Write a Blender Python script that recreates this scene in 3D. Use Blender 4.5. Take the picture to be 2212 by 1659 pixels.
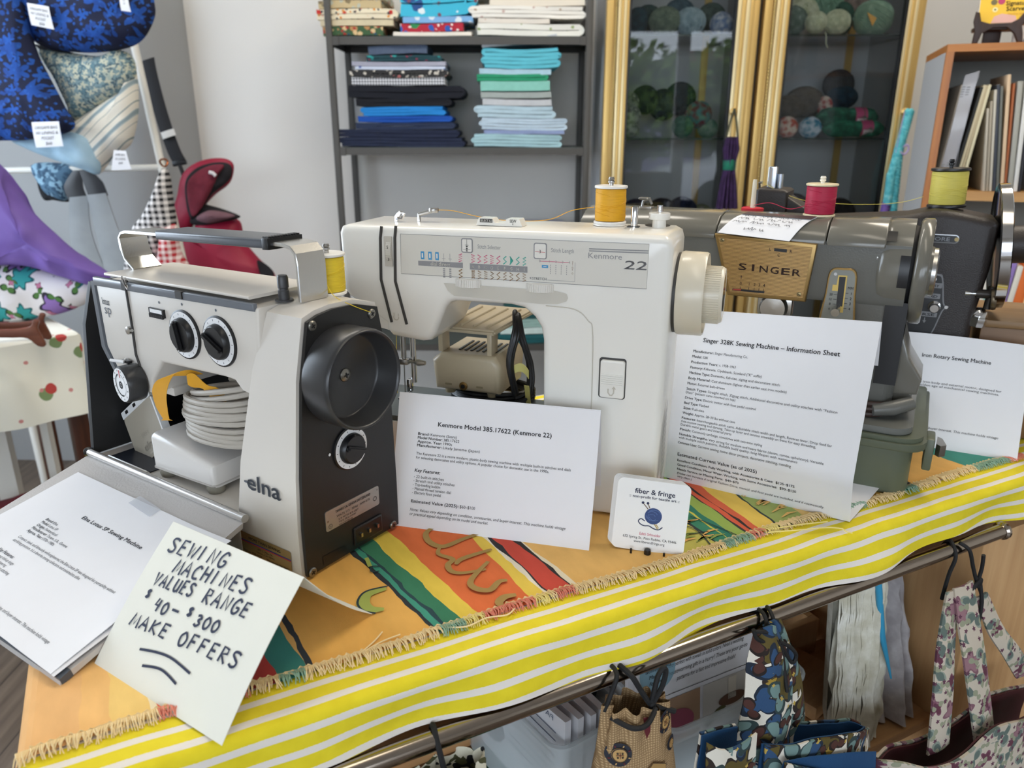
import bpy, bmesh, math, random
from mathutils import Vector, Matrix, noise
for o in list(bpy.data.objects): bpy.data.objects.remove(o)
scn = bpy.context.scene
col = scn.collection
V = Vector
R = random.Random(7)
rad = math.radians

# ---------------------------------------------------------------- camera, world, lights, exposure
cd = bpy.data.cameras.new('camera')
cam = bpy.data.objects.new('camera', cd); col.objects.link(cam)
cd.sensor_width = 36.0; cd.lens = 36.0*1661/2212; cd.clip_start = .02
cam.location = (0, 0, 1.30); cam.rotation_euler = (rad(90-18.4), 0, 0)
cd.dof.use_dof = True; cd.dof.focus_distance = .78; cd.dof.aperture_fstop = 8.0
scn.camera = cam
scn.view_settings.view_transform = 'Standard'
scn.view_settings.look = 'None'
scn.view_settings.gamma = 1.0
scn.view_settings.use_curve_mapping = False
scn.view_settings.exposure = 0.36
scn.cycles.use_denoising = True
scn.cycles.max_bounces = 8
scn.cycles.transparent_max_bounces = 16
scn.cycles.sample_clamp_indirect = 6.0

wd = bpy.data.worlds.new('sky'); scn.world = wd; wd.use_nodes = True
wn = wd.node_tree; bgn = wn.nodes['Background']
bgn.inputs['Color'].default_value = (.78, .88, 1.0, 1); bgn.inputs["Strength"].default_value = 5.2

def area(name, loc, rot, sx, sy, power, colr):
    l = bpy.data.lights.new(name, 'AREA'); l.shape = 'RECTANGLE'; l.size = sx; l.size_y = sy
    l.energy = power; l.color = colr
    o = bpy.data.objects.new(name, l); col.objects.link(o); o.location = loc
    o.rotation_euler = [rad(a) for a in rot]; return o
area('window_daylight', (-2.36, 1.62, 1.6), (0, -90, 0), 1.4, 1.45, 8, (.58, .78, 1.0))
area('ceiling_lamp_front', (.2, .1, 2.82), (0, 0, 0), .3, 1.2, 4, (1, .90, .74))
area('ceiling_lamp_rear', (1.2, 1.5, 2.82), (0, 0, 0), .3, 1.6, 19, (1, .90, .74))
area('back_wall_fill', (-.45, 1.75, 2.82), (0, 0, 0), 1.4, .3, 15, (1, .93, .82))  # unseen fill light, added to brighten the back wall

for nm_, x_, w_ in (('front_portal', -1.67, 1.4), ('front_portal', .08, 1.85), ('front_portal', 1.95, 1.2)):
    o_ = area(nm_, (x_, -3.12, 1.35), (90, 0, 0), w_, 1.75, 0, (1, 1, 1)); o_.data.cycles.is_portal = True

# ---------------------------------------------------------------- helpers
def lin(h):
    h = h.lstrip('#'); r = []
    for i in (0, 2, 4):
        c = int(h[i:i+2], 16)/255
        r.append(c/12.92 if c <= .04045 else ((c+.055)/1.055)**2.4)
    return (*r, 1)

class G:
    """small node graph helper"""
    def __init__(s, name):
        s.m = bpy.data.materials.new(name); s.m.use_nodes = True
        s.t = s.m.node_tree; s.b = s.t.nodes['Principled BSDF']
        s.tc = None
    def n(s, typ, **kw):
        x = s.t.nodes.new('ShaderNode'+typ)
        for k, v in kw.items(): setattr(x, k, v)
        return x
    def put(s, sock, v):
        if isinstance(v, bpy.types.NodeSocket): s.t.links.new(v, sock)
        else: sock.default_value = v
    def co(s, kind='Object'):
        if s.tc is None: s.tc = s.n('TexCoord')
        return s.tc.outputs[kind]
    def math(s, op, a, b=0.0, clamp=False):
        x = s.n('Math', operation=op, use_clamp=clamp); s.put(x.inputs[0], a); s.put(x.inputs[1], b); return x.outputs[0]
    def mp(s, vec, scale=(1, 1, 1), loc=(0, 0, 0), rot=(0, 0, 0)):
        x = s.n('Mapping'); s.put(x.inputs[0], vec); x.inputs['Scale'].default_value = scale
        x.inputs['Location'].default_value = loc; x.inputs['Rotation'].default_value = rot; return x.outputs[0]
    def noise(s, vec, scale, detail=2, out='Fac', rough=.5):
        x = s.n('TexNoise'); s.put(x.inputs['Vector'], vec); x.inputs['Scale'].default_value = scale
        x.inputs['Detail'].default_value = detail; x.inputs['Roughness'].default_value = rough; return x.outputs[out]
    def vor(s, vec, scale, feature='F1', out='Distance', rnd=1.0, dims='3D'):
        x = s.n('TexVoronoi', feature=feature, voronoi_dimensions=dims); s.put(x.inputs['Vector'], vec); x.inputs['Scale'].default_value = scale
        x.inputs['Randomness'].default_value = rnd; return x.outputs[out]
    def wave(s, vec, scale, dist=0, dscale=1, bands='X'):
        x = s.n('TexWave', bands_direction=bands); s.put(x.inputs['Vector'], vec); x.inputs['Scale'].default_value = scale
        x.inputs['Distortion'].default_value = dist; x.inputs['Detail Scale'].default_value = dscale; return x.outputs['Fac']
    def mix(s, f, a, b):
        x = s.n('Mix', data_type='RGBA'); s.put(x.inputs[0], f); s.put(x.inputs[6], a); s.put(x.inputs[7], b); return x.outputs[2]
    def sep(s, vec):
        x = s.n('SeparateXYZ'); s.put(x.inputs[0], vec); return x.outputs
    def ramp(s, f, stops, const=False):
        x = s.n('ValToRGB'); r = x.color_ramp; r.interpolation = 'CONSTANT' if const else 'LINEAR'
        while len(r.elements) < len(stops): r.elements.new(.5)
        for e, (p, c) in zip(r.elements, stops): e.position = p; e.color = c
        s.put(x.inputs[0], f); return x.outputs[0]
    def distort(s, vec, scale, amt):
        nz = s.noise(vec, scale, 2, 'Color')
        a = s.n('VectorMath', operation='SUBTRACT'); s.put(a.inputs[0], nz); a.inputs[1].default_value = (.5, .5, .5)
        b = s.n('VectorMath', operation='SCALE'); s.put(b.inputs[0], a.outputs[0]); b.inputs['Scale'].default_value = amt
        c = s.n('VectorMath', operation='ADD'); s.put(c.inputs[0], vec); s.put(c.inputs[1], b.outputs[0]); return c.outputs[0]
    def bump(s, h, strength=.2, dist=.001):
        x = s.n('Bump'); x.inputs['Strength'].default_value = strength; x.inputs['Distance'].default_value = dist
        s.put(x.inputs['Height'], h); s.t.links.new(x.outputs[0], s.b.inputs['Normal'])
    def done(s, c, rough=.6, metal=0, **kw):
        s.put(s.b.inputs['Base Color'], c); s.put(s.b.inputs['Roughness'], rough); s.b.inputs['Metallic'].default_value = metal
        for k, v in kw.items(): s.b.inputs[k].default_value = v
        return s.m

_mc = {}
def M(name, c, rough=.5, metal=0, bump=None, var=None, **kw):
    """plain procedural material: colour with slight variation, optional fine bump (scale, strength)"""
    if name in _mc: return _mc[name]
    g = G(name); base = lin(c); o = g.co('Object')
    if var:
        f = g.noise(o, var[0], 3); d = tuple(x*(1-var[1]) for x in base[:3])+(1,)
        base = g.mix(f, d, base)
    if bump: g.bump(g.noise(o, bump[0], 2), bump[1], .0006)
    _mc[name] = g.done(base, rough, metal, **kw); return _mc[name]

def cloth(name, c, c2=None, scale=60, rough=.9):
    """plain woven cloth with a fine weave"""
    if name in _mc: return _mc[name]
    g = G(name); o = g.co('Object'); f = g.noise(o, scale, 3)
    a = lin(c); b = lin(c2) if c2 else tuple(x*.82 for x in a[:3])+(1,)
    g.bump(g.noise(o, 700, 1), .25, .0006)
    _mc[name] = g.done(g.mix(f, b, a), rough); return _mc[name]

def printed(name, bg, layers, coord='Object', rough=.85, dist=.5):
    """printed cloth: background with layers of blobs (scale, threshold, colour[, ring colour])"""
    if name in _mc: return _mc[name]
    g = G(name); o = g.co(coord); c = lin(bg)
    for i, l in enumerate(layers):
        sc, th = l[0], l[1]
        v = g.mp(o, loc=(i*3.7, i*1.3, i*2.1))
        v = g.distort(v, sc*1.3, dist/sc)
        d = g.vor(v, sc)
        if len(l) > 4:   # flowers or leaves: lobed distance about each cell point
            k, lob = l[4]; s2 = g.mp(v, (sc,)*3); ps = g.vor(s2, 1.0, out='Position', rnd=.85); df = g.n('VectorMath', operation='SUBTRACT'); g.put(df.inputs[0], s2); g.put(df.inputs[1], ps)
            q = g.sep(df.outputs[0]); qy = q[1] if coord == 'UV' else q[2]; an = g.math('ARCTAN2', qy, q[0]); rr = g.math('SQRT', g.math('ADD', g.math('MULTIPLY', q[0], q[0]), g.math('MULTIPLY', qy, qy)))
            ph = g.math('MULTIPLY', g.sep(ps)[0], 3.7); lobe = g.math('ADD', 1.0, g.math('MULTIPLY', lob, g.math('COSINE', g.math('ADD', g.math('MULTIPLY', an, k), ph))))
            d = g.math('DIVIDE', rr, lobe)
        if len(l) > 3 and l[3]: c = g.mix(g.math('LESS_THAN', d, th*1.28), c, lin(l[3]))
        c = g.mix(g.math('LESS_THAN', d, th), c, lin(l[2]))
    g.bump(g.noise(o, 600, 1), .2, .0005)
    _mc[name] = g.done(c, rough); return _mc[name]

def gingham(name, ca, cb, pitch, coord='UV', rot=0):
    if name in _mc: return _mc[name]
    g = G(name); x, y, z = g.sep(g.mp(g.co(coord), (1/pitch,)*3, rot=(0, 0, rad(rot))))
    def sq(a): return g.math('GREATER_THAN', g.math('FRACT', a), .5)
    s = g.math('MULTIPLY', g.math('ADD', sq(x), sq(y if coord == 'UV' else z)), .5)
    _mc[name] = g.done(g.mix(s, lin(ca), lin(cb)), .9); return _mc[name]

def stripes(name, stops, pitch, coord='UV', axis=1, rough=.85, wob=0.0):
    """repeating hard stripes along one axis; stops = [(0..1, colour)]"""
    if name in _mc: return _mc[name]
    g = G(name); o = g.co(coord); a = g.sep(g.distort(o, 8, wob) if wob else o)[axis]
    f = g.math('FRACT', g.math('DIVIDE', a, pitch))
    c = g.ramp(f, [(p, lin(h)) for p, h in stops], True)
    c = g.mix(g.math('MULTIPLY', g.noise(o, 35, 3), .25), c, (.5, .45, .3, 1)) if False else c
    g.bump(g.noise(o, 900, 1), .2, .0005)
    _mc[name] = g.done(c, rough); return _mc[name]

def wood(name, c1, c2, axis=0, sc=1.0, rough=.45):
    if name in _mc: return _mc[name]
    g = G(name); s = [34*sc]*3; s[axis] = 2.2*sc
    v = g.mp(g.co('Object'), tuple(s)); n1 = g.noise(g.distort(v, .6, .8), 1.0, 5, rough=.65)
    c = g.ramp(n1, [(.32, lin(c1)), (.68, lin(c2))]); g.bump(n1, .12, .0006)
    _mc[name] = g.done(c, rough); return _mc[name]

def yarn(name, c1, c2=None, c3=None, scale=1.0):
    if name in _mc: return _mc[name]
    g = G(name); o = g.co('Object'); a = lin(c1); b = lin(c2) if c2 else tuple(x*.7 for x in a[:3])+(1,)
    f = g.noise(o, 45*scale, 3)
    st = [(.38, b), (.6, a)]
    if c3: st.append((.72, lin(c3)))
    g.bump(g.noise(o, 900, 2), .5, .001)
    _mc[name] = g.done(g.ramp(f, st), .95); return _mc[name]

class MB:
    """collects shapes and links them as ONE mesh object"""
    def __init__(s): s.v = []; s.f = []; s.m = []; s.u = []
    def add(s, vs, fs, m=0, uv=None):
        b = len(s.v); s.v += [tuple(v) for v in vs]; s.f += [[i+b for i in f] for f in fs]
        s.m += [m]*len(fs); s.u += uv if uv else [(v[0], v[1]) for v in vs]; return s
    def bm(s, bm, m=0, mat=None):
        if mat is not None: bmesh.ops.transform(bm, matrix=mat, verts=bm.verts)
        bm.verts.ensure_lookup_table(); bm.verts.index_update()
        s.add([v.co[:] for v in bm.verts], [[v.index for v in f.verts] for f in bm.faces], m); bm.free(); return s
    def box(s, c, size, m=0, bev=0, rot=None, seg=2):
        bm = bmesh.new(); bmesh.ops.create_cube(bm, size=1)
        bmesh.ops.scale(bm, vec=size, verts=bm.verts)
        if bev: bmesh.ops.bevel(bm, geom=bm.edges[:], offset=bev, segments=seg, profile=.5, affect='EDGES')
        mt = Matrix.Translation(c)
        if rot: mt = mt @ Matrix.Rotation(rad(rot[2]), 4, 'Z') @ Matrix.Rotation(rad(rot[1]), 4, 'Y') @ Matrix.Rotation(rad(rot[0]), 4, 'X')
        return s.bm(bm, m, mt)
    def bb(s, a, b, m=0, bev=0):
        return s.box([(p+q)/2 for p, q in zip(a, b)], [abs(q-p) for p, q in zip(a, b)], m, bev)
    def prism(s, pts, axis, a, b, m=0, bev=0, seg=3, mat=None, bevside=False):
        """closed outline extruded along an axis; axis y: pts are (x,z), x: (y,z), z: (x,y)"""
        def P(p, h): return {'y': (p[0], h, p[1]), 'x': (h, p[0], p[1]), 'z': (p[0], p[1], h)}[axis]
        bm = bmesh.new(); n = len(pts)
        A = [bm.verts.new(P(p, a)) for p in pts]; B = [bm.verts.new(P(p, b)) for p in pts]
        fa = bm.faces.new(A); fb = bm.faces.new(B[::-1])
        for i in range(n): bm.faces.new([A[(i+1) % n], A[i], B[i], B[(i+1) % n]])
        bmesh.ops.recalc_face_normals(bm, faces=bm.faces)
        if bev:
            ed = set(fa.edges)
            if bevside: ed |= set(fb.edges)
            bmesh.ops.bevel(bm, geom=list(ed), offset=bev, segments=seg, profile=.5, affect='EDGES', clamp_overlap=True)
        bmesh.ops.triangulate(bm, faces=[f for f in bm.faces if len(f.verts) > 4])
        return s.bm(bm, m, mat)
    def tube(s, path, r, n=8, m=0, closed=False, flat=1.0):
        P = [V(p) for p in path]; k = len(P)
        if k < 2: return s
        rs = r if isinstance(r, (list, tuple)) else [r]*k
        vs = []; up = None; us = []; L = 0
        for i, p in enumerate(P):
            a = P[(i-1) % k] if (closed or i) else P[0]; b = P[(i+1) % k] if (closed or i < k-1) else P[-1]
            t = (b-a)
            if t.length < 1e-9: t = V((0, 0, 1))
            t.normalize()
            if up is None:
                up = V((0, 0, 1)) if abs(t.z) < .9 else V((1, 0, 0))
            up = up - t*up.dot(t)
            if up.length < 1e-6: up = t.orthogonal()
            up.normalize(); sd = t.cross(up)
            if i: L += (p-P[i-1]).length
            for j in range(n):
                an = 2*math.pi*j/n; vs.append(p+(up*math.cos(an)*flat+sd*math.sin(an))*rs[i]); us.append((L, j/n))
        fs = []
        for i in range(k if closed else k-1):
            for j in range(n):
                a, b = i*n, ((i+1) % k)*n; fs.append([a+j, a+(j+1) % n, b+(j+1) % n, b+j])
        if not closed: fs += [list(range(n))[::-1], [(k-1)*n+j for j in range(n)]]
        return s.add(vs, fs, m, us)
    def lathe(s, prof, o=(0, 0, 0), ax=(0, 0, 1), n=32, m=0, cap=True):
        """profile [(radius, height)] turned about an axis"""
        ax = V(ax).normalized(); u = ax.orthogonal().normalized(); w = ax.cross(u); o = V(o); vs = []; us = []
        for r, h in prof:
            for j in range(n):
                a = 2*math.pi*j/n; vs.append(o+ax*h+(u*math.cos(a)+w*math.sin(a))*r); us.append((r*math.cos(a), r*math.sin(a)))
        fs = []
        for i in range(len(prof)-1):
            for j in range(n): fs.append([i*n+j, i*n+(j+1) % n, (i+1)*n+(j+1) % n, (i+1)*n+j])
        if cap:
            fs.append(list(range(n))[::-1]); fs.append([(len(prof)-1)*n+j for j in range(n)])
        return s.add(vs, fs, m, us)
    def grid(s, fn, nu, nv, m=0, uv=None, closed=False):
        """fn(a,b) with a,b in 0..1 -> point ; uv(a,b) -> texture coordinate in metres"""
        vs = []; us = []
        for i in range(nu+1):
            for j in range(nv+1):
                a, b = i/nu, j/nv; vs.append(fn(a, b)); us.append(uv(a, b) if uv else (a, b))
        fs = [[i*(nv+1)+j, (i+1)*(nv+1)+j, (i+1)*(nv+1)+j+1, i*(nv+1)+j+1] for i in range(nu) for j in range(nv)]
        return s.add(vs, fs, m, us)
    def build(s, name, mats, parent=None, ang=38, solid=0, flip=False, off=-1):
        me = bpy.data.meshes.new(name); me.from_pydata(s.v, [], s.f)
        if not isinstance(mats, (list, tuple)): mats = [mats]
        for x in mats: me.materials.append(x)
        me.polygons.foreach_set('material_index', s.m)
        ul = me.uv_layers.new(name='UVMap'); idx = [0]*len(me.loops); me.loops.foreach_get('vertex_index', idx)
        flat = []
        for i in idx: flat += s.u[i]
        ul.data.foreach_set('uv', flat)
        me.polygons.foreach_set('use_smooth', [True]*len(me.polygons))
        me.set_sharp_from_angle(angle=rad(ang))
        if flip: me.flip_normals()
        me.update()
        o = bpy.data.objects.new(name, me); col.objects.link(o)
        if parent: o.parent = parent
        if solid:
            md = o.modifiers.new('thickness', 'SOLIDIFY'); md.thickness = solid; md.offset = off
            md = o.modifiers.new('crisp edges', 'EDGE_SPLIT'); md.split_angle = rad(40)
        return o

def tag(o, label, cat, group=None, kind=None):
    o['label'] = label; o['category'] = cat
    if group: o['group'] = group
    if kind: o['kind'] = kind
    return o
def thing(name, label, cat, loc=(0, 0, 0), rz=0, group=None):
    o = bpy.data.objects.new(name, None); col.objects.link(o); o.empty_display_size = .05
    o.location = loc; o.rotation_euler = (0, 0, rad(rz)); return tag(o, label, cat, group)
def struct(name, mb, mats):
    o = mb.build(name, mats); o['kind'] = 'structure'; return o
def lab(o, label): o['label'] = label; return o

_tc = {}
def glyphs(s, bold):
    k = (s, bold)
    if k not in _tc:
        c = bpy.data.curves.new('t', 'FONT'); c.body = s; c.size = 1.0; c.resolution_u = 2
        o = bpy.data.objects.new('t', c); me = bpy.data.meshes.new_from_object(o)
        _tc[k] = ([v.co[:2] for v in me.vertices], [list(p.vertices) for p in me.polygons])
        bpy.data.objects.remove(o); bpy.data.curves.remove(c); bpy.data.meshes.remove(me)
    return _tc[k]
def text(mb, s, x, y, h, fn, w=None, bold=False, it=False, al='l', m=0, rot=0):
    """writing on a surface: fn(x,y) -> point; h font size; w total width"""
    vs, fs = glyphs(s, bold)
    if not vs: return
    x0 = min(v[0] for v in vs); x1 = max(v[0] for v in vs); kx = (w/(x1-x0)) if w else h*.92
    W = (x1-x0)*kx; ox = {'l': 0, 'c': -W/2, 'r': -W}[al]; cr, sr = math.cos(rad(rot)), math.sin(rad(rot)); out = []
    for a, b in vs:
        px = (a-x0)*kx+ox+(b*h*.2 if it else 0); py = b*h
        out.append(fn(x+px*cr-py*sr, y+px*sr+py*cr))
    mb.add(out, fs, m)
    if bold:
        for dx, dy in ((kx*.026, 0), (kx*.013, h*.012), (kx*.013, -h*.012)): mb.add([fn(x+((a-x0)*kx+ox+dx+(b*h*.2 if it else 0))*cr-(b*h+dy)*sr, y+((a-x0)*kx+ox+dx+(b*h*.2 if it else 0))*sr+(b*h+dy)*cr) for a, b in vs], fs, m)
def ribbon(mb, pts, wd, fn, m=0):
    """flat stroke of given width drawn on a surface"""
    n = len(pts); L = []; Rr = []
    for i, p in enumerate(pts):
        a = pts[max(0, i-1)]; b = pts[min(n-1, i+1)]; dx, dy = b[0]-a[0], b[1]-a[1]; d = math.hypot(dx, dy) or 1
        w = (wd[i] if isinstance(wd, (list, tuple)) else wd)/2
        L.append(fn(p[0]-dy/d*w, p[1]+dx/d*w)); Rr.append(fn(p[0]+dy/d*w, p[1]-dx/d*w))
    mb.add(L+Rr, [[i, i+1, n+i+1, n+i] for i in range(n-1)], m)
def disc(mb, x, y, rx, ry, fn, m=0, n=20, r0=0):
    o = [(x+rx*math.cos(2*math.pi*i/n), y+ry*math.sin(2*math.pi*i/n)) for i in range(n)]
    if r0:
        q = [(x+rx*r0*math.cos(2*math.pi*i/n), y+ry*r0*math.sin(2*math.pi*i/n)) for i in range(n)]
        mb.add([fn(*p) for p in o+q], [[i, (i+1) % n, n+(i+1) % n, n+i] for i in range(n)], m)
    else: mb.add([fn(*p) for p in o], [list(range(n))], m)
def poly(mb, pts, fn, m=0): mb.add([fn(*p) for p in pts], [list(range(len(pts)))], m)
def rrect(x0, y0, x1, y1, r, n=4):
    o = []
    for cx, cy, a in ((x1-r, y1-r, 0), (x0+r, y1-r, 90), (x0+r, y0+r, 180), (x1-r, y0+r, 270)):
        for i in range(n+1): t = rad(a+90*i/n); o.append((cx+r*math.cos(t), cy+r*math.sin(t)))
    return o
def smooth(pts, k=6, closed=False):
    """Catmull-Rom through the points"""
    P = [V(p) for p in pts]; n = len(P); out = []
    for i in range(n if closed else n-1):
        a, b, c, d = (P[(i+j) % n] if closed else P[max(0, min(n-1, i+j))] for j in (-1, 0, 1, 2))
        for q in range(k):
            t = q/k; out.append(.5*((2*b)+(c-a)*t+(2*a-5*b+4*c-d)*t*t+(3*b-a-3*c+d)*t**3))
    if not closed: out.append(P[-1])
    return out
def rsmooth(pts2, k=5, closed=True): return [(p.x, p.y) for p in smooth([(a, b, 0) for a, b in pts2], k, closed)]
def nz(x, y=0, z=0): return noise.noise(V((x, y, z)))

# ---------------------------------------------------------------- shared materials
black = M('black plastic', '#141416', .35)
dark = M('dark grey plastic', '#3b3b3d', .38, bump=(900, .1))
chrome = M('chrome', '#d8d8d8', .12, 1)
steel = M('brushed steel', '#b4b2ae', .28, 1, bump=(400, .1))
ink = M('black ink', '#1a1a1e', .7)
paper = M('white paper', '#e9e9ec', .75, var=(40, .03))
white_plastic = M('white plastic', '#e6e4df', .3)

# ---------------------------------------------------------------- the room
b = MB(); b.bb((-2.5, -3.2, -.1), (3.6, 3.25, 0))
g = G('floor planks'); x, y, z = g.sep(g.co('Object'))
row = g.math('FLOOR', g.math('DIVIDE', x, .14)); seam = g.math('LESS_THAN', g.math('FRACT', g.math('DIVIDE', x, .14)), .02)
gr = g.noise(g.mp(g.co('Object'), (22, 1.6, 1)), 2.0, 5); tone = g.n('TexWhiteNoise', noise_dimensions='1D'); g.put(tone.inputs['W'], row)
cc = g.mix(g.math('MULTIPLY', tone.outputs[0], .5), g.ramp(gr, [(.3, lin('#4a3f36')), (.7, lin('#75685b'))]), lin('#6f6257'))
struct('floor', b, g.done(g.mix(seam, cc, lin('#2e2823')), .4))
wallm = M('wall paint', '#e2dfda', .85, bump=(140, .15))
b = MB(); b.bb((-2.5, 3.14, 0), (3.6, 3.25, 2.9)); struct('wall_back', b, wallm)
b = MB(); b.bb((3.5, -3.2, 0), (3.6, 3.25, 2.9)); struct('wall_right', b, wallm)
b = MB()
b.bb((-2.5, -3.2, 0), (-2.4, .9, 2.9)); b.bb((-2.5, 2.35, 0), (-2.4, 3.25, 2.9))
b.bb((-2.5, .9, 0), (-2.4, 2.35, .9)); b.bb((-2.5, .9, 2.3), (-2.4, 2.35, 2.9)); struct('wall_left', b, wallm)
b = MB(); b.bb((-2.5, -3.2, 2.9), (3.6, 3.25, 3.0)); struct('ceiling', b, M('ceiling paint', '#e4e2dd', .9))
b = MB(); b.bb((-2.5, -3.2, 0), (3.6, -3.1, .45)); b.bb((-2.5, -3.2, 2.25), (3.6, -3.1, 2.9)); b.bb((2.6, -3.2, .45), (3.6, -3.1, 2.25))
for x in (-2.43, -.92, 1.06, 1.78, 2.56): b.bb((x-.06, -3.2, .45), (x+.06, -3.1, 2.25))
struct('wall_front', b, wallm)
# street outside, seen mirrored in the cabinet glass
b = MB(); b.bb((-30, -40, -.25), (30, -3.2, -.15)); struct('street', b, M('asphalt', '#77757a', .9, var=(2, .2)))
bd = thing('building', 'lilac house with red roof edge across the street, mirrored in the cabinet glass', 'building', (9, -17, -.15))
b = MB(); b.bb((-7, -4, 0), (7, 0, 2.1)); b.build('wall', M('lilac stucco', '#9d93b5', .9), bd)
b = MB(); b.prism([(-7.4, 2.1), (7.4, 2.1), (4.5, 3.4), (-4.5, 3.4)], 'y', -4.4, .4); b.build('roof', M('roof red', '#7a3a38', .8), bd)
for x in (-4, 0, 4):
    b = MB(); b.bb((x-.6, -.02, .7), (x+.6, .06, 1.7)); b.build('window', M('dark glass', '#2c3238', .1), bd)
def tree(x, y, h, seed, lb):
    t = thing('tree', lb, 'tree', (x, y, -.15)); q = random.Random(seed); b = MB(); b.tube([(0, 0, 0), (.1, .05, h*.3), (.05, 0, h*.6)], [.14, .11, .06], 8)
    for k in range(6): a = k*1.1; b.tube([(.07, .02, h*(.25+.05*k)), (.8*math.cos(a), .8*math.sin(a), h*(.5+.06*k))], [.05, .015], 6)
    b.build('trunk', wood('bark', '#3b2c22', '#5a4636', 2), t); b = MB()
    for k in range(2600):
        u = V((q.gauss(0, 1), q.gauss(0, 1), q.gauss(0, .8))).normalized()*(q.random()**.4); c = V((u.x*1.5, u.y*1.2, h*.66+u.z*h*.38)); s = .05+.09*q.random()
        n = V((q.gauss(0, 1), q.gauss(0, 1), q.gauss(0, 1))).normalized(); e = n.orthogonal()*s; f = n.cross(e); b.add([c-e, c+f*.5, c+e, c-f*.5], [[0, 1, 2, 3]])
    b.build('foliage', M('leaf green', '#6d8a2c', .7, var=(3, .5)), t)
tree(2.4, -10.5, 2.9, 5, 'leafy green street tree, mirrored in the left cabinet glass'); tree(4.9, -12.0, 3.2, 8, 'taller street tree before the lilac house, mirrored in the cabinet glass')
def car(x, y, colr, lb):
    t = thing('car', lb, 'car', (x, y, -.15)); b = MB()
    b.prism(rsmooth([(-2.1, .35), (-2.15, .62), (-1.9, .80), (-1.1, .92), (-.9, .95), (1.2, .98), (2.0, .92), (2.15, .70), (2.1, .35)], 4), 'y', -.85, .85, bev=.12, bevside=True); b.prism(rsmooth([(-1.1, .92), (-.45, 1.38), (.7, 1.42), (1.5, .96)], 5, False)+[(1.5, .9), (-1.1, .9)], 'y', -.74, .74, bev=.06, bevside=True); b.build('car_body', M('car '+colr, colr, .2), t)
    b = MB(); b.prism([(-.95, .95), (-.42, 1.31), (.68, 1.35), (1.32, .97)], 'y', -.76, .76); b.build('side_windows', M('car glass', '#1d2226', .08), t)
    for dx in (-1.3, 1.35):
        for s in (-1, 1):
            b = MB(); b.lathe([(.12, .10), (.30, .10), (.33, .06), (.33, -.10)], (dx, .80*s, .33), (0, s, 0), 24); b.build('wheel', M('car tyre', '#1a1a1b', .8), t)
car(4.6, -8.2, '#e6e6ea', 'white car parked outside, mirrored low in the left cabinet glass'); car(-1.2, -12.6, '#3d4450', 'dark car parked outside, mirrored at the left edge of the cabinet glass')

# ---------------------------------------------------------------- frames of the big things (place, turn)
FT = ((-.306, .378, .90), 27.1)      # craft table, x along its long side, y to its back
FE = ((-.191, .616, .9025), -34.5)
FK = ((.15, .725, .9025), -18.5)
FS = ((.445, .785, .9025), -28)
FD = ((.66, .94, .9025), -27)
def at(o, fr): o.location = fr[0]; o.rotation_euler = (0, 0, rad(fr[1])); return o
def world(fr, p):
    a = rad(fr[1]); c, s = math.cos(a), math.sin(a)
    return V((fr[0][0]+p[0]*c-p[1]*s, fr[0][1]+p[0]*s+p[1]*c, fr[0][2]+p[2]))

# ---------------------------------------------------------------- craft table
birch = wood('birch', '#b98d5e', '#cfa676', 2); birch_x = wood('birch top', '#a87b50', '#c49a6b', 0)
ct = thing('craft_table', 'birch craft table with a chrome rail carrying the sewing machines', 'table', *FT)
b = MB(); b.bb((0, 0, -.034), (1.32, .52, -.001), bev=.003); b.build('tabletop', birch_x, ct)
b = MB(); b.bb((.03, .004, -.078), (1.29, .022, -.0345)); b.build('apron', birch_x, ct)
b = MB(); b.bb((.012, .004, -.9), (.042, .50, -.036), bev=.002); b.build('end_panel', birch, ct)
b = MB(); b.bb((1.0, .004, -.9), (1.30, .50, -.036), bev=.002); b.build('side_cupboard', birch, ct)
b = MB(); b.tube([(.03, -.014, -.058), (.5, -.014, -.058), (.999, -.014, -.058)], .0085, 16)
b.lathe([(.011, 0), (.011, .004), (.0085, .006)], (.999, -.014, -.058), (-1, 0, 0), 16)
b.build('rail', M('polished rail', '#a69b8f', .16, 1), ct)
b = MB()
for k in range(7): b.bb((.043, .02+.068*k, -.375), (.999, .075+.068*k, -.36), bev=.002)
b.build('lower_shelf', birch_x, ct)

# ---------------------------------------------------------------- striped tablecloth
HF, HL, CR = .056, .11, .010
def drape(u, v, U0=0, U1=1.32, V0=0, V1=.52):
    du = min(u-U0, 0) or max(u-U1, 0); dv = min(v-V0, 0) or max(v-V1, 0)
    d = math.hypot(du, dv); cu = min(max(u, U0), U1); cv = min(max(v, V0), V1); z = .0012+.0006*nz(u*9, v*9)
    if d > 1e-9:
        q = CR*math.pi/2
        if d < q: o = CR*math.sin(d/CR); h = CR*(1-math.cos(d/CR))
        else:
            e = d-q; fl = .10 if dv < 0 and du == 0 else .04+.30*min(1, max(0, (cv-.36)/.14))
            rp = (.006*math.sin(u*17+1)+.004*math.sin(u*43)) if du == 0 else .008*math.sin(v*30)
            o = CR+e*fl*(1+.2*math.sin(u*11))+rp*min(1, e/.03); h = CR+e*(.99 if fl < .2 else .95)
        cu += du/d*o; cv += dv/d*o; z -= h
    return (cu, cv, z)
b = MB()
UA, UB, VA, VB = -HL, 1.40, -HF, .60
def hemv(u): return VA+.004*math.sin(u*9+.5)+.003*math.sin(u*23)
def cl(a, c):
    u = UA+(UB-UA)*a; v0 = hemv(u)
    # finer steps near the front edge
    v = v0+(VB-v0)*(c**1.6)
    wr = .0035*math.exp(-((v-.0)/.03)**2)*nz(u*14, 3)  # stripes wander a little over the edge
    return drape(u, v+wr*.5)
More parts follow.
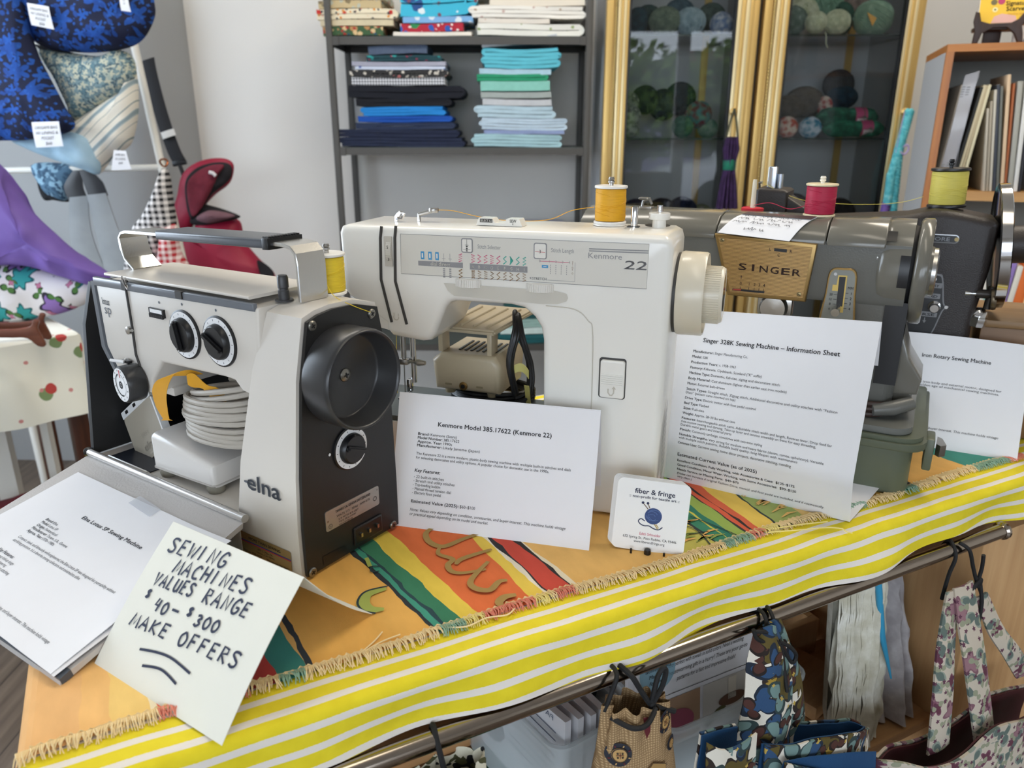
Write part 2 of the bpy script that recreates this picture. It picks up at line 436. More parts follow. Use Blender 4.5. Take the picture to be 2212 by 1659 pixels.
def cluv(a, c):
    u = UA+(UB-UA)*a; v0 = hemv(u); v = v0+(VB-v0)*(c**1.6)
    return (u, v+.0022*nz(u*7, 5)+.0012*nz(u*22, v*20))
b.grid(cl, 190, 90, 0, cluv)
g = G('yellow striped cotton'); uvs = g.co('UV'); a = g.sep(uvs)[1]
f = g.math('FRACT', g.math('DIVIDE', g.math('ADD', a, .0027+.18), .018))
e = g.noise(uvs, 700, 2); f = g.math('ADD', f, g.math('MULTIPLY', g.math('SUBTRACT', e, .5), .06))
wv = g.noise(uvs, 60, 4); yel = g.mix(wv, lin('#d9c413'), lin('#efdd2c'))
cc = g.mix(g.math('LESS_THAN', f, .34), yel, lin('#e6dfd6'))
g.bump(g.noise(g.mp(uvs, (1800, 500, 1)), 1, 1), .3, .0006)
cl_o = tag(b.build('striped_tablecloth', g.done(cc, .9)), 'yellow and white striped cloth hanging over the craft table edge', 'tablecloth')
at(cl_o, FT)

# ---------------------------------------------------------------- painted canvas runner with its fringe
bands = [  # (front u, back u at v=.40, colour)
    *[(q_, q_, '#eeb877') for q_ in (-.075, -.055, -.035, -.022, -.016, -.012, -.008, -.004, 0)], (.030, .02, '#f2bd74'), (.050, .035, '#f3cb77'), (.074, .05, '#f2e2bd'), (.079, .055, '#df5f3e'), (.098, .07, '#35302e'), (.103, .075, '#cf4534'),
    (.141, .11, '#2a2f33'), (.145, .114, '#b8382f'), (.163, .13, '#2f8077'), (.183, .15, '#e5b264'), (.187, .154, '#2b3138'), (.191, .158, '#efb457'),
    (.291, .225, '#252d33'), (.2945, .2285, '#3f9a80'), (.300, .235, '#23454a'), (.303, .238, '#37805c'), (.317, .256, '#f0cf4d'),
    (.335, .285, '#e8733a'), (.385, .372, '#f1cf52'), (.399, .378, '#efe4cf'), (.4025, .381, '#2a2a2c'), (.405, .3835, '#d24b38'), (.426, .392, '#2b2523'),
    (.429, .395, '#f0e2c4'), (.433, .399, '#f0bd6c'), (.553, .53, '#c9bf5c'), (.596, .60, '#2f3b38'), (.599, .603, '#3b8a6a'), (.612, .62, '#d8cf55'), (.614, .622, '#2f7f68'), (.622, .640, '#9db655'),
    (.636, .662, '#33302c'), (.638, .664, '#de5f3d'), (.645, .676, '#2e2522'), (.647, .678, '#de6540'), (.654, .70, '#f1cb5a'), (.676, .735, '#2d3a3a'), (.680, .739, '#a7b565'),
    (.715, .78, '#e7c277'), (.76, .82, '#3a8b6e'), (.80, .86, '#efc060'), (.865, .90, '#3f9482'), (.888, .91, '#2c2c2e'), (.893, .915, '#efb864'), (1.00, .95, '#3d8f80'), (1.06, 1.0, '#e0603f'), (1.10, 1.06, None)]
VF, VK = .033, .40
mats = []; mi = {}
def paint(h):
    if h not in mi:
        g = G('paint '+h); o = g.co('Object'); base = lin(h)
        f = g.noise(g.mp(o, (60, 25, 1)), 1.0, 4); lo = tuple(q*.80 for q in base[:3])+(1,)
        hi = tuple(min(1, q*1.10+.01) for q in base[:3])+(1,)
        g.bump(g.noise(g.mp(o, (1500, 1500, 1)), 1, 1), .3, .0006)
        mats.append(g.done(g.mix(f, lo, hi), .92)); mi[h] = len(mats)-1
    return mi[h]
def bandu(k, t):
    fu, bu, c = bands[k]; w = .0035*nz(k*3.1, t*9)+.0016*nz(k*7.7, t*28)
    if k < 9 or k == len(bands)-1: w *= 0
    return fu+(bu-fu)*t+w
def vfront(u): return VF+.0022*math.sin(u*21)+.0015*nz(u*40)
run = MB(); NV = 44
for k in range(len(bands)-1):
    if not bands[k][2]: continue
    mm = paint(bands[k][2]); vs = []; us = []
    for j in range(NV+1):
        t = j/NV; a, c = bandu(k, t), bandu(k+1, t); c = max(c, a+.0005)
        for u in (a, c):
            v = vfront(u)+(VK-vfront(u))*t
            p = drape(u, v); vs.append((p[0], p[1], p[2]+.0016)); us.append((u, v))
    run.add(vs, [[2*j, 2*j+1, 2*j+3, 2*j+2] for j in range(NV)], mm, us)
def rs(x, y): return (x, y, .0043)
gm, dk, gr2 = paint('#ab8a4c'), paint('#20343a'), paint('#a9b455')
def arc(cx, cy, r, a0, a1, sx=1, sy=1, n=12): return [(cx+r*sx*math.cos(rad(a0+(a1-a0)*i/n)), cy+r*sy*math.sin(rad(a0+(a1-a0)*i/n))) for i in range(n+1)]
run_i = 0  # stroke points below were unprojected from image pixels onto the tabletop
for pts, w in [([(0.358,0.1999),(0.3423,0.1916),(0.3385,0.1726),(0.3476,0.1579),(0.3707,0.1623),(0.393,0.1656)], .007), ([(0.3436,0.1579),(0.3379,0.1462),(0.3464,0.1314),(0.3386,0.1242),(0.337,0.1124),(0.3454,0.1045),(0.3675,0.1004)], .006),
               ([(0.3878,0.1304),(0.3555,0.1276),(0.3453,0.1208)], .006), ([(0.375,0.1111),(0.3473,0.0897),(0.3448,0.0759),(0.3555,0.0671),(0.3689,0.0753),(0.3767,0.0738)], .007), ([(0.3731,0.0492),(0.3623,0.0508),(0.3542,0.0455),(0.3548,0.0376)], .008)]:
    zq = .0041+.00025*run_i; run_i += 1; q = rsmooth(pts, 5, False); ribbon(run, q, [w*(.55+.45*math.sin(math.pi*i/(len(q)-1))) for i in range(len(q))], lambda x, y, zq=zq: (x, y, zq), gm)
q = rsmooth([(0.2733,0.1124),(0.2558,0.1117),(0.248,0.0999),(0.2508,0.0885),(0.2615,0.083)], 5, False); ribbon(run, q, [.004+.008*math.sin(math.pi*i/(len(q)-1)) for i in range(len(q))], rs, gr2)
q = rsmooth([(0.2756,0.1154),(0.255,0.1161),(0.244,0.1034),(0.2448,0.0893),(0.2532,0.0805)], 5, False); ribbon(run, q, .002, lambda x, y: (x, y, .0045), dk)
q = rsmooth([(0.28,0.1506),(0.2733,0.154),(0.2699,0.1459),(0.2767,0.1433)], 5, False); ribbon(run, q, .0018, rs, dk)
ribbon(run, [(0.2728,0.1719),(0.2713,0.155)], .004, rs, gr2)
q = R.random
for k in range(26):   # brush dashes on the mottled stretches
    u0 = .558+.036*q(); v0 = .04+.15*q(); ribbon(run, [(u0, v0), (u0+.012, v0+.004), (u0+.022, v0+.002)], [.001, .0035, .001], rs, paint('#e9b362') if k % 2 else paint('#93a24c'))
for k in range(22):
    u0 = .69+.02*q()+.0; v0 = .037+.10*q(); ribbon(run, [(u0, v0), (u0+.014, v0+.004), (u0+.024, v0+.002)], [.001, .0038, .001], rs, paint('#efbe6d'))
for pts in ([(0.5808,0.0891),(0.594,0.0714),(0.5871,0.0384)], [(0.5614,0.0721),(0.5877,0.0639),(0.6037,0.0611)], [(0.6079,0.0958),(0.6198,0.0582),(0.6249,0.0364)]): ribbon(run, rsmooth(pts, 5, False), .0014, rs, dk)
rt = thing('table_runner', 'orange, red and green hand painted canvas runner with frayed front edge', 'runner', *FT)
run.build('painted_canvas', mats, rt)
fm = [M('fringe cream', '#ecd3a0', .95), M('fringe red', '#df8a74', .95), M('fringe green', '#8fae96', .95), M('fringe yellow', '#ecdb8c', .95)]
fr = MB()
def fcol(u):
    for k in range(len(bands)-1):
        if bands[k][0] <= u < bands[k+1][0]:
            h = bands[k][2] or '#ecd3a0'; r, g_, b_ = (int(h[i:i+2], 16) for i in (1, 3, 5))
            if r > 195 and g_ < 125: return 1
            if g_ > r+15: return 2
            if r > 220 and g_ > 195 and b_ < 110: return 3
            return 0
    return 0
u = -.008
while u < 1.09:
    v = vfront(u); l = .0045+.0040*q(); k = (q()-.5)*.0075; z = .0042
    fr.tube([(u, v+.005, z+.001), (u+k*.4, v-l*.35, z+.0028*q()+.0006), (u+k, v-l, z-.0026+.002*q())], [.0006, .0005, .00035], 4, fcol(u)); u += .0008+.0004*q()
for pts in ([(.298, .034), (.315, .027), (.335, .030), (.352, .026), (.362, .031)], [(.655, .03), (.69, .018), (.72, .008), (.735, -.006)], [(.66, .034), (.70, .026), (.728, .018)], [(.225, .033), (.240, .043), (.250, .052)], [(.228, .034), (.246, .040), (.262, .042)]):
    fr.tube([(p.x, p.y, .0052) if p.y > 0 else (p.x, p.y-.002, .003) for p in smooth([(a, c, 0) for a, c in pts], 6)], .0007, 5, 0 if pts[0][0] < .6 else 3)
for w in range(9):  # bound stitches along the edge
    fr.tube([(i*.006, vfront(i*.006)+.0045+.0030*math.sin(i*(1.9+.3*w)+w), .0048+.0008*math.sin(i*2.7+w)) for i in range(0, 182)], .00055, 4, 0)
fo = fr.build('frayed_fringe', fm, rt); fo['kind'] = 'stuff'

# ---------------------------------------------------------------- beige portable sewing machine with a carrying handle
beige = M('beige enamel', '#d8d2c9', .33, bump=(900, .04), var=(9, .05))
beige_t = M('textured grey flap', '#bdb9b6', .36, bump=(420, .55))
charcoal = M('charcoal end panel', '#1c1c1c', .42, bump=(1200, .12))
grey_trim = M('blue grey trim', '#6f757d', .22, spec_ior=None) if False else M('blue grey trim', '#6c7178', .2)
warm_metal = M('brushed aluminium', '#c9c8c4', .26, 1, bump=(500, .1))
tagm = M('dial white', '#ececec', .4); red = M('marking red', '#c02a35', .5)
lettering = M('grey lettering', '#555a62', .5)
el = thing('sewing_machine', 'beige portable sewing machine with carrying handle, its front flap folded down towards the card', 'sewing machine', *FE)
# base and left case wall
b = MB(); b.bb((-.345, -.002, 0), (-.088, .122, .044), bev=.004); b.build('base', beige, el)
b = MB(); b.bb((-.322, .004, .0442), (-.245, .055, .0455)); b.build('cover_plate', M('slide plate', '#2a2e38', .3), el)
b = MB(); b.prism([(-.004, .0445), (.012, .193), (.026, .238), (.118, .238), (.124, .0445)], 'x', -.352, -.344, bev=.002)
b.prism([(-.344, .0445), (-.344, .236), (-.10, .236), (-.10, .0445)], 'y', .116, .123)
b.build('case_wall', M('black case wall', '#1c1c1d', .6), el)
b = MB(); b.tube([(-.347, -.0075, .0475), (-.069, -.0075, .0475)], .0042, 12, 0)
b.tube([(-.322, .001, .0462), (-.245, .001, .0462)], .0012, 6, 1)
b.build('hinge', [M('hinge rod', '#cfcdca', .22, .6), chrome], el)
b = MB(); b.lathe([(.0045, 0), (.0055, .002), (.0045, .006)], (-.352, -.0075, .0475), (1, 0, 0), 12); b.build('hinge_cap', black, el)
# folded down flap
fl0, fl1 = [(-0.3388,-0.0091),(-0.0646,-0.0101)], [(-0.0415,-0.1962)]
FA, FB = V((-.347, -.010, .0445)), V((-.320, -.205, .0055)); FC, FD_ = V((-.043, -.198, .0055)), V((-.069, -.010, .0445))
def flap(a, c, o=0):
    p = FA.lerp(FD_, a).lerp(FB.lerp(FC, a), c); return p+V((0, .19, .97))*o
b = MB(); b.add([flap(a, c, o_) for o_ in (0, -.006) for a, c in ((0, 0), (1, 0), (1, 1), (0, 1))], [[3, 2, 1, 0], [4, 5, 6, 7], [0, 1, 5, 4], [1, 2, 6, 5], [2, 3, 7, 6], [3, 0, 4, 7]]); b.build('front_flap', beige_t, el)
b = MB(); b.grid(lambda a, c: flap(a, .955+.05*c, .0006), 10, 1, 0); b.build('flap_edge_trim', M('flap trim', '#4a5058', .3), el, solid=.0062, flip=True)
# column with dark end panel
out = [(.0002, .0002), (.0004, .05), (.0035, .10), (.0140, .19), (.0262, .2435), (.0390, .2478), (.057, .2502), (.086, .2495), (.1145, .2420), (.1215, .205), (.127, .15), (.129, .05), (.1285, .0005)]
b = MB()
SECT = [(-.086, 0), (-.006, 0)]
def colx(z): return -.0925+.045*(z/.25)**1.5   # left side of the column drifts to the right towards the top
bm = bmesh.new(); n = len(out)
A = [bm.verts.new((colx(z), y, z)) for y, z in out]; B_ = [bm.verts.new((-.004, y, z)) for y, z in out]
bm.faces.new(A); bm.faces.new(B_[::-1])
for i in range(n): bm.faces.new([A[(i+1) % n], A[i], B_[i], B_[(i+1) % n]])
bmesh.ops.recalc_face_normals(bm, faces=bm.faces); bmesh.ops.triangulate(bm, faces=[f for f in bm.faces if len(f.verts) > 4])
b.bm(bm); b.build('column', beige, el, ang=25)
ins = [(.0648+(y-.0648)*.955, .122+(z-.122)*.972) for y, z in out]
b = MB(); b.prism(ins, 'x', -.004, .001, bev=.002); b.build('end_panel', charcoal, el)
scr = M('screw zinc', '#8f8c84', .3, .9)
for y, z in ((.0325, .2365), (.104, .2335), (.0085, .0065), (.117, .0065)):
    b = MB(); b.lathe([(.0046, 0), (.0046, .001), (.0036, .0018)], (.001, y, z), (1, 0, 0), 16)
    for r in (25, 115): b.box((.0029, y, z), (.0006, .0044, .0010), 1, rot=(r, 0, 0))
    b.build('screw', [scr, black], el)
wy, wz = .0605, .186
hub = M('hand wheel grey', '#323233', .32)
b = MB(); b.lathe([(.0450, 0), (.0458, .003), (.0462, .028), (.0456, .0315), (.0444, .0328), (.0430, .0322), (.0422, .0300), (.0400, .0090), (.0380, .0070), (.0, .006)], (.001, wy, wz), (1, 0, 0), 56, cap=False)
hw = b.build('hand_wheel', hub, el, ang=50)
b = MB(); b.lathe([(.0064, 0), (.0062, .0012), (.005, .002)], (.007, wy, wz), (1, 0, 0), 20)
for r in (10, 100): b.box((.0092, wy, wz), (.0008, .005, .0012), 1, rot=(r, 0, 0))
b.build('wheel_screw', [scr, black], hw)
def dial(nm, o, ax, rr, fin, par, up=V((0, 0, 1))):
    """round selector: dark rim, white scale ring, black finned knob"""
    ax = V(ax).normalized(); o = V(o); sd = up.cross(ax).normalized(); up2 = ax.cross(sd)
    b = MB(); b.lathe([(rr, 0), (rr, .0016), (rr*.94, .0022), (0, .0022)], o, ax, 40, cap=False); d = b.build(nm, black, par)
    b = MB(); f = lambda x, y: o+ax*.0024+sd*x+up2*y
    disc(b, 0, 0, rr*.93, rr*.93, f, 0, 40, .76)
    for k in range(14):
        a = rad(k*360/14); ribbon(b, [(rr*.80*math.cos(a), rr*.80*math.sin(a)), (rr*.87*math.cos(a), rr*.87*math.sin(a))], .0007, lambda x, y: f(x, y)+ax*.0001, 1)
    b.build('scale_ring', [tagm, ink], d)
    b = MB(); b.lathe([(rr*.70, .002), (rr*.68, .006), (rr*.60, .008), (0, .008)], o, ax, 32, cap=False)
    bm = bmesh.new(); bmesh.ops.create_cube(bm, size=1); bmesh.ops.scale(bm, vec=(rr*.26, rr*1.22, .005), verts=bm.verts)
    bmesh.ops.bevel(bm, geom=bm.edges[:], offset=.0018, segments=2, affect='EDGES')
    mt = Matrix((( *sd, 0), (*up2, 0), (*ax, 0), (0, 0, 0, 1))).transposed(); mt = Matrix.Translation(o+ax*.0098) @ mt @ Matrix.Rotation(rad(fin), 4, 'Z')
    b.bm(bm, 0, mt); b.build('knob', black, d); return d
dial('speed_selector', (.001, .0655, .1115), (1, 0, 0), .0215, 68, el)
def PX(x, y): return V((.0016, x, y))
b = MB(); disc(b, .040, .1135, .0014, .0014, PX); b.build('index_dot', tagm, el)
b = MB(); b.prism(rrect(.0285, .0385, .099, .0592, .0022), 'x', .001, .0018, 0)
PT = lambda x, y: V((.0021, x, y))
text(b, 'TAVARO S.A. GENEVA SWITZERLAND', .064, .0535, .0038, PT, .046, al='c', bold=True, m=1)
text(b, 'VOLTS 115   50/60   AMP 0.75', .064, .0485, .0032, PT, .044, al='c', m=1)
for i, s in enumerate(('55 W  MOTOR  40 W  LIGHT', 'TYPE 45   SER No 2 118 640', 'MADE IN SWITZERLAND')): text(b, s, .044, .0448-.0030*i, .0026, PT, .026-.004*i, m=1)
disc(b, .0338, .0428, .0024, .0024, PT, 1, 16, .85); text(b, 'UL', .0338, .0420, .0024, PT, .0022, al='c', m=1); disc(b, .0930, .0470, .0024, .0024, PT, 1, 16, .8)
for x, y in ((.0312, .0487), (.0964, .0555)): disc(b, x, y, .001, .001, PT, 2)
b.build('rating_plate', [M('plate aluminium', '#a9a7a2', .35, .7), ink, scr], el)
b = MB(); b.bb((.001, .0615, .0082), (.0032, .1005, .0275), 0, .0012); b.bb((.0030, .0635, .0102), (.0034, .0985, .0255), 1)
for y in (.069, .080, .0915): b.bb((.003, y-.0012, .0165), (.0062, y+.0012, .0205), 2)
b.build('power_socket', [M('socket frame', '#202022', .35), black, steel], el)
b = MB(); poly(b, [(.022, .0075), (.051, .0105), (.051, .0145), (.022, .0160)], PX); b.build('slot', black, el)
# arm
arm = [(-.0500, .2480), (-.320, .2425), (-.3185, .1715), (-.292, .1290), (-.2435, .1310), (-.236, .1480), (-.214, .170), (-.110, .1735), (-.096, .1725), (-.0865, .164), (-.060, .160)]
b = MB(); b.prism(arm, 'y', .0175, .112, bev=.004); b.build('arm', beige, el)
b = MB(); b.prism([(-.3195, .2480), (-.054, .2515), (-.054, .2445), (-.3195, .2385)], 'y', .0155, .020, bev=.0015)
b.prism([(-.3265, .243), (-.3200, .243), (-.3195, .1715), (-.2925, .1285), (-.297, .1265), (-.3265, .170)], 'y', .0165, .022)
b.build('edge_trim', grey_trim, el)
b = MB()
for x0, x1 in ((-.262, -.255), (-.168, -.158)): b.bb((x0, .0140, .2405 if x0 < -.2 else .2435), (x1, .0185, .2505))
b.tube([(-.2585, .0168, .241), (-.2578, .0165, .20), (-.2590, .0165, .172), (-.2545, .0165, .160)], .0013, 6)
b.build('head_seam', M('seam black', '#2a2724', .5), el)
b = MB(); b.prism([(-.302, .2535), (-.302, .2505), (-.064, .2535), (-.064, .2565)], 'y', .019, .100, bev=.0014); b.build('top_lid', beige, el)
def FY(x, y): return V((x, .0171, y))
b = MB(); text(b, 'lotus', -.3105, .2195, .0105, FY, .0135, bold=True)
text(b, 'sp', -.3085, .2095, .0150, FY, .0130)
pass
for x, y in ((-.2025, .2345), (-.164, .2375), (-.111, .2385)): disc(b, x, y, .0014, .0014, FY, 0, 12)
b.build('front_lettering', [lettering, beige], el)
dial('width_selector', (-.1645, .0175, .2075), (0, -1, 0), .0245, 12, el); dial('stitch_selector', (-.1100, .0175, .2090), (0, -1, 0), .0245, 62, el)
b = MB(); b.bb((-.2195, .0150, .2195), (-.1945, .0178, .2280), 0); b.bb((-.2165, .0145, .2235), (-.1965, .0155, .2272), 1)
for k in range(14): b.bb((-.2170+.0017*k, .0132, .2188), (-.2162+.0017*k, .0152, .2225), 2)
b.build('length_dial', [black, tagm, M('ridge black', '#232325', .4)], el)
b = MB(); b.lathe([(.0195, 0), (.0200, .003), (.0200, .017), (.0186, .019), (0, .019)], (-.262, .0175, .1420), (-.12, -1, 0), 40, cap=False); tn = b.build('tension_dial', hub, el)
b = MB(); o = V((-.262, .0175, .1420)); ax = V((-.12, -1, 0)).normalized(); sd = V((0, 0, 1)).cross(ax); sd.normalize()
f = lambda x, y: o+ax*.0193-sd*(-x)+V((0, 0, 1))*y
disc(b, 0, 0, .0182, .0182, f, 0, 32); f2 = lambda x, y: f(x, y)+ax*.0002
disc(b, 0, 0, .0042, .0042, f2, 1, 20, .5); disc(b, 0, 0, .0014, .0014, f2, 1, 10)
for k in range(12): a = rad(k*30+15); ribbon(b, [(.0148*math.cos(a), .0148*math.sin(a)), (.0165*math.cos(a), .0165*math.sin(a))], .0011, f2, 1)
ribbon(b, arc(0, 0, .0118, 110, 290), .0017, f2, 1); ribbon(b, arc(0, 0, .0118, 290, 440), .0004, f2, 1); ribbon(b, [(0, .008), (0, .0165)], .0016, lambda x, y: f2(x, y)+ax*.0001, 2)
b.build('tension_scale', [tagm, ink, red], tn)
b = MB(); b.lathe([(.0045, 0), (.0042, .003), (.0022, .0034)], (-.264, .0172, .1975), (0, -1, 0), 16); b.tube([(-.262, .0155, .1975), (-.2565, .0155, .1985)], .0016, 6); b.build('thread_guide', steel, el)
b = MB(); b.tube([(-.279, .016, .1635), (-.270, .008, .1640), (-.288, .004, .1640)], [.002, .002, .0016], 8, 0); b.box((-.272, .0125, .1632), (.013, .006, .003), 1, .001); b.build('thread_cutter', [tagm, black], el)
b = MB(); b.tube([(-.2545, .016, .242), (-.2535, .012, .250), (-.2535, .012, .256)], .0011, 6); b.tube([(-.2525, .016, .243), (-.2495, .013, .249), (-.2500, .013, .255)], .0011, 6); b.build('thread_hook', chrome, el)
b = MB(); b.box((-.258, .055, .127), (.040, .030, .010), 0, .002); b.tube([(-.256, .05, .124), (-.256, .05, .118)], .0025, 10, 1); b.build('needle_clamp', [beige, chrome], el)
# handle
hp = [(-.300, .2505), (-.3115, .278), (-.3115, .2860), (-.306, .2915), (-.297, .2932), (-.048, .3000), (-.036, .2985), (-.030, .293), (-.0285, .284), (-.0285, .2505)]
hp = [(-.291, .2535), (-.3060, .2640), (-.3110, .2760)]+hp[2:]
b = MB(); L = []
for i, (x, z) in enumerate(hp):
    a_, c_ = hp[max(0, i-1)], hp[min(len(hp)-1, i+1)]; d = V((c_[0]-a_[0], 0, c_[1]-a_[1])).normalized(); nn = V((-d.z, 0, d.x))*.0017; L.append((V((x, 0, z))+nn, V((x, 0, z))-nn))
oo = [(p.x, p.z) for p, _ in L]+[(q_.x, q_.z) for _, q_ in L[::-1]]
b.prism(oo, 'y', .046, .078, bev=.0006, seg=1); hd = b.build('handle', warm_metal, el, ang=30)
b = MB(); sl = (.3000-.2932)/(.297-.048)
def zc(x): return .2932+(x+.297)*sl
b.prism([(-.236, zc(-.236)+.0045), (-.068, zc(-.068)+.0045), (-.068, zc(-.068)-.0045), (-.236, zc(-.236)-.0045)], 'y', .0425, .0815, bev=.003)
gp = b.build('grip', M('grip grey', '#585c62', .35, bump=(700, .1)), hd)
b = MB()
b.prism([(-.068, zc(-.068)+.0055), (-.060, zc(-.06)+.0050), (-.060, zc(-.06)-.0050), (-.068, zc(-.068)-.0052)], 'y', .042, .082, bev=.001)
for k in range(12): b.bb((-.0675, .0435+.0031*k, zc(-.065)+.005), (-.0602, .0452+.0031*k, zc(-.065)+.0066))
b.build('grip_end', black, hd)
# column details
PF = lambda x, z: V((x, .0003+.038*max(0, z-.05)-.0006, z))
b = MB(); text(b, 'elna', -.0715, .0755, .0225, PF, .0465, bold=True); text(b, 'elna', -.0712, .0756, .0225, lambda x, y: PF(x, y)+V((0, .0001, 0)), .0465, bold=True); ribbon(b, [(-.0755, .0818), (-.066, .0818)], .0022, PF); b.build('maker_lettering', lettering, el)
b = MB(); SQ = lambda x, z: V((x, -.0004, z)); S2 = lambda x, z: V((x, -.0006, z))
def sk(x, z): return SQ(x, z)
poly(b, rrect(-.0905, .0015, -.0165, .0258, .0012), SQ, 0)
text(b, 'MORE THAN SEWING', -.054, .0198, .0042, S2, .046, bold=True, al='c', m=1)
ribbon(b, [(-.0905, .0170), (-.0165, .0170)], .0010, S2, 2); ribbon(b, [(-.0905, .0158), (-.0165, .0158)], .0010, S2, 3)
text(b, '847 S. Main St.', -.054, .0118, .0030, S2, .022, al='c', m=1); text(b, 'Salinas, CA 93901', -.054, .0085, .0030, S2, .026, al='c', m=1)
text(b, 'Salinas 758-6429      Monterey 646-8602', -.0535, .0045, .0032, S2, .066, bold=True, al='c', m=1)
b.build('shop_sticker', [M('gold foil', '#a98e5b', .35, .5), ink, M('sticker blue', '#25408f', .5), red], el)
b = MB(); b.lathe([(.0085, 0), (.0080, .0012), (0, .0012)], (-.050, .047, .2500), (0, 0, 1), 20, cap=False)
b.lathe([(.0050, .001), (.0050, .009), (.0044, .0095), (.0044, .0115), (.0050, .012), (.0050, .021), (.0040, .023)], (-.050, .047, .2500), (0, 0, 1), 20); b.build('lamp_button', dark, el)

# ---------------------------------------------------------------- thread spools
def spool(label, fr, p, r, h, tc, fc, core, strand=None, tilt=0, group='thread spools on the machines', solidf=False):
    w = world(fr, p); t = thing('thread_spool', label, 'thread spool', w, fr[1], group)
    if tilt: t.rotation_euler = (0, rad(tilt), rad(fr[1]))
    g = G('thread '+tc); o = g.co('Object'); z = g.sep(o)[2]
    f = g.wave(g.mp(o, (40, 40, 900)), 1.0, 3, 1.5, 'Z'); n1 = g.noise(g.mp(o, (60, 60, 1500)), 1, 3)
    base = lin(tc); lo = tuple(q*.72 for q in base[:3])+(1,); hi = tuple(min(1, q*1.08) for q in base[:3])+(1,)
    g.bump(n1, .5, .0006)
    b = MB(); b.lathe([(r*.90, h*.085), (r*.93, h*.12), (r*.93, h*.88), (r*.90, h*.915)], n=36)
    for k in range(7):
        a0 = k*2.1; zz = h*(.2+.08*k)
        b.tube([(r*.935*math.cos(a0+i*.21), r*.935*math.sin(a0+i*.21), zz+h*.16*math.sin(i*.13+k)) for i in range(24)], .00028, 4, 0)
    b.build('thread', g.done(g.mix(n1, lo, hi), .55), t)
    fm_ = M('spool '+fc, fc, .35)
    for z0 in (0, h*.93):
        b = MB(); b.lathe([(r*.28, z0), (r*.97, z0), (r, z0+.0006), (r, z0+h*.055), (r*.97, z0+h*.07), (r*.28, z0+h*.07)], n=36); b.build('flange', fm_, t)
    b = MB(); b.lathe([(.0024, h*.9), (.0024, h*1.06), (.0034, h*1.08), (.0034, h*1.12), (.0024, h*1.13), (.0034, h*1.16), (.0026, h*1.22)], n=14); b.build('pin', core, t)
    if strand:
        b = MB(); inv = (Matrix.Translation(t.location) @ t.rotation_euler.to_matrix().to_4x4()).inverted()
        b.tube([inv @ q for q in smooth(strand, 8)], .00035, 5); b.build('loose_strand', M('strand '+tc, tc, .7), t)
    return t
spool('lemon yellow thread spool with white flanges on the beige machine column', FE, (-.0430, .0945, .2490), .0167, .0385, '#e8c92c', '#e9e7e2', steel,
      [world(FE, p) for p in ((-.030, .080, .262), (-.018, .078, .252), (.0035, .079, .246), (.004, .100, .236))])

# ---------------------------------------------------------------- white foot pedal and its cord under the beige machine's arm
fp = thing('foot_pedal', 'white wedge shaped foot pedal with a coiled grey cord on the machine base', 'foot pedal', world(FE, (-.235, .003, .0445)), FE[1]+3)
pw = M('pedal white', '#d8d4cf', .22)
b = MB(); b.prism([(0, .008), (.098, .008), (.098, .032), (.088, .0345), (.006, .050), (0, .046)], 'y', 0, .085, bev=.006, bevside=True); b.build('housing', pw, fp, ang=50)
b = MB(); b.prism(rrect(-.0008, -.0008, .0988, .0858, .006), 'z', .010, .0113); b.build('seam_band', M('pedal seam', '#b9b4ae', .4), fp)
for x, y in ((.012, .010), (.088, .010), (.012, .075), (.088, .075)):
    b = MB(); b.lathe([(.0085, .0002), (.0095, .004), (.0092, .0082)], (x, y, 0), n=20); b.build('foot', M('rubber foot', '#8d887b', .7), fp)
cordm = M('grey cord', '#b3aca1', .5, bump=(300, .1))
b = MB()
def coil(c, rx, ry, n, z0, dz, tilt, ph, r=.0030):
    pts = []
    for i in range(n*20+1):
        t = 2*math.pi*i/20+ph; k = i/20
        pts.append(V(c)+V((rx*(1-.03*k)*math.cos(t)*(1+.08*nz(k*2, ph)), ry*math.sin(t)+.0015*nz(t*.7, ph), z0+dz*k+tilt*math.cos(t)+.0035*nz(t*.35, ph, 3))))
    b.tube(pts, r, 8)
coil((.082, .034, 0), .053, .024, 4, .049, .0050, -.001, .2)
coil((.083, .036, 0), .058, .026, 5, .071, .0050, .004, 1.1)
coil((.088, .038, 0), .052, .022, 2, .096, .0060, .010, 2.0)
b.build('cord', cordm, fp)
b = MB(); tp = M('orange yellow tape', '#e4a41c', .5, var=(60, .2))
pts = [(.064, .020, .118), (.056, .010, .121), (.044, .001, .117), (.0395, -.005, .104), (.0435, -.008, .088), (.0505, -.009, .076)]
W_ = [.016, .018, .018, .015, .012, .005]; sp_ = smooth(pts, 6); vs = []
for i, p in enumerate(sp_):
    k = min(len(W_)-2, int(i/6)); w = W_[k]+(W_[k+1]-W_[k])*((i % 6)/6)
    d = V((.85, .45, .1+.3*math.sin(i*.2))).normalized()*w*.5; vs += [p-d, p+d]
b.add(vs, [[2*i, 2*i+1, 2*i+3, 2*i+2] for i in range(len(sp_)-1)])
b.grid(lambda a, c: V((.062+.040*a, .012+.012*a, .120-.020*a*a-.020*c*(.4+.6*a)+.003*math.sin(a*9+c*4))), 12, 6)
b.build('cord_tie', tp, fp, solid=.0006)
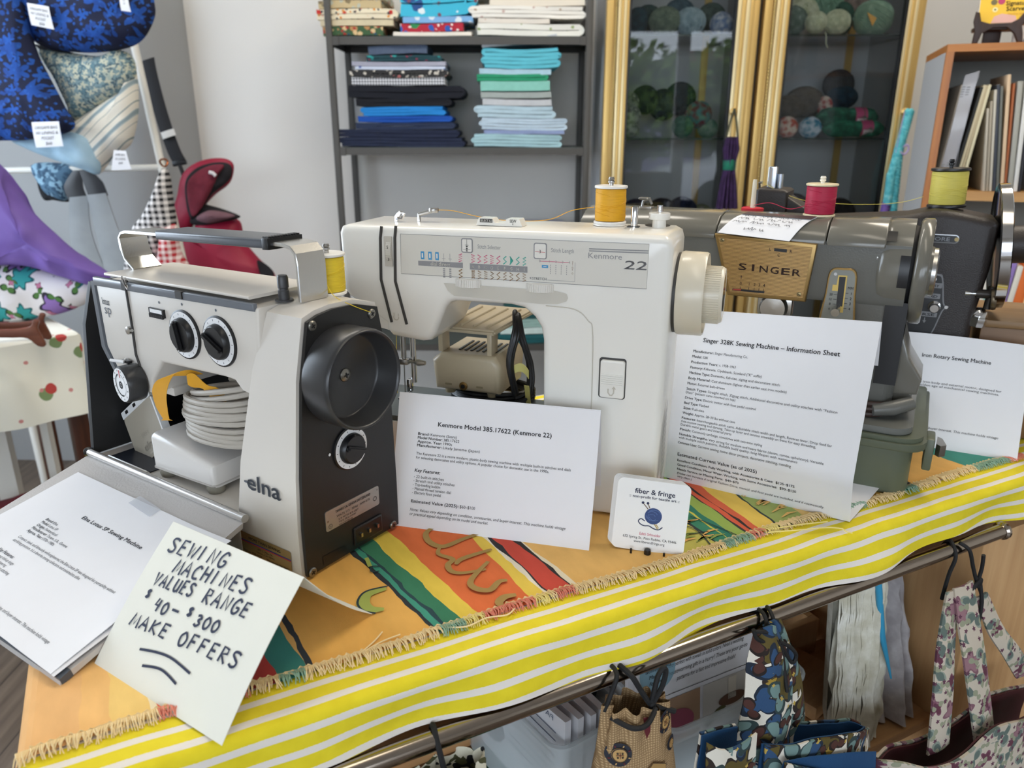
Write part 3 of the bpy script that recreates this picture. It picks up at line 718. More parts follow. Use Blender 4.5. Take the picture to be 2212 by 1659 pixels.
# grey accessory plate leaning behind the pedal
PA, PB, PC = [(-0.3366,0.0789),(-0.2807,0.1186),(-0.236,0.1152)]
ap = thing('accessory_plate', 'grey plastic plate with raised lettering leaning behind the white foot pedal', 'accessory plate', world(FE, (PA[0], .036, PA[1]-.0025)), FE[1])
u_ = V((PB[0]-PA[0], .004, PB[1]-PA[1])).normalized(); v_ = V((.72, -.10, -.62)); v_ = (v_-u_*v_.dot(u_)).normalized(); n_ = u_.cross(v_)
if n_.y > 0: n_ = -n_
mt = Matrix(((*u_, 0), (*v_, 0), (*n_, 0), (0, 0, 0, 1))).transposed()
b = MB(); b.prism(rrect(0, 0, .070, .060, .004), 'z', -.004, .004, bev=.0012, mat=mt)
gp_ = M('plate grey', '#a39c8e', .5); b.build('plate', gp_, ap)
b = MB(); f = lambda x, y: mt @ V((x, y, .0045)); fm = lambda x, y: mt @ V((x, -y, .0045))
text(b, 'elna', .022, -.050, .014, fm, .026, bold=True); text(b, '1/105', .024, -.034, .0070, fm, .016); ribbon(b, [(.030, .055), (.056, .055)], .002, f); b.build('raised_lettering', M('plate letters', '#b6afa2', .45), ap)
b = MB(); b.prism(rrect(.069, .002, .0715, .058, .001), 'z', -.0045, .0045, 0, mat=mt)
b.build('rim', M('plate rim', '#dfe1e2', .35), ap)
b = MB(); [b.bm_ for _ in ()]
b.prism([(.0, -.008), (.070, -.008), (.070, .0005), (.0, .0005)], 'z', -.0045, .0045, 0, mat=mt)
for k in range(3): b.prism(rrect(.010+.020*k, -.0060, .016+.020*k, -.0022, .0006), 'z', .0040, .0050, 1, mat=mt)
b.build('slotted_edge', [M('plate rim', '#dfe1e2', .35), black], ap)

# ---------------------------------------------------------------- printed sheets, tent card, business cards
def sheet(label, fn, W, H, lines, back=None, nu=14, nv=14, name='information_sheet', cat='information sheet', inkm=None, pm=None):
    """fn(x,y) -> world point of the printed face; lines: (text, x, y, size, width, bold, italic, align)"""
    o0 = fn(0, 0); t = thing(name, label, cat, o0); f0 = lambda x, y: fn(x, y)-o0
    def face(x, y):
        e = .001; n = (f0(x+e, y)-f0(x-e, y)).cross(f0(x, y+e)-f0(x, y-e)).normalized(); return n
    b = MB(); b.grid(lambda a, c: f0(a*W, c*H), nu, nv)
    if back: back(b, f0)
    p = b.build('sheet', pm or paper, t, solid=.0003, off=-1)
    b = MB()
    for l in lines:
        s, x, y, h = l[:4]; w = l[4] if len(l) > 4 else None; st = l[5] if len(l) > 5 else ''
        text(b, s, x, y, h, lambda px, py: f0(px, py)+face(px, py)*.00045, w, 'b' in st, 'i' in st, 'c' if 'c' in st else 'l')
    if lines: b.build('printed_text', inkm or ink, t)
    return t
def bold_rows(x, y, dy, rows, h, kx=.47):
    """rows of 'Heading: value' with a bold heading"""
    out = []
    for i, (a, c) in enumerate(rows):
        w1 = len(a)*h*kx*1.10; out.append((a, x, y-i*dy, h, w1, 'b'))
        if c: out.append((c, x+w1+h*.35, y-i*dy, h, len(c)*h*kx))
    return out
def vdir(a): return V((math.cos(rad(a)), math.sin(rad(a)), 0))
# sheet before the white machine
o, d = V((-.1330, .7245, .9025)), vdir(-14.4); nb = V((-d.y, d.x, 0)); up = nb*math.sin(rad(21))+V((0, 0, math.cos(rad(21))))
def kf(x, y): return o+d*x+up*y+nb*(.004*math.sin(math.pi*y/.14)+.003*(1-x/.216)*y/.14)
def kback(b, f):
    top0, top1 = f(0, .1395), f(.216, .1395); q0, q1 = f(0, 0)+nb*.085, f(.216, 0)+nb*.085
    b.grid(lambda a, c: top0.lerp(top1, a).lerp(q0.lerp(q1, a), c), 2, 6)
L = [('Kenmore Model 385.17622 (Kenmore 22)', .107, .1065, .0068, .122, 'bc')]
L += bold_rows(.0245, .0955, .0041, [('Brand:', 'Kenmore (Sears)'), ('Model Number:', '385.17622'), ('Approx. Year:', '1990s'), ('Manufacturer:', 'Likely Janome (Japan)')], .0041)
L += [('The Kenmore 22 is a more modern, plastic-body sewing machine with multiple built-in stitches and dials', .0245, .0745, .0041, .166), ('for selecting decorative and utility options. A popular choice for domestic use in the 1990s.', .0245, .0703, .0041, .144),
      ('Key Features:', .0245, .0565, .0049, .028, 'bi')]
for i, s in enumerate(('- 22 built-in stitches', '- Stretch and utility stitches', '- Top-loading bobbin', '- Manual thread tension dial', '- Electric foot pedal')): L.append((s, .0245, .0503-.0041*i, .0041, len(s)*.00152))
L += bold_rows(.0245, .0252, 0, [('Estimated Value (2025):', '$60–$100')], .0044)
L += [('Note: Values vary depending on condition, accessories, and buyer interest. This machine holds vintage', .0245, .0168, .0041, .166, 'i'), ('or practical appeal depending on its model and market.', .0245, .0125, .0041, .086, 'i')]
sheet('white folded information sheet standing before the white machine with dial panel', kf, .216, .140, L, kback)
# tall sheet before the grey machine
c00, c10 = V((.1760, .8450, .9025)), V((.3594, .7300, .9025)); c01, c11 = V((.1720, .8330, .9550)), V((.3454, .7077, .9605)); c02, c12 = V((.1990, .8800, 1.1000)), V((.3655, .7396, 1.1185))
KR = .235
def sf(x, y):
    a, t = x/.216, y/.215
    P0, P1, P2 = c00.lerp(c10, a), c01.lerp(c11, a), c02.lerp(c12, a)
    if t < KR: p = P0.lerp(P1, t/KR)
    else:
        q_ = (t-KR)/(1-KR); p = P1.lerp(P2, q_)+V((.5, .8, 0))*(-.004*math.sin(math.pi*q_))
    return p
def sback(b, f):
    b.grid(lambda a, c: f(a*.216, 0)+V((.52, .85, 0))*(.082*c)+V((.02*c, 0, .0006+.006*c)), 2, 2)
    b.grid(lambda a, c: f(a*.216, .2149)+V((.55, .83, 0))*(.02*c)+V((0, 0, -.05*c)), 2, 2)
L = [('Singer 328K Sewing Machine – Information Sheet', .108, .1770, .0073, .149, 'bc')]
rows = [(.1640, 'Manufacturer:', 'Singer Manufacturing Co.'), (.1575, 'Model:', '328K'), (.1508, 'Production Years:', 'c. 1958–1963'), (.1443, 'Factory:', 'Kilbowie, Clydebank, Scotland ("K" suffix)'), (.1378, 'Machine Type:', 'Domestic, full-size, zigzag and decorative stitch'),
        (.1312, 'Body Material:', 'Cast aluminum (lighter than earlier cast iron models)'), (.1247, 'Motor:', 'External belt-driven'), (.1180, 'Stitch Types:', 'Straight stitch, Zigzag stitch, Additional decorative and utility stitches with “Fashion'), (.1135, '', 'Discs” (pattern cams inserted on top)'),
        (.1070, 'Drive Type:', 'Electric motor with foot pedal control'), (.1005, 'Bed Type:', 'Flatbed'), (.0942, 'Size:', 'Full-size'), (.0880, 'Weight:', 'Approx. 28–30 lbs without case'), (.0818, 'Features:', 'Interchangeable stitch cams, Adjustable stitch width and length, Reverse lever, Drop feed for'),
        (.0775, '', 'free-motion sewing and darning, Take-up lever and tension assembly on front for easy threading,'), (.0733, '', 'Durable metal gears and internal parts'), (.0675, 'Finish:', 'Commonly tan/beige, sometimes with two-tone styling'), (.0613, 'Notable Strengths:', 'Very strong for medium and heavy fabrics (denim, canvas, upholstery), Versatile'),
        (.0570, '', 'with multiple stitch patterns, Reliable build quality, long lifespan with maintenance'), (.0508, 'Common Uses:', 'Garment sewing, home décor projects, decorative stitching, mending')]
for y, a, c in rows:
    w1 = len(a)*.00190; x = .024
    if a: L.append((a, x, y, .0042, w1, 'b')); x += w1+.0015
    L.append((c, x, y, .0042, len(c)*.00159))
L += [('Estimated Current Value (as of 2025)', .024, .0345, .0060, .093, 'b'), ('Excellent Condition, Fully Working, with Accessories & Case:  $125–$175', .024, .0270, .0043, .134, 'b'), ('Good Condition, Minor Wear, Working, with Some Accessories:  $90–$120', .024, .0210, .0043, .136, 'b'),
      ('Needs Service or Missing Parts:  $40–$70', .024, .0150, .0043, .073, 'b'), ('(Value can increase if original Fashion Discs, manual, and foot pedal are included, and if cosmetically', .024, .0095, .0042, .165, 'i'), ('very clean.)', .024, .0050, .0042, .018, 'i')]
sheet('tall white creased information sheet standing before the grey machine with gold plate', sf, .216, .215, L, sback, nv=26)
# sheet before the dark machine
o4, d4 = V((.4420, .9835, .9025)), vdir(-26.4); nb4 = V((-d4.y, d4.x, 0)); up4 = nb4*math.sin(rad(20))+V((0, 0, math.cos(rad(20))))
def df(x, y): return o4+d4*x+up4*y+nb4*(.006*math.sin(math.pi*y/.146))+V((0, 0, .003*math.sin(math.pi*x/.216)*y/.146))
def dback(b, f): b.grid(lambda a, c: f(a*.216, .1455).lerp(f(a*.216, 0)+nb4*.11, c), 2, 6)
L = [('Heavy Duty Cast Iron Rotary Sewing Machine', .108, .1145, .0072, .128, 'bc'), ('A heavy machine with a robust cast iron body and external motor, designed for', .0245, .0805, .0042, .164), ('durability, and a piece from the golden age of mechanical sewing machines.', .0245, .0763, .0042, .162),
     ('Note: Values vary depending on condition and buyer interest. This machine holds vintage', .0245, .0225, .0042, .168, 'i')]
L = [(s.replace('Heavy Duty Cast ', ''), .172-.0395*1.0 if i == 0 else x, y, h, .079 if i == 0 else w, *r) for i, (s, x, y, h, w, *r) in enumerate(L)]
sheet('white information sheet standing before the dark brown machine with chrome wheel', df, .216, .146, L, dback)
# sheet taped to the folded down flap
wFA, wFB, wFD = world(FE, FA), world(FE, FB), world(FE, FD_); fu = (wFD-wFA).normalized(); fv = (wFB-wFA); fv = (fv-fu*fv.dot(fu)).normalized(); fn_ = fu.cross(fv)
if fn_.z < 0: fn_ = -fn_
def ef(x, y):   # y measured from the near edge up towards the hinge
    lift = .0105*max(0, (x-.200)/.068)**2*max(0, (y/.168))**.5*max(0, 1-abs(y-.08)/.12)
    return wFA+fu*(.0275+x)+fv*(.194-y)+fn_*(.0014+lift+.0005*nz(x*20, y*20))
def elback(b, f): b.grid(lambda a, c: f(a*.268+.004*a, c*.164)+fn_*(-.0006-.6*.0105*max(0, (a*.268-.2)/.068)**2*max(0, 1-abs(c*.168-.08)/.12)*max(0, c)**.5), 10, 8)
yy = lambda v: .194-v; xx = lambda u: u-.0275
L = [('Elna Lotus SP Sewing Machine', xx(.1702), yy(.0725), .0062, .1030, 'bc')]
L += bold_rows(xx(.0847), yy(.0912), .0047, [('Brand:', 'Elna'), ('Model:', 'Lotus SP'), ('Origin:', 'Switzerland'), ('Manufacturer:', 'Tavaro S.A., Geneva'), ('Approx. Year:', '1970s–1980s')], .0045, .43)
L += [('Compact, sleek, and famously well-engineered, the Elna Lotus SP was designed for portability without', xx(.0865), yy(.1195), .0044, .1715), ('sacrificing precision. It’s a favorite among collectors and minimalists alike.', xx(.0867), yy(.1245), .0044, .1225), ('Key Features:', xx(.0880), yy(.1390), .0050, .029, 'bi')]
for i, s in enumerate(('- Compact fold-up design', '- Precise engineering', '- Straight and zigzag stitching', '- Free arm machine')): L.append((s, xx(.0905), yy(.1440+.0046*i), .0044, len(s)*.00155))
L += [('Note: Values vary depending on condition, accessories, and buyer interest. This machine holds vintage', xx(.0905), yy(.1790), .0044, .1715, 'i')]
es = sheet('bluish white information sheet lying taped on the folded down grey flap', ef, .268, .168, L, elback, 18, 14)
tm = G('clear tape'); tm.b.inputs['Alpha'].default_value = .32; tm.b.inputs['Specular IOR Level'].default_value = .8
b = MB(); b.grid(lambda a, c: wFA+fu*(.141+.043*a)+fv*(.0215+.013*c+.004*a)+fn_*(.0022+.0004*nz(a*5, c*5)), 6, 3)
tag(b.build('adhesive_tape', tm.done(lin('#dfe3ea'), .25), solid=.0001), 'strip of clear tape holding the information sheet to the flap', 'tape')
# hand lettered tent card
TBL, TBR, TTR, TTL = V((-.3266, .5014, .9025)), V((-.1969, .4176, .9025)), V((-.1515, .4870, .9895)), V((-.2815, .5705, .9895))
TF0, TF1 = V((-.249, .647, .9030)), V((-.1200, .5644, .9040))
def tf(x, y): return TBL.lerp(TBR, x/.1545).lerp(TTL.lerp(TTR, x/.1545), y/.1205)+V((-.55, -.6, .5))*(.0025*math.sin(math.pi*y/.1205))
cardm = M('cream card', '#ebeade', .7, var=(60, .03)); o0 = tf(0, 0)
tc_ = thing('tent_card', 'cream tent card hand lettered with machine prices at the table front', 'sign', o0)
b = MB(); b.grid(lambda a, c: tf(a*.1545, c*.1205)-o0, 14, 12)
b.grid(lambda a, c: TTL.lerp(TTR, a).lerp(TF0.lerp(TF1, a), c)-o0+V((0, 0, -.006*math.sin(math.pi*c)-.0)), 10, 12); b.build('folded_card', cardm, tc_, solid=.0005, off=0)
ST = {'S': [[(.9, .9), (.6, 1), (.2, .95), (.1, .75), (.45, .55), (.8, .38), (.75, .1), (.4, 0), (.05, .12)]], 'E': [[(.85, 1), (.15, .96), (.1, 0), (.8, .02)], [(.12, .5), (.7, .53)]], 'W': [[(0, 1), (.25, 0), (.5, .75), (.72, 0), (1, 1)]],
      'I': [[(.5, 1), (.45, 0)]], 'N': [[(.1, 0), (.15, 1), (.8, .05), (.9, 1)]], 'G': [[(.9, .85), (.5, 1), (.12, .6), (.2, .1), (.6, 0), (.88, .2), (.88, .42), (.5, .42)]], 'M': [[(0, 0), (.2, 1), (.5, .2), (.8, 1), (1, 0)]],
      'A': [[(0, 0), (.45, 1), (.95, 0)], [(.2, .38), (.8, .38)]], 'C': [[(.9, .85), (.5, 1), (.1, .55), (.3, .05), (.9, .1)]], 'H': [[(.1, 1), (.1, 0)], [(.85, 1), (.85, 0)], [(.1, .5), (.85, .52)]], 'V': [[(0, 1), (.4, 0), (.85, 1)]],
      'L': [[(.15, 1), (.1, 0), (.8, .03)]], 'U': [[(.1, 1), (.1, .25), (.4, 0), (.8, .2), (.85, 1), (.85, 0)]], 'R': [[(.1, 0), (.12, 1), (.7, .95), (.75, .65), (.15, .5), (.85, 0)]], 'K': [[(.1, 1), (.1, 0)], [(.85, 1), (.12, .45), (.9, 0)]],
      'O': [[(.5, 1), (.1, .6), (.3, .03), (.75, .1), (.9, .6), (.5, 1)]], 'F': [[(.85, 1), (.15, .97), (.12, 0)], [(.13, .52), (.7, .55)]], '$': [[(.85, .8), (.5, .92), (.2, .75), (.5, .5), (.8, .3), (.5, .08), (.15, .2)], [(.52, 1.05), (.48, -.05)]],
      '4': [[(.3, 1), (.1, .45), (.85, .5)], [(.7, .95), (.65, 0)]], '0': [[(.5, 1), (.1, .6), (.3, .03), (.75, .1), (.9, .6), (.5, 1)]], '3': [[(.15, .9), (.5, 1), (.8, .8), (.45, .55), (.85, .3), (.5, 0), (.1, .12)]], '-': [[(0, .45), (1, .5)]]}
b = MB(); mk = M('marker ink', '#232b45', .6)
def tfo(x, y): return tf(x, y)-o0+V((-.55, -.6, .55))*.0009
def hand(s, x0, y0, x1, y1, h):
    n = len(s); dx, dy = (x1-x0)/n, (y1-y0)/n
    for i, ch in enumerate(s):
        if ch == ' ': continue
        hh = h*(.94+.12*R.random()); w = dx*(.76 if ch not in 'I' else .5)
        for st in ST[ch]:
            p = [(x0+dx*i+u*w+.08*v*dx, y0+dy*i+v*hh) for u, v in st]
            ribbon(b, rsmooth(p, 4, False) if len(p) > 3 and ch in 'SGCOU$03' else p, .0019, tfo)
for a in (('SEWING', .0125, .0985, .0815, .1045, .0120), ('MACHINES', .0310, .0855, .1150, .0945, .0112), ('VALUES', .0180, .0715, .0650, .0760, .0100), ('RANGE', .0760, .0755, .1270, .0800, .0110), ('$', .0172, .0605, .0240, .0610, .0068), ('40', .0320, .0550, .0500, .0560, .0095),
          ('-', .0520, .0572, .0620, .0580, .0100), ('$', .0680, .0625, .0755, .0630, .0068), ('300', .0790, .0590, .1070, .0620, .0085), ('MAKE', .0165, .0375, .0630, .0420, .0105), ('OFFERS', .0730, .0420, .1400, .0470, .0110)): hand(*a)
for p in ([(.0402, .0262), (.060, .0305), (.0769, .0318), (.0997, .0292)], [(.0506, .0172), (.0711, .0216), (.0914, .0184)]): ribbon(b, rsmooth(p, 6, False), .0019, tfo)
b.build('hand_lettering', mk, tc_)
# business cards on a small black easel
bo, bd = V((.0985, .6755, .9050)), vdir(-10.6); bn = V((-bd.y, bd.x, 0)); bu = (bn*math.sin(rad(9))+V((0, 0, math.cos(rad(9)))))
bx, by = (bd*math.cos(rad(-3.2))+bu*math.sin(rad(-3.2))), (bu*math.cos(rad(-3.2))-bd*math.sin(rad(-3.2)))
bz = bx.cross(by).normalized()   # towards the camera
if bz.y > 0: bz = -bz
cm = M('card stock', '#ececea', .55); navy = M('navy print', '#1f2950', .6)
for k in range(6):
    c0 = bo+bz*(-.0016*k)-bx*(.0009*k)+by*(.0002*k); t = thing('business_card', 'square business card with blue yarn emblem, frontmost of the stack beside the white machine' if k == 0 else 'rounded white business card stacked behind the yarn emblem card', 'business card', c0, 0, 'business cards on the easel')
    b = MB(); mt = Matrix(((*bx, 0), (*by, 0), (*bz, 0), (0, 0, 0, 1))).transposed(); b.prism(rrect(0, 0, .0705, .0725, .006, 5), 'z', -.0007, 0, mat=mt); b.build('card', cm, t)
    if k == 0:
        f = lambda x, y: bx*x+by*y+bz*.0003; f2 = lambda x, y: bx*x+by*y+bz*.0006
        b = MB(); text(b, 'fiber & fringe', .0365, .0585, .0072, f, .0385, True, al='c'); text(b, ':: non-profit for textile art ::', .0365, .0540, .0039, f, .0480, True, al='c')
        text(b, 'Edith Schneider', .0365, .0165, .0040, f, .0205, al='c', m=1); text(b, '632 Spring St., Paso Robles, CA 93446', .0365, .0122, .0037, f, .0520, al='c', m=2); text(b, 'www.fiberandfringe.org', .0365, .0082, .0037, f, .0300, al='c', m=2)
        b.build('printed_text', [navy, M('pink print', '#c2305a', .6), ink], t)
        b = MB(); disc(b, .0375, .0370, .0083, .0083, f, 0, 32); q_ = [.0375, .0370]
        for r, a0, a1 in ((.0068, 20, 140), (.0050, 15, 150), (.0032, 10, 150), (.0072, 190, 300), (.0055, 195, 310), (.0040, 180, 330), (.0062, 150, 230)): ribbon(b, arc(.0375+.0015*math.cos(a0), .0370+.0012*math.sin(a0), r, a0, a1, 1, .8), .0005, f2, 2)
        ribbon(b, [(.0265, .0490), (.0318, .0435)], .0008, f, 3); ribbon(b, [(.0312, .0490), (.0333, .0447)], .0008, f, 3); disc(b, .0262, .0495, .0013, .0013, f, 1); disc(b, .0310, .0494, .0013, .0013, f, 1)
        ribbon(b, [(.0395, .0290), (.0430, .0245)], .0009, f, 4); ribbon(b, [(.0410, .0292), (.0440, .0255)], .0008, f, 4)
        ribbon(b, rsmooth([(.0300, .0310), (.0262, .0330), (.0238, .0305), (.0260, .0275), (.0300, .0262), (.0345, .0266), (.0390, .0245), (.0440, .0240), (.0475, .0270)], 5, False), .0010, f, 1)
        b.build('yarn_emblem', [M('yarn print blue', '#2c4478', .6), navy, M('yarn print light', '#5670a4', .6), M('needle brown', '#6b5138', .6), M('needle gold', '#b39545', .6)], t)
ez = thing('card_easel', 'small black wire easel holding up the stack of business cards', 'easel', bo)
b = MB()
for x in (.020, .052):
    p = bx*x; z0 = -.0025
    b.tube([p+bz*.006+V((0, 0, z0+.006)), p+bz*.006+V((0, 0, z0)), p-bz*.012+V((0, 0, z0)), p-bz*.014+by*.05], .0011, 6)
b.tube([bx*.036-bz*.014+by*.05, bx*.036-bz*.040+V((0, 0, -.0015))], .0011, 6); b.tube([bx*.020-bz*.014+by*.05, bx*.052-bz*.014+by*.05], .0011, 6); b.build('wire', black, ez)
b = MB(); b.lathe([(.0032, -.003), (.0036, 0), (.0030, .0035)], bx*.036+bz*.004+V((0, 0, .0006)), (0, 0, 1), 12); b.build('knob_foot', black, ez)

# ---------------------------------------------------------------- white machine with dial panel
wh = M('white machine plastic', '#ebe8e0', .2, var=(6, .03)); wh2 = M('cream wheel plastic', '#d6cdb9', .25)
km = thing('sewing_machine', 'white sewing machine with printed dial panel and a golden yellow spool on top', 'sewing machine', *FK)
gr = M('groove dark', '#3a3835', .5)
body = [(-.003, .002), (.000, .10), (.001, .20), (.0015, .29), (-.001, .298), (-.008, .3015), (-.346, .2995), (-.353, .2975), (-.3565, .291), (-.3545, .228), (-.349, .2215), (-.3045, .1945), (-.3045, .1865), (-.298, .180), (-.262, .1765), (-.2525, .1785), (-.2465, .187), (-.2335, .217), (-.228, .2225), (-.222, .2240),
        (-.160, .2245), (-.146, .222), (-.135, .2135), (-.128, .203), (-.1255, .19), (-.1245, .085), (-.1245, .002)]
b = MB(); b.prism(body, 'y', 0, .098, bev=.009, seg=4, bevside=True); b.build('body', wh, km, ang=50)
b = MB(); b.prism(rrect(-.385, .004, -.1246, .100, .012), 'z', .004, .078, bev=.004); b.build('bed', wh, km)
b = MB(); b.prism(rrect(-.383, .006, -.1246, .110, .012), 'z', .078, .0845, bev=.002); b.build('bed_plate', M('bed grey metal', '#5f6668', .35, .6), km)
# recess under the panel with two thumb wheels
KY = lambda o: (lambda x, z: V((x, -.0006-o, z)))
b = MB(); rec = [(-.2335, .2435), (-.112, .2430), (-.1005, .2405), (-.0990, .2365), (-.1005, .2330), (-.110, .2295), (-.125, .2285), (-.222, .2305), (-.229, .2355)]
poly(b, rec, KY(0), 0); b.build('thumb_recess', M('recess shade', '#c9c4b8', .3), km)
for x in (-.206, -.1285):
    b = MB(); b.lathe([(.018, -.0045), (.019, -.004), (.019, .004), (.018, .0045)], (x, .013, .2450), (0, 0, 1), 60)
    for k in range(60): a = rad(k*6); b.box((x+.0192*math.cos(a), .013+.0192*math.sin(a), .245), (.0012, .0012, .008), 0, rot=(0, 0, k*6))
    b.build('thumb_wheel', M('thumb wheel', '#e2ded6', .35), km)
# printed panel
b = MB(); b.prism([(-.2810, .2925), (-.0212, .2935), (-.0214, .2508), (-.2822, .2508)], 'y', -.0008, .0005, bev=.0003, seg=1)
pp = b.build('dial_panel', M('panel cream', '#d5d1c7', .3), km)
tq, mg, brn, gy = M('print turquoise', '#3aa391', .5), M('print magenta', '#c8386a', .5), M('print brown', '#84643c', .5), M('print grey', '#8c8b8c', .5)
bl = M('print blue', '#3f93c4', .5)
b = MB(); f = KY(.0004); f2 = KY(.0007)
ribbon(b, [(-.2811, .2926), (-.0212, .2936), (-.0214, .2507), (-.2823, .2507), (-.2811, .2926)], .0005, f, 0)
text(b, 'Stitch Selector', -.1948, .2815, .0058, f, .0250); text(b, 'Stitch Length', -.1171, .2815, .0058, f, .0232)
text(b, 'Kenmore', -.0795, .2775, .0080, f, .0330); text(b, '22', -.0446, .2688, .0118, f, .0215, True, True)
ribbon(b, [(-.0790, .2865), (-.0215, .2872)], .0011, f); ribbon(b, [(-.0790, .2845), (-.0215, .2852)], .0011, f)
poly(b, [(-.2618, .2605), (-.2113, .2605), (-.2113, .2660), (-.2618, .2655)], f); poly(b, [(-.2035, .2595), (-.1415, .2595), (-.1415, .2658), (-.2035, .2658)], f)
text(b, 'dial direct', -.2365, .2615, .0055, f2, .0220, True, al='c', m=5)
for i, ch in enumerate('ABCDEFGHI'): text(b, ch, -.2000+.0069*i, .2610, .0046, f2, None, True, al='c', m=5)
text(b, '◂ STRETCH'.replace('◂ ', ''), -.1365, .2530, .0038, f, .0150, True); poly(b, [(-.1395, .2545), (-.1375, .2557), (-.1375, .2533)], f)
ribbon(b, [(-.1205, .2535), (-.0925, .2535), (-.0925, .2725)], .0004, f)
for x in (-.2585, -.2500, -.2420): poly(b, [(x, .2672), (x+.004, .2672), (x+.004, .2755), (x, .2755)], f, 4); poly(b, [(x+.0012, .2690), (x+.0028, .2690), (x+.0028, .2738), (x+.0012, .2738)], f2, 5)
for x in (-.2325, -.2255): ribbon(b, [(x, .2665), (x, .2745)], .0004, f); ribbon(b, [(x-.002, .2690), (x+.002, .2690)], .0004, f); [ribbon(b, [(x-.0012, .2585-.0021*k), (x+.0012, .2585-.0021*k)], .0012, f) for k in range(5)]
def zig(x, z0, z1, n, w, m, wd=.0009): ribbon(b, [(x+(w if k % 2 else -w), z0+(z1-z0)*k/n) for k in range(n+1)], wd, f, m)
zig(-.2140, .2668, .2750, 7, .0018, 1); zig(-.2140, .2500, .2590, 5, .0018, 2, .0014)
for i in range(9):
    x = -.2000+.0069*i
    if i < 5: zig(x, .2668, .2750, (6, 4, 5, 8, 3)[i], .0018, 1)
    else:
        zig(x, .2668, .2750, (3, 2, 3, 5)[i-5], .0016, 3, .0011)
        if i == 6: poly(b, [(x-.0012, .2675), (x+.002, .271), (x-.0012, .2745)], f, 3)
    zig(x, .2505, .2585, (7, 6, 8, 4, 3, 5, 4, 3, 6)[i], .0017, 2, .0010)
    if i in (0, 3): zig(x, .2585, .2505, (7, 6, 8, 4)[i], .0017, 2, .0008)
ribbon(b, [(-.1285, .2720), (-.0985, .2720)], .0005, f, 1)
for i, ch in enumerate('01234'): text(b, ch, -.1285+.0068*i+(.003 if i else 0), .2710, .0036, f2, None, al='c')
for i in range(4): [ribbon(b, [(-.1175+.0055*i, .2690-.0020*k), (-.1175+.0055*i, .2678-.0020*k)], .0006, f) for k in range(5)]
poly(b, [(-.1265, .2655), (-.1200, .2655), (-.1200, .2682), (-.1265, .2682)], f, 4); ribbon(b, [(-.1250, .2668), (-.1215, .2668)], .0006, f2, 5)
for k in range(7): text(b, '0FINE.OX'[k], -.0950, .2720-.0019*k, .0024, f, None, al='c', m=2)
b.build('panel_print', [gy, mg, brn, tq, bl, M('print cream', '#e6e2d8', .5)], pp)
for nm, x0, x1, z0, z1 in (('selector_window', -.2125, -.2000, .2765, .2912), ('length_window', -.1350, -.1215, .2740, .2900)):
    b = MB(); b.prism(rrect(x0, z0, x1, z1, .002), 'y', -.0014, -.0004, 0); b.prism(rrect(x0+.001, z0+.001, x1-.001, z1-.001, .0015), 'y', -.0016, -.0012, 1)
    xc = (x0+x1)/2; f3 = KY(.0012)
    if nm[0] == 's':
        ribbon(b, [(xc, z0+.002), (xc, z1-.001)], .0004, f3, 2); ribbon(b, [(xc-.002, .2845), (xc+.002, .2845)], .0004, f3, 2); ribbon(b, [(xc-.004, .2800), (xc+.004, .2800)], .0003, f3, 2)
        for k in range(3): ribbon(b, [(xc-.001, .2785+.0022*k), (xc+.001, .2785+.0022*k)], .001, f3, 2)
    else: ribbon(b, [(x0+.0015, .2815), (x1-.0015, .2808)], .0004, f3, 3); text(b, '3', xc, .2800, .0048, KY(.0015), None, al='c', m=2)
    b.build(nm, [gy, M('window cream', '#e3dfd6', .3), gr, red], pp)
# head seams, tension wheel
b = MB(); b.tube([(-.3030, -.0004, .2995), (-.3050, -.0006, .2870), (-.3068, -.0006, .243), (-.2965, -.0006, .1965)], .0017, 6); b.build('head_groove', gr, km)
b = MB(); b.tube([(-.2862, -.0004, .3005), (-.2880, -.0006, .288), (-.2898, -.0006, .242), (-.2785, -.0006, .1955)], .0017, 6); b.build('head_groove', gr, km)
b = MB(); b.prism(rrect(-.3005, .2575, -.2915, .2895, .001), 'y', -.0014, 0, 0); b.build('tension_slot', M('slot cream', '#c4beb2', .35), km)
b = MB(); b.lathe([(.0145, -.003), (.0150, -.0025), (.0150, .0025), (.0145, .003)], (-.2950, .0105, .2735), (1, 0, 0), 48)
for k in range(40): a = rad(k*9); b.box((-.2950, .0105+.0151*math.cos(a), .2735+.0151*math.sin(a)), (.0058, .0012, .0012), 0, rot=(k*9, 0, 0))
text(b, '5', -.2950, .2770, .0045, lambda x, z: V((x, -.0050, z)), None, True, al='c', m=1); text(b, '3', -.2950, .2640, .0045, lambda x, z: V((x, -.0040, z)), None, True, al='c', m=1)
b.build('tension_wheel', [M('tension cream', '#d6d1c5', .35), gr], km)
b = MB(); ribbon(b, arc(-.2905, .2025, .0030, 150, 380), .0010, KY(.0006)); ribbon(b, [(-.2930, .2040), (-.2930, .2075)], .0009, KY(.0006)); ribbon(b, [(-.2878, .2040), (-.2878, .2068)], .0009, KY(.0006)); b.build('thread_mark', M('embossed mark', '#c2bcae', .3), km)
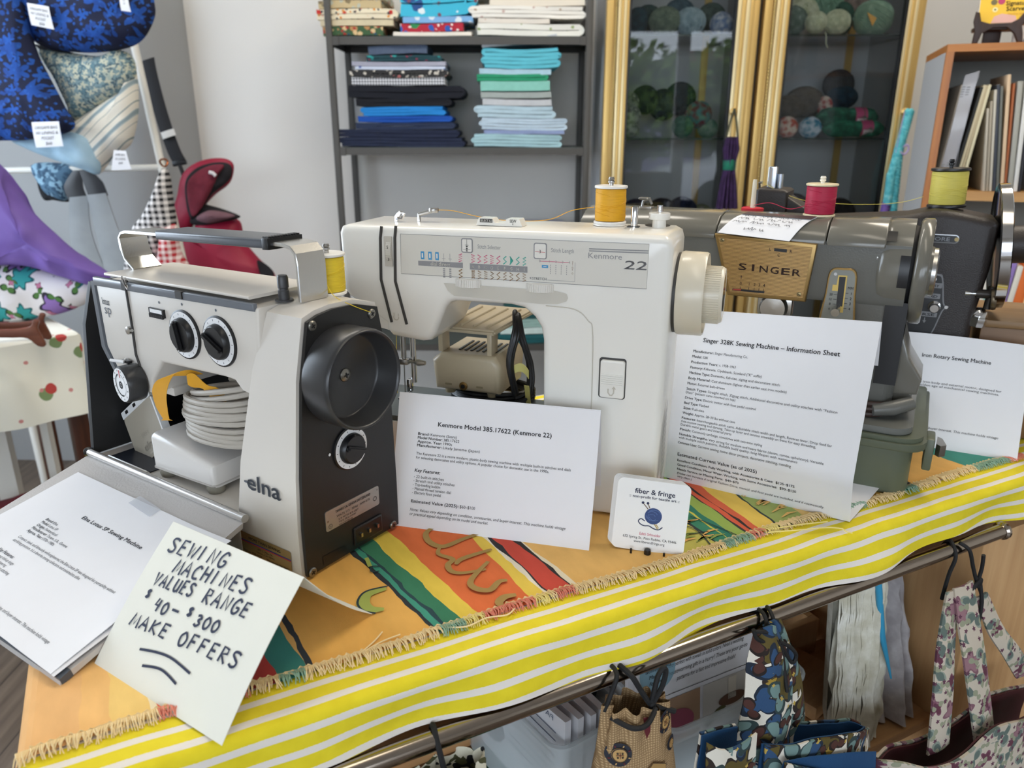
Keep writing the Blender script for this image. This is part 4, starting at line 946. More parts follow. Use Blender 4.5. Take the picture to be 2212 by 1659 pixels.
# hand wheel and knob at the right end
cy, cz = .052, .2385
b = MB(); b.lathe([(.036, .004), (.0415, .0045), (.0425, .007), (.0420, .029), (.0410, .031), (.0395, .0305), (.0385, .024), (.0, .024)], (0, cy, cz), (1, 0, 0), 56, cap=False); hw2 = b.build('hand_wheel', wh2, km, ang=50)
b = MB(); b.lathe([(.0405, .0005), (.0405, .0042)], (0, cy, cz), (1, 0, 0), 40); b.build('wheel_gap', gr, km)
b = MB(); b.lathe([(.0285, .022), (.0282, .046), (.0265, .0485), (.024, .0482), (.0235, .047), (0, .047)], (0, cy, cz), (1, 0, 0), 72, cap=False)
for k in range(72): b.box((.0355, cy+.0284*math.cos(rad(k*5)), cz+.0284*math.sin(rad(k*5))), (.019, .0012, .0012), 0, rot=(k*5, 0, 0))
b.build('clutch_knob', wh2, hw2)
b = MB(); b.lathe([(.0232, .0472), (.022, .0482), (0, .0482)], (0, cy, cz), (1, 0, 0), 32, cap=False); b.build('knob_disc', M('mirror disc', '#c9c7c3', .15, 1), hw2)
# reverse lever
b = MB(); b.prism(rrect(-.0648, .1355, -.0372, .1785, .003), 'y', -.0006, .0006, 0); b.build('lever_slot', gr, km)
b = MB(); b.prism(rrect(-.0630, .1368, -.0382, .1765, .0025), 'y', -.0042, 0, 0, bev=.0012)
for k in range(6): b.bb((-.0615, -.0052, .1508+.0021*k), (-.0398, -.0040, .1518+.0021*k), 0)
b.build('reverse_lever', wh, km)
b = MB(); f4 = KY(.0040); ribbon(b, [(-.0540, .1470), (-.0540, .1430), (-.0520, .1402), (-.0500, .1402), (-.0482, .1430), (-.0482, .1475)], .0014, f4); poly(b, [(-.0505, .1470), (-.0459, .1470), (-.0482, .1500)], f4); b.build('reverse_mark', M('embossed mark', '#c2bcae', .3), km)
# panel line of the base door, vents at the right end
b = MB(); b.tube([(p.x, -.0002, p.z) for p in smooth([(-.122, 0, .2270), (-.092, 0, .2255), (-.078, 0, .2150), (-.0725, 0, .199), (-.0715, 0, .10), (-.0715, 0, .01)], 5)], .0006, 5); b.build('cover_line', M('line cream', '#c9c4b8', .3), km)
for k in range(9):
    b = MB(); z = .030+.0085*k; b.add([(.0016, .012, z), (.0016, .040, z+.026), (.0016, .040, z+.030), (.0016, .012, z+.004)], [[0, 1, 2, 3]]); b.build('vent_slot', gr, km)
# things on the top
b = MB(); b.lathe([(.0175, .3015), (.0172, .3030), (0, .3030)], (-.0745, .073, 0), (0, 0, 1), 28, cap=False); b.build('spool_rest', wh, km)
b = MB(); b.lathe([(.0045, .301), (.0045, .302), (.0035, .3025), (.0035, .321), (.0030, .322)], (-.0470, .062, 0), n=16); b.bb((-.0535, .058, .3010), (-.0415, .066, .3025), 1); b.build('bobbin_stop', [chrome, black], km)
b = MB(); b.lathe([(.0070, .301), (.0068, .309), (.0105, .3095), (.0108, .310), (.0108, .3155), (.0104, .316), (.004, .316)], (-.0225, .068, 0), n=28); b.lathe([(.0028, .315), (.0034, .318), (.0028, .320), (.0030, .3235)], (-.0225, .068, 0), n=14, m=1); b.lathe([(.013, .3012), (.013, .3020)], (-.026, .083, 0), n=24, m=2); b.build('bobbin_winder', [wh, chrome, black], km)
b = MB(); b.prism([(-.2080, .3010), (-.2050, .3085), (-.1905, .3085), (-.1870, .3040), (-.1770, .3040), (-.1740, .3085), (-.1605, .3085), (-.1570, .3010)], 'y', .030, .046, 0)
f5 = lambda x, z: V((x, .0295, z)); poly(b, [(-.2035, .3042), (-.1895, .3042), (-.1895, .3078), (-.2035, .3078)], f5, 1); text(b, 'SELECT A-I', -.1965, .3048, .0032, lambda x, z: V((x, .0293, z)), .0128, True, al='c', m=0)
text(b, 'SEW', -.1670, .3050, .0042, f5, .0070, True, al='c', m=1); ribbon(b, [(-.1672, .3025), (-.1672, .3042)], .0007, f5, 1); b.build('pattern_slider', [wh, gr], km)
b = MB(); b.tube([(p[0], p[1], p[2]) for p in ((-.3055, .040, .300), (-.3055, .040, .3050), (-.302, .042, .3105), (-.298, .043, .3085), (-.300, .042, .3030), (-.304, .040, .3030))], .0022, 8); b.build('take_up_lever', chrome, km)
b = MB(); b.tube([(-.283, .050, .300), (-.283, .050, .3075), (-.268, .052, .3115)], .0022, 8); b.lathe([(.0052, .3100), (.0056, .3120), (.0056, .3140), (.0050, .3150)], (-.266, .052, 0), n=18); b.build('thread_guide', steel, km)
# needle bar, presser foot
b = MB(); b.tube([(-.3095, .050, .182), (-.3095, .050, .137)], .0032, 12); b.bb((-.3150, .045, .1330), (-.3030, .055, .1400), bev=.001); b.tube([(-.3095, .050, .134), (-.3095, .050, .092)], .0007, 6); b.tube([(-.303, .050, .1365), (-.291, .050, .1365)], .0018, 8); b.lathe([(.0038, 0), (.0042, .004), (.0025, .011)], (-.293, .050, .1365), (1, 0, 0), 12); b.build('needle_bar', steel, km)
b = MB(); b.tube([(-.2995, .055, .182), (-.2995, .055, .110)], .0034, 12); b.bb((-.3065, .048, .0990), (-.3005, .055, .1145), bev=.001); b.bb((-.315, .040, .0905), (-.3045, .064, .0935), bev=.001); b.tube([(-.3015, .045, .100), (-.2925, .038, .0945), (-.3005, .062, .0915)], .0011, 6); b.build('presser_foot', chrome, km)
b = MB(); b.tube([(-.316, .047, .18), (-.3165, .046, .150), (-.3155, .044, .128), (-.3165, .043, .098)], .00035, 5); b.build('needle_thread', M('strand #e8c92c', '#e8c92c', .7), km)
b = MB(); b.prism([(-.336, .1930), (-.300, .1855), (-.262, .1780), (-.262, .186), (-.300, .196), (-.336, .212)], 'y', .004, .094); b.build('needle_cap', wh, km)
spool('golden yellow thread spool with white flanges on top of the white machine', FK, (-.0745, .073, .3030), .0170, .0385, '#e6a916', '#e9e7e2', steel,
      [world(FK, p) for p in ((-.092, .073, .3190), (-.115, .070, .3150), (-.140, .066, .3050), (-.180, .062, .3030), (-.215, .060, .3060), (-.245, .056, .3120), (-.266, .052, .3125))])
# beige foot pedal on a bundle of black cord inside the machine's arm
fp = thing('foot_pedal', 'beige foot pedal with tilted tread plate under the white machine arm', 'foot pedal', world(FK, (-.2780, .062, .1020)), FK[1]-2)
pb = M('pedal beige', '#b7a88c', .35, var=(200, .06))
b = MB(); b.prism([(.002, 0), (.083, 0), (.086, .034), (.078, .046), (.010, .0455), (-.002, .036)], 'y', 0, .085, bev=.007, seg=3, bevside=True); b.build('housing', pb, fp, ang=50)
b = MB()
for k in range(7): b.bb((.026+.0075*k, .018, .0452), (.0285+.0075*k, .060, .0470))
b.build('heat_slots', black, fp)
tp_ = lambda x, y, z: V((x+.36*y, .002+y*.93, .0705+.19*y+z))
b = MB(); vs = [tp_(x, y, z) for z in (0, .006) for x, y in ((.003, 0), (.078, 0), (.078, .075), (.003, .075))]
bm = bmesh.new(); w = [bm.verts.new(v) for v in vs]
for q_ in ((0, 1, 2, 3), (4, 5, 6, 7), (0, 1, 5, 4), (1, 2, 6, 5), (2, 3, 7, 6), (3, 0, 4, 7)): bm.faces.new([w[i] for i in q_])
bmesh.ops.recalc_face_normals(bm, faces=bm.faces); bmesh.ops.bevel(bm, geom=bm.edges[:], offset=.002, segments=2, affect='EDGES'); b.bm(bm)
for k in range(4): b.tube([tp_(.014+.0165*k, .008, .0064), tp_(.014+.0165*k, .066, .0064)], .0019, 8)
b.build('tread_plate', pb, fp)
for x in (.008, .070):
    b = MB(); b.box((x, .016, .058), (.006, .020, .026), 0, .001); b.build('tread_strut', pb, fp)
b = MB(); b.lathe([(.0052, 0), (.0052, .0012), (.0040, .0018)], (.0395, -.0002, .0075), (0, -1, 0), 18); b.lathe([(.0028, .001), (.0028, .0022)], (.0395, -.0002, .0075), (0, -1, 0), 6, 1); b.build('screw', [M('brass screw', '#8a6c40', .35, .9), black], fp)
for x in (.020, .060):
    b = MB(); b.bb((x-.004, -.0008, .0072), (x+.004, .0006, .0092)); b.build('label_slot', M('pedal slot', '#8f8266', .5), fp)
for x in (.016, .070):
    b = MB(); b.lathe([(.006, -.006), (.0065, -.001), (.0065, .002)], (x, .014, 0), n=14); b.build('foot', M('pedal foot', '#a59778', .6), fp)
bc = M('black cord', '#17171a', .42); b = MB()
def bundle(pts, n, r, sp, k=6):
    base = smooth(pts, k)
    for j in range(n):
        o_ = V((sp*math.cos(j*2.4)*math.sqrt(j+.3), sp*.6*math.sin(j*2.4)*math.sqrt(j+.3), sp*.8*math.sin(j*1.7))); b.tube([p+o_+V((.0008*nz(i*.3, j), .0008*nz(i*.3, j, 5), 0)) for i, p in enumerate(base)], r, 7)
bundle([(.10, .012, .0), (.096, .006, .040), (.102, .010, .075), (.095, .030, .092), (.098, .040, .060), (.112, .030, .030), (.114, .020, .0), (.102, .012, -.008)], 3, .0027, .0035)
for j in range(11):
    z = -.0145+.0034*(j % 4); rr_ = 1-.10*(j//4)
    b.tube([(.058+.052*rr_*math.cos(t*.25)+.002*nz(t, j), .045+.034*rr_*math.sin(t*.25)+.002*nz(t, j, 3), z+.0015*math.sin(t*.5+j)) for t in range(26)], .0026, 7)
b.build('cord', bc, fp)
b = MB(); b.grid(lambda a, c: V((.094+.024*a, .006+.004*math.sin(a*3), .022+.010*c+.010*math.sin(a*2.6)-.004*a)), 10, 2); b.grid(lambda a, c: V((.112+.006*c, .008+.01*a, .014-.030*a+.002*math.sin(a*8))), 10, 2); b.build('cord_tie', M('pale yellow tape', '#d3c878', .6), fp, solid=.0006)

# ---------------------------------------------------------------- grey machine with the gold plate, in its green case base
ham = M('hammered grey enamel', '#62625d', .36, bump=(500, .35)); shellm = M('glossy grey shell', '#6a675e', .18)
green = M('olive green case', '#5a604e', .42, bump=(300, .08))
gm_ = thing('sewing_machine', 'grey sewing machine with gold maker plate standing in its olive green case base', 'sewing machine', *FS)
b = MB(); b.prism(rrect(-.40, 0, 0, .215, .022, 6), 'z', .0005, .062, bev=.003); b.build('case_base', green, gm_)
b = MB(); b.prism(rrect(-.41, -.011, .012, .226, .026, 6), 'z', .058, .067, bev=.002); b.prism(rrect(-.406, -.007, .008, .222, .024, 6), 'z', .066, .0725, bev=.002); b.build('case_rim', green, gm_)
b = MB(); b.prism(rrect(-.395, -.002, -.004, .190, .022, 6), 'z', .0725, .081, bev=.0025); b.build('bed', M('bed grey', '#6d6e69', .25, bump=(400, .1)), gm_)
b = MB(); b.bb((-.115, .0005, .0805), (-.055, .028, .0818), 0, .0006); b.bb((-.080, .012, .0816), (-.072, .018, .0820), 1); b.build('bed_plate', [M('bed plate', '#7c7d78', .25, .4), black], gm_)
b = MB(); b.bb((.011, .018, .030), (.020, .050, .068), 0, .002); b.build('case_hinge', green, gm_)
b = MB(); b.prism([(.020, .030), (.024, .024), (.030, .030), (.026, .050), (.021, .055)], 'z', .046, .060, bev=.001, mat=Matrix.Translation((.002, 0, 0))); b.build('case_latch', steel, gm_)
b = MB(); pil = [(-.118, .081), (-.030, .081), (-.030, .222), (-.118, .222)]; b.prism([(-.118, .040), (-.118, .128), (-.040, .128), (-.030, .118), (-.030, .050), (-.040, .036), (-.108, .032)], 'z', .080, .225, bev=.002); b.build('pillar', ham, gm_, ang=50)
sec = [(.034, .2095), (.030, .216), (.030, .277), (.120, .277), (.124, .270), (.124, .216), (.120, .2095)]
b = MB(); b.prism(sec, 'x', -.42, -.034, bev=.003); b.tube([(-.42, .0298, .2345), (-.245, .0298, .2345)], .0008, 5); b.build('arm', ham, gm_, ang=50)
b = MB(); b.prism([(-.42, .075), (-.268, .075), (-.268, .2095), (-.42, .2095)], 'y', .036, .118, bev=.004) if False else b.prism(rrect(-.42, .150, -.335, .2095, .006), 'y', .036, .118, bev=.003); b.build('head', ham, gm_)
top = [(.0265, .2735), (.0262, .279), (.031, .2865), (.046, .2965), (.066, .3010), (.090, .3010), (.112, .296), (.1265, .284), (.1265, .2735)]
for x0, x1 in ((-.42, -.2448), (-.2435, -.1215), (-.1202, -.060)):
    b = MB(); b.prism(top, 'x', x0, x1, bev=.0014, bevside=True); b.build('top_shell', shellm, gm_, ang=60)
hy, hz = .078, .2465
b = MB(); b.lathe([(.030, -.068), (.046, -.067), (.0535, -.062), (.055, -.055), (.0555, -.034), (.0535, -.0335), (.0530, -.05), (.03, -.05)], (0, hy, hz), (1, 0, 0), 48, cap=False); b.build('wheel_hood', shellm, gm_, ang=60)
b = MB(); b.lathe([(.0475, -.052), (.0490, -.046), (.0490, -.036), (.0475, -.030)], (0, hy, hz), (1, 0, 0), 48); b.build('drive_tyre', M('black rubber', '#19191b', .7), gm_)
def onhood(x, a, o=.0562): return V((x, hy-o*math.cos(rad(a)), hz+o*math.sin(rad(a))))
b = MB(); b.grid(lambda u, c: onhood(-.0600+.0095*u, 38+14*c, .0561), 2, 5); b.grid(lambda u, c: onhood(-.0435+.0100*u, -14+36*c, .0562), 2, 8); b.build('hood_window', black, gm_)
b = MB(); b.lathe([(.020, -.030), (.0530, -.0300), (.0575, -.0285), (.0590, -.0260), (.0590, -.0170), (.0570, -.0150), (.0540, -.0150), (.0520, -.0175), (.030, -.0185), (.028, -.012), (.0, -.012)], (0, hy, .2440), (1, 0, 0), 64, cap=False); sw = b.build('hand_wheel', shellm, gm_, ang=50)
b = MB(); b.lathe([(.0270, -.0180), (.0270, -.0080), (.024, -.0065), (0, -.0065)], (0, hy, .2440), (1, 0, 0), 40, cap=False); b.build('clutch_disc', steel, sw)
b = MB(); b.tube([(-.0825, .034, .2625), (-.0685, .034, .2625)], .0036, 14, 0); b.tube([(-.0690, .034, .2625), (-.0640, .036, .2625)], .0050, 14, 0); b.build('winder_spindle', steel, gm_)
# gold plate with its lettering and slider
b = MB(); b.prism([(-.2440, .2775), (-.2440, .2795), (-.1290, .2745), (-.1345, .2080), (-.2230, .2075)], 'y', .0215, .031, bev=.0015)
gold = M('gold frame', '#8d7346', .3, .75); pl = b.build('maker_plate', gold, gm_)
g = G('ribbed gold'); z = g.sep(g.co('Object'))[2]; f = g.math('FRACT', g.math('DIVIDE', z, .00155)); cc = g.mix(g.math('LESS_THAN', f, .34), lin('#b8935a'), lin('#5c4629')); ribm = g.done(cc, .35, .35)
SP = lambda o: (lambda x, z: V((x, .0213-o, z)))
b = MB(); poly(b, [(-.2395, .2755), (-.1335, .2708), (-.1378, .2122), (-.2200, .2118)], SP(.0002)); b.build('ribbed_face', ribm, pl)
b = MB(); f0, f1, f2 = SP(.0005), SP(.0010), SP(.0014); dkp = M('plate print', '#3c2418', .5)
for i, ch in enumerate('SINGER'):
    x = -.2085+.0122*i; z0 = .2392-.00045*i; text(b, ch, x, z0, .0112, f0, .0090 if ch != 'I' else .0022, True, al='c', m=0); pass
for i, ch in enumerate('01234'): text(b, ch, -.2085+(.0, .0098, .0160, .0215, .0268)[i], .2215, .0052, f0, None, True, al='c'); ribbon(b, [(-.2085+(.0, .0098, .0160, .0215, .0268)[i], .2165), (-.2085+(.0, .0098, .0160, .0215, .0268)[i], .2195)], .0006, f0)
poly(b, [(-.2175, .2138), (-.1805, .2138), (-.1805, .2165), (-.2175, .2165)], f0, 2); poly(b, [(-.2168, .2145), (-.2075, .2148), (-.2075, .2168), (-.2168, .2158)], f1, 3)
poly(b, [(-.1745, .2635), (-.1605, .2630), (-.1605, .2665), (-.1745, .2670)], f0, 2); text(b, 'L', -.1790, .2640, .0048, f0, None, True, al='c'); text(b, 'R', -.1560, .2628, .0048, f0, None, True, al='c'); text(b, 'C', -.1690, .2580, .0048, f0, None, True, al='c')
ribbon(b, [(-.2085, .2280), (-.2085, .2310)], .0007, f0); poly(b, [(-.2095, .2308), (-.2075, .2308), (-.2085, .2330)], f0)
b.build('plate_print', [dkp, M('letter gold', '#a9834f', .4, .4), black, M('lever red', '#a03a2e', .5)], pl)
for x, z in ((-.2345, .2725), (-.1420, .2165)):
    b = MB(); b.lathe([(.0026, 0), (.0026, .0008), (.0018, .0012)], (x, .0211, z), (0, -1, 0), 16); b.box((x, .0198, z), (.0038, .0004, .0006), 1, rot=(0, 30, 0)); b.build('screw', [M('plate screw', '#8a7a55', .35, .8), black], pl)
# stitch length plate
b = MB(); b.prism(rsmooth([(-.1125, .2455), (-.0990, .2490), (-.0855, .2460), (-.0830, .22), (-.0820, .17), (-.1165, .17), (-.1150, .22)], 4), 'y', .0275, .031, bev=.0008, seg=1); lp = b.build('length_plate', gold, gm_)
b = MB(); f0, f1 = (lambda x, z: V((x, .0272, z))), (lambda x, z: V((x, .0268, z)))
poly(b, rsmooth([(-.1108, .2440), (-.0990, .2468), (-.0872, .2443), (-.0850, .22), (-.0838, .172), (-.1145, .172), (-.1130, .22)], 4), f0, 0)
poly(b, [(-.1035, .2410), (-.0940, .2412), (-.0935, .1990), (-.0990, .1990), (-.0990, .2230), (-.1080, .2230), (-.1080, .2300), (-.1040, .2300)], f1, 1); poly(b, [(-.1022, .2395), (-.0955, .2397), (-.0950, .2060), (-.1015, .2060)], lambda x, z: V((x, .0266, z)), 2)
f2 = lambda x, z: V((x, .0267, z))
text(b, 'MM', -.0890, .2260, .0042, f2, None, True, al='c', m=2)
for i in range(4): ribbon(b, [(-.0935, .2215-.0058*i), (-.0905, .2215-.0058*i)], .0005, f2, 2); text(b, str(i+1), -.0875, .2200-.0058*i, .0042, f2, None, True, al='c', m=2)
for i, s in enumerate(('20', '12', '8', '6')): ribbon(b, [(-.1055, .2190-.0055*i), (-.1020, .2190-.0055*i)], .0005, f2, 2); text(b, s, -.1085, .2175-.0055*i, .0038, f2, None, True, al='c', m=2)
disc(b, -.1065, .2420, .0018, .0018, f2, 3, 14)
b.build('length_scale', [M('plate grey paint', '#7d7e77', .4), M('plate yellow', '#c2a75c', .4, .4), black, steel], lp)
b = MB(); b.tube([(-.1000, .028, .2045), (-.1000, .019, .2035), (-.1000, .008, .2020)], [.0032, .0042, .0046], 16); b.build('length_lever', M('lever steel', '#a5a29a', .25, .9), lp)
# tops: thread guide, spare pin with red felt, note
b = MB(); b.bb((-.352, .060, .2990), (-.336, .074, .3030), bev=.001); b.tube([(-.350, .066, .303), (-.348, .064, .3100), (-.340, .064, .3125), (-.338, .067, .306)], .0020, 8); b.bb((-.354, .060, .3110), (-.342, .070, .3140), bev=.0015); b.build('thread_guide', steel, gm_)
b = MB(); b.lathe([(.0135, .3000), (.0135, .3030), (.012, .3035)], (-.2195, .105, 0), n=24); b.build('felt_disc', M('red felt', '#bf2230', .9), gm_)
b = MB(); b.lathe([(.0030, .303), (.0026, .334), (.0022, .3375)], (-.2195, .105, 0), n=14); b.build('spool_pin', M('ivory pin', '#d9d0b8', .35), gm_)
b = MB(); b.tube([(-.3245, .056, .150), (-.3245, .056, .105)], .0032, 12); b.bb((-.331, .050, .118), (-.318, .062, .128), bev=.001); b.build('presser_bar', steel, gm_)
b = MB(); b.lathe([(.016, 0), (.0165, .004), (.014, .010), (0, .011)], (-.170, .034, .196), (0, -1, 0), 28, cap=False); b.bb((-.19, .036, .185), (-.15, .05, .2095), bev=.003); b.build('tension_unit', steel, gm_)
b = MB(); b.prism([(-.0284, .176), (-.0191, .149), (-.0031, .126), (-.0055, .107), (-.031, .104), (-.034, .16)], 'y', .050, .118, bev=.003); b.prism(rrect(-.031, .083, -.010, .106, .004), 'y', .060, .115, bev=.002); b.build('belt_guard', shellm, gm_)
b = MB(); b.prism([(-.052, .2150), (-.029, .2150), (-.029, .120), (-.052, .120)], 'y', .033, .04) ; b.build('belt_opening', black, gm_)
b = MB()
for j in range(3): b.tube(smooth([(-.10, .030+.004*j, .0850+.005*j), (-.07, .022+.003*j, .0850+.005*j), (-.045, .026, .0850+.006*j), (-.028, .036, .0900+.003*j)], 6), .0034, 8, 1)
b.tube([(-.048, .022, .0910), (-.028, .030, .0940), (-.010, .046, .0980)], [.0068, .0085, .0080], 14, 0); b.prism(rrect(-.115, .030, -.035, .120, .02), 'z', .0812, .0905, 0, bev=.002, mat=None); b.build('motor_cable', [ham, M('brown cable', '#3b2b25', .5), ham], gm_)
def nf(x, y): return V((-.2395, .0180, .2785)).lerp(V((-.1585, .0180, .2735)), x).lerp(V((-.2150, .056, .2990)).lerp(V((-.1365, .056, .2975)), x), y)+V((0, -.0010, .0030+.0045*math.sin(math.pi*y)))
nt = thing('note_card', 'handwritten white note card with brown top band lying on the grey machine', 'note', world(FS, nf(0, 0)), FS[1])
o0 = nf(0, 0); b = MB(); b.grid(lambda a, c: nf(a, c)-o0, 8, 8); b.build('card', paper, nt, solid=.0004)
b = MB(); nn = lambda x, y: nf(x, y)-o0+V((0, -.0005, .0009)); b.grid(lambda a, c: nn(a, .76+.24*c), 6, 3, 0); n2 = lambda x, y: nf(x, y)-o0+V((0, -.0008, .0013))
mk2 = M('pencil grey', '#55565c', .7)
def scrawl(y, x0, x1, s, h=.075, m=1):
    p = [(x0+(x1-x0)*i/(len(s)*3), y+h*(.5+.5*math.sin(i*1.9+ord(s[(i//3) % len(s)])*.7))*(1.4 if ord(s[(i//3) % len(s)]) % 5 == 0 else 1)) for i in range(len(s)*3)]
    for w in range(0, len(p), 15):
        if len(p[w:w+13]) > 3: ribbon(b, rsmooth(p[w:w+13], 2, False), .010, n2, m)
scrawl(.62, .10, .92, 'modelclassiconsale'); scrawl(.48, .08, .86, 'singermachinesgreat'); scrawl(.34, .06, .88, 'altmodelwithmotor'); scrawl(.13, .30, .60, 'oldmark'); scrawl(.84, .45, .62, 'kv', .07, 2)
b.build('handwriting', [M('note brown band', '#42302f', .6), mk2, M('note red', '#b0444c', .6)], nt)
spool('crimson thread spool with cream flanges on the grey machine', FS, (-.1375, .0755, .3000), .0178, .0370, '#b3163f', '#e3d3ae', M('spool tip', '#ece6d8', .4),
      [world(FS, p) for p in ((-.150, .066, .3130), (-.170, .070, .3070), (-.195, .082, .3120), (-.2195, .105, .3060), (-.232, .108, .3035))])

# ---------------------------------------------------------------- dark brown machine at the right end
bw = M('brown wrinkle enamel', '#221a17', .45, bump=(650, .6)); dm = thing('sewing_machine', 'dark brown cast iron sewing machine with a chrome hand wheel', 'sewing machine', *FD)
b = MB(); b.prism([(-.16, .0005), (-.068, .0005), (-.070, .16), (-.062, .225), (-.060, .283), (-.066, .289), (-.120, .2985), (-.135, .2985), (-.165, .2900), (-.28, .2800), (-.375, .2760), (-.380, .26), (-.380, .225), (-.20, .215), (-.175, .19), (-.165, .15)], 'y', .0, .085, bev=.012, seg=4, bevside=True); b.build('body', bw, dm, ang=55)
b = MB(); b.prism(rrect(-.40, -.02, -.04, .15, .01), 'z', .0005, .040, bev=.004); b.build('bed', bw, dm)
b = MB(); b.prism([(-.362, .19), (-.318, .19), (-.318, .3130), (-.323, .3160), (-.357, .3180), (-.362, .3140)], 'y', .015, .075, bev=.005); b.prism([(-.325, .270), (-.29, .270), (-.288, .288), (-.318, .3060), (-.325, .306)], 'y', .022, .070, bev=.004); b.build('head', bw, dm)
b = MB(); b.prism(rrect(-.3495, .310, -.3380, .3465, .002), 'y', .030, .040, bev=.001); b.tube([(-.334, .040, .315), (-.334, .040, .336)], .0045, 12); b.build('pressure_knob', M('worn chrome', '#b9bfc6', .15, 1), dm)
b = MB(); b.tube([(-.359, .030, .316), (-.3595, .026, .3240), (-.355, .022, .3250)], .0016, 8); b.build('thread_eye', steel, dm)
KP = lambda o: (lambda x, z: V((x, -.0006-o, z)))
b = MB(); b.prism(rrect(-.158, .2575, -.1020, .2690, .0050), 'y', -.0012, .001, 0, bev=.0004); b.prism(rrect(-.1565, .2590, -.1035, .2675, .0036), 'y', -.0016, 0, 1); text(b, 'KENMORE', -.1335, .2605, .0068, lambda x, z: V((x, -.0019, z)), .0415, True, al='c', m=0); disc(b, -.1050, .2632, .0026, .0026, lambda x, z: V((x, -.0020, z)), 2, 14); b.build('name_plate', [M('plate silver', '#8d8e90', .3, .7), black, M('plate screw', '#8a7a55', .35, .8)], dm)
b = MB(); cp = rsmooth([(-.150, .2170), (-.1190, .2180), (-.1120, .2120), (-.1060, .1800), (-.1000, .1760), (-.1060, .1700), (-.1140, .1390), (-.125, .128), (-.150, .126)], 4); b.prism(cp, 'y', -.0014, .0, 0); b.prism([(-.130+(x+.130)*.93, .172+(z-.172)*.95) for x, z in cp], 'y', -.0020, -.001, 1)
k2 = lambda x, z: V((x, -.0024, z)); k3 = lambda x, z: V((x, -.0028, z))
for s, z in (('STATIONARY', .2025), ('FORWARD', .1885), ('REVERSE', .1640)): poly(b, rrect(-.150, z-.0030, -.1120, z+.0038, .001), k2, 0); text(b, s, -.1325, z-.0016, .0048, k3, .0345, True, al='c', m=1)
for z, s_ in ((.1955, 1), (.1565, -1)): ribbon(b, [(-.1255, z-.003*s_), (-.1255, z+.001*s_)], .0012, k2, 0); poly(b, [(-.1278, z+.0008*s_), (-.1232, z+.0008*s_), (-.1255, z+.0045*s_)], k2, 0)
for x, z in ((-.1215, .2110), (-.1030, .1755), (-.1235, .1330)): disc(b, x, z, .0022, .0022, k3, 2, 14)
b.build('stitch_panel', [M('panel silver', '#6f6f70', .4, .5), M('panel black', '#121213', .4), steel], dm)
b = MB(); b.lathe([(.0075, 0), (.0075, .003), (.0050, .004), (.0046, .009), (.0062, .011), (.0062, .016), (.005, .018)], (-.1170, -.002, .1755), (0, -1, 0), 24); b.build('stitch_knob', chrome, dm)
wc = V((-.0530, .045, .2520))
b = MB(); b.lathe([(.0800, -.0055), (.0800, .0055), (.0760, .0070), (.0700, .0070), (.0680, .0050), (.020, .0045), (.016, .010), (0, .010)], wc, (1, .02, .10), 72, cap=False); b.lathe([(0, -.006), (.068, -.005), (.0760, -.0070), (.0800, -.0055)], wc, (1, .02, .10), 72, cap=False); b.build('hand_wheel', M('polished wheel', '#c4c2bf', .10, 1), dm, ang=50)
b = MB(); b.tube([(-.0400, .045, .255), (-.0100, .045, .258)], .024, 28); b.tube([(-.0150, .045, .258), (.10, .045, .262)], .034, 28); b.build('motor', M('motor brown', '#2a2220', .45, bump=(650, .4)), dm)
b = MB(); b.tube([(-.0850, .002, .1955), (-.0720, .004, .1955)], .0034, 12, 1); b.tube([(-.0725, .004, .1955), (-.0560, .007, .1955)], .0058, 14, 0); b.tube([(-.0570, .008, .176), (-.0550, .008, .205)], .0045, 12, 0); b.lathe([(.014, -.003), (.015, 0), (.014, .003)], (-.0520, .008, .1900), (1, 0, .1), 24, 2); b.build('bobbin_winder', [M('winder iron', '#3a3632', .4, .6), steel, M('winder brass', '#6f6250', .35, .8)], dm)
b = MB(); b.tube([(-.078, .012, .200), (-.075, .013, .228)], .0042, 12); b.build('winder_lever', M('lever white metal', '#b6b6b6', .2, .9), dm)
b = MB(); b.lathe([(.0105, 0), (.0115, .010), (.009, .020), (.004, .024)], (-.0655, .012, .152), (.1, 0, 1), 8); b.build('lamp_glass', chrome, dm)
spool('pale yellow thread spool with black flanges on the dark brown machine', FD, (-.1215, .050, .2985), .0232, .0500, '#d8c95c', '#1c1c1e', black,
      [world(FD, p) for p in ((-.150, .048, .3110), (-.175, .044, .3030), (-.21, .040, .2990), (-.25, .036, .2985), (-.30, .032, .3020), (-.335, .026, .3150), (-.355, .022, .3250))], tilt=-2)
bx_ = thing('wooden_box', 'brown wooden box standing behind the sheet of the dark machine', 'box', world(FD, (-.058, .022, 0)), FD[1]+5)
b = MB(); b.bb((0, 0, .001), (.26, .13, .150), 0, .002); b.build('box_body', wood('box wood', '#6a4a2c', '#86633e', 0), bx_)
b = MB(); b.bb((-.004, -.004, .150), (.264, .134, .160), 0, .002); b.build('box_lid', wood('box lid wood', '#7d5f3d', '#96764f', 0), bx_)

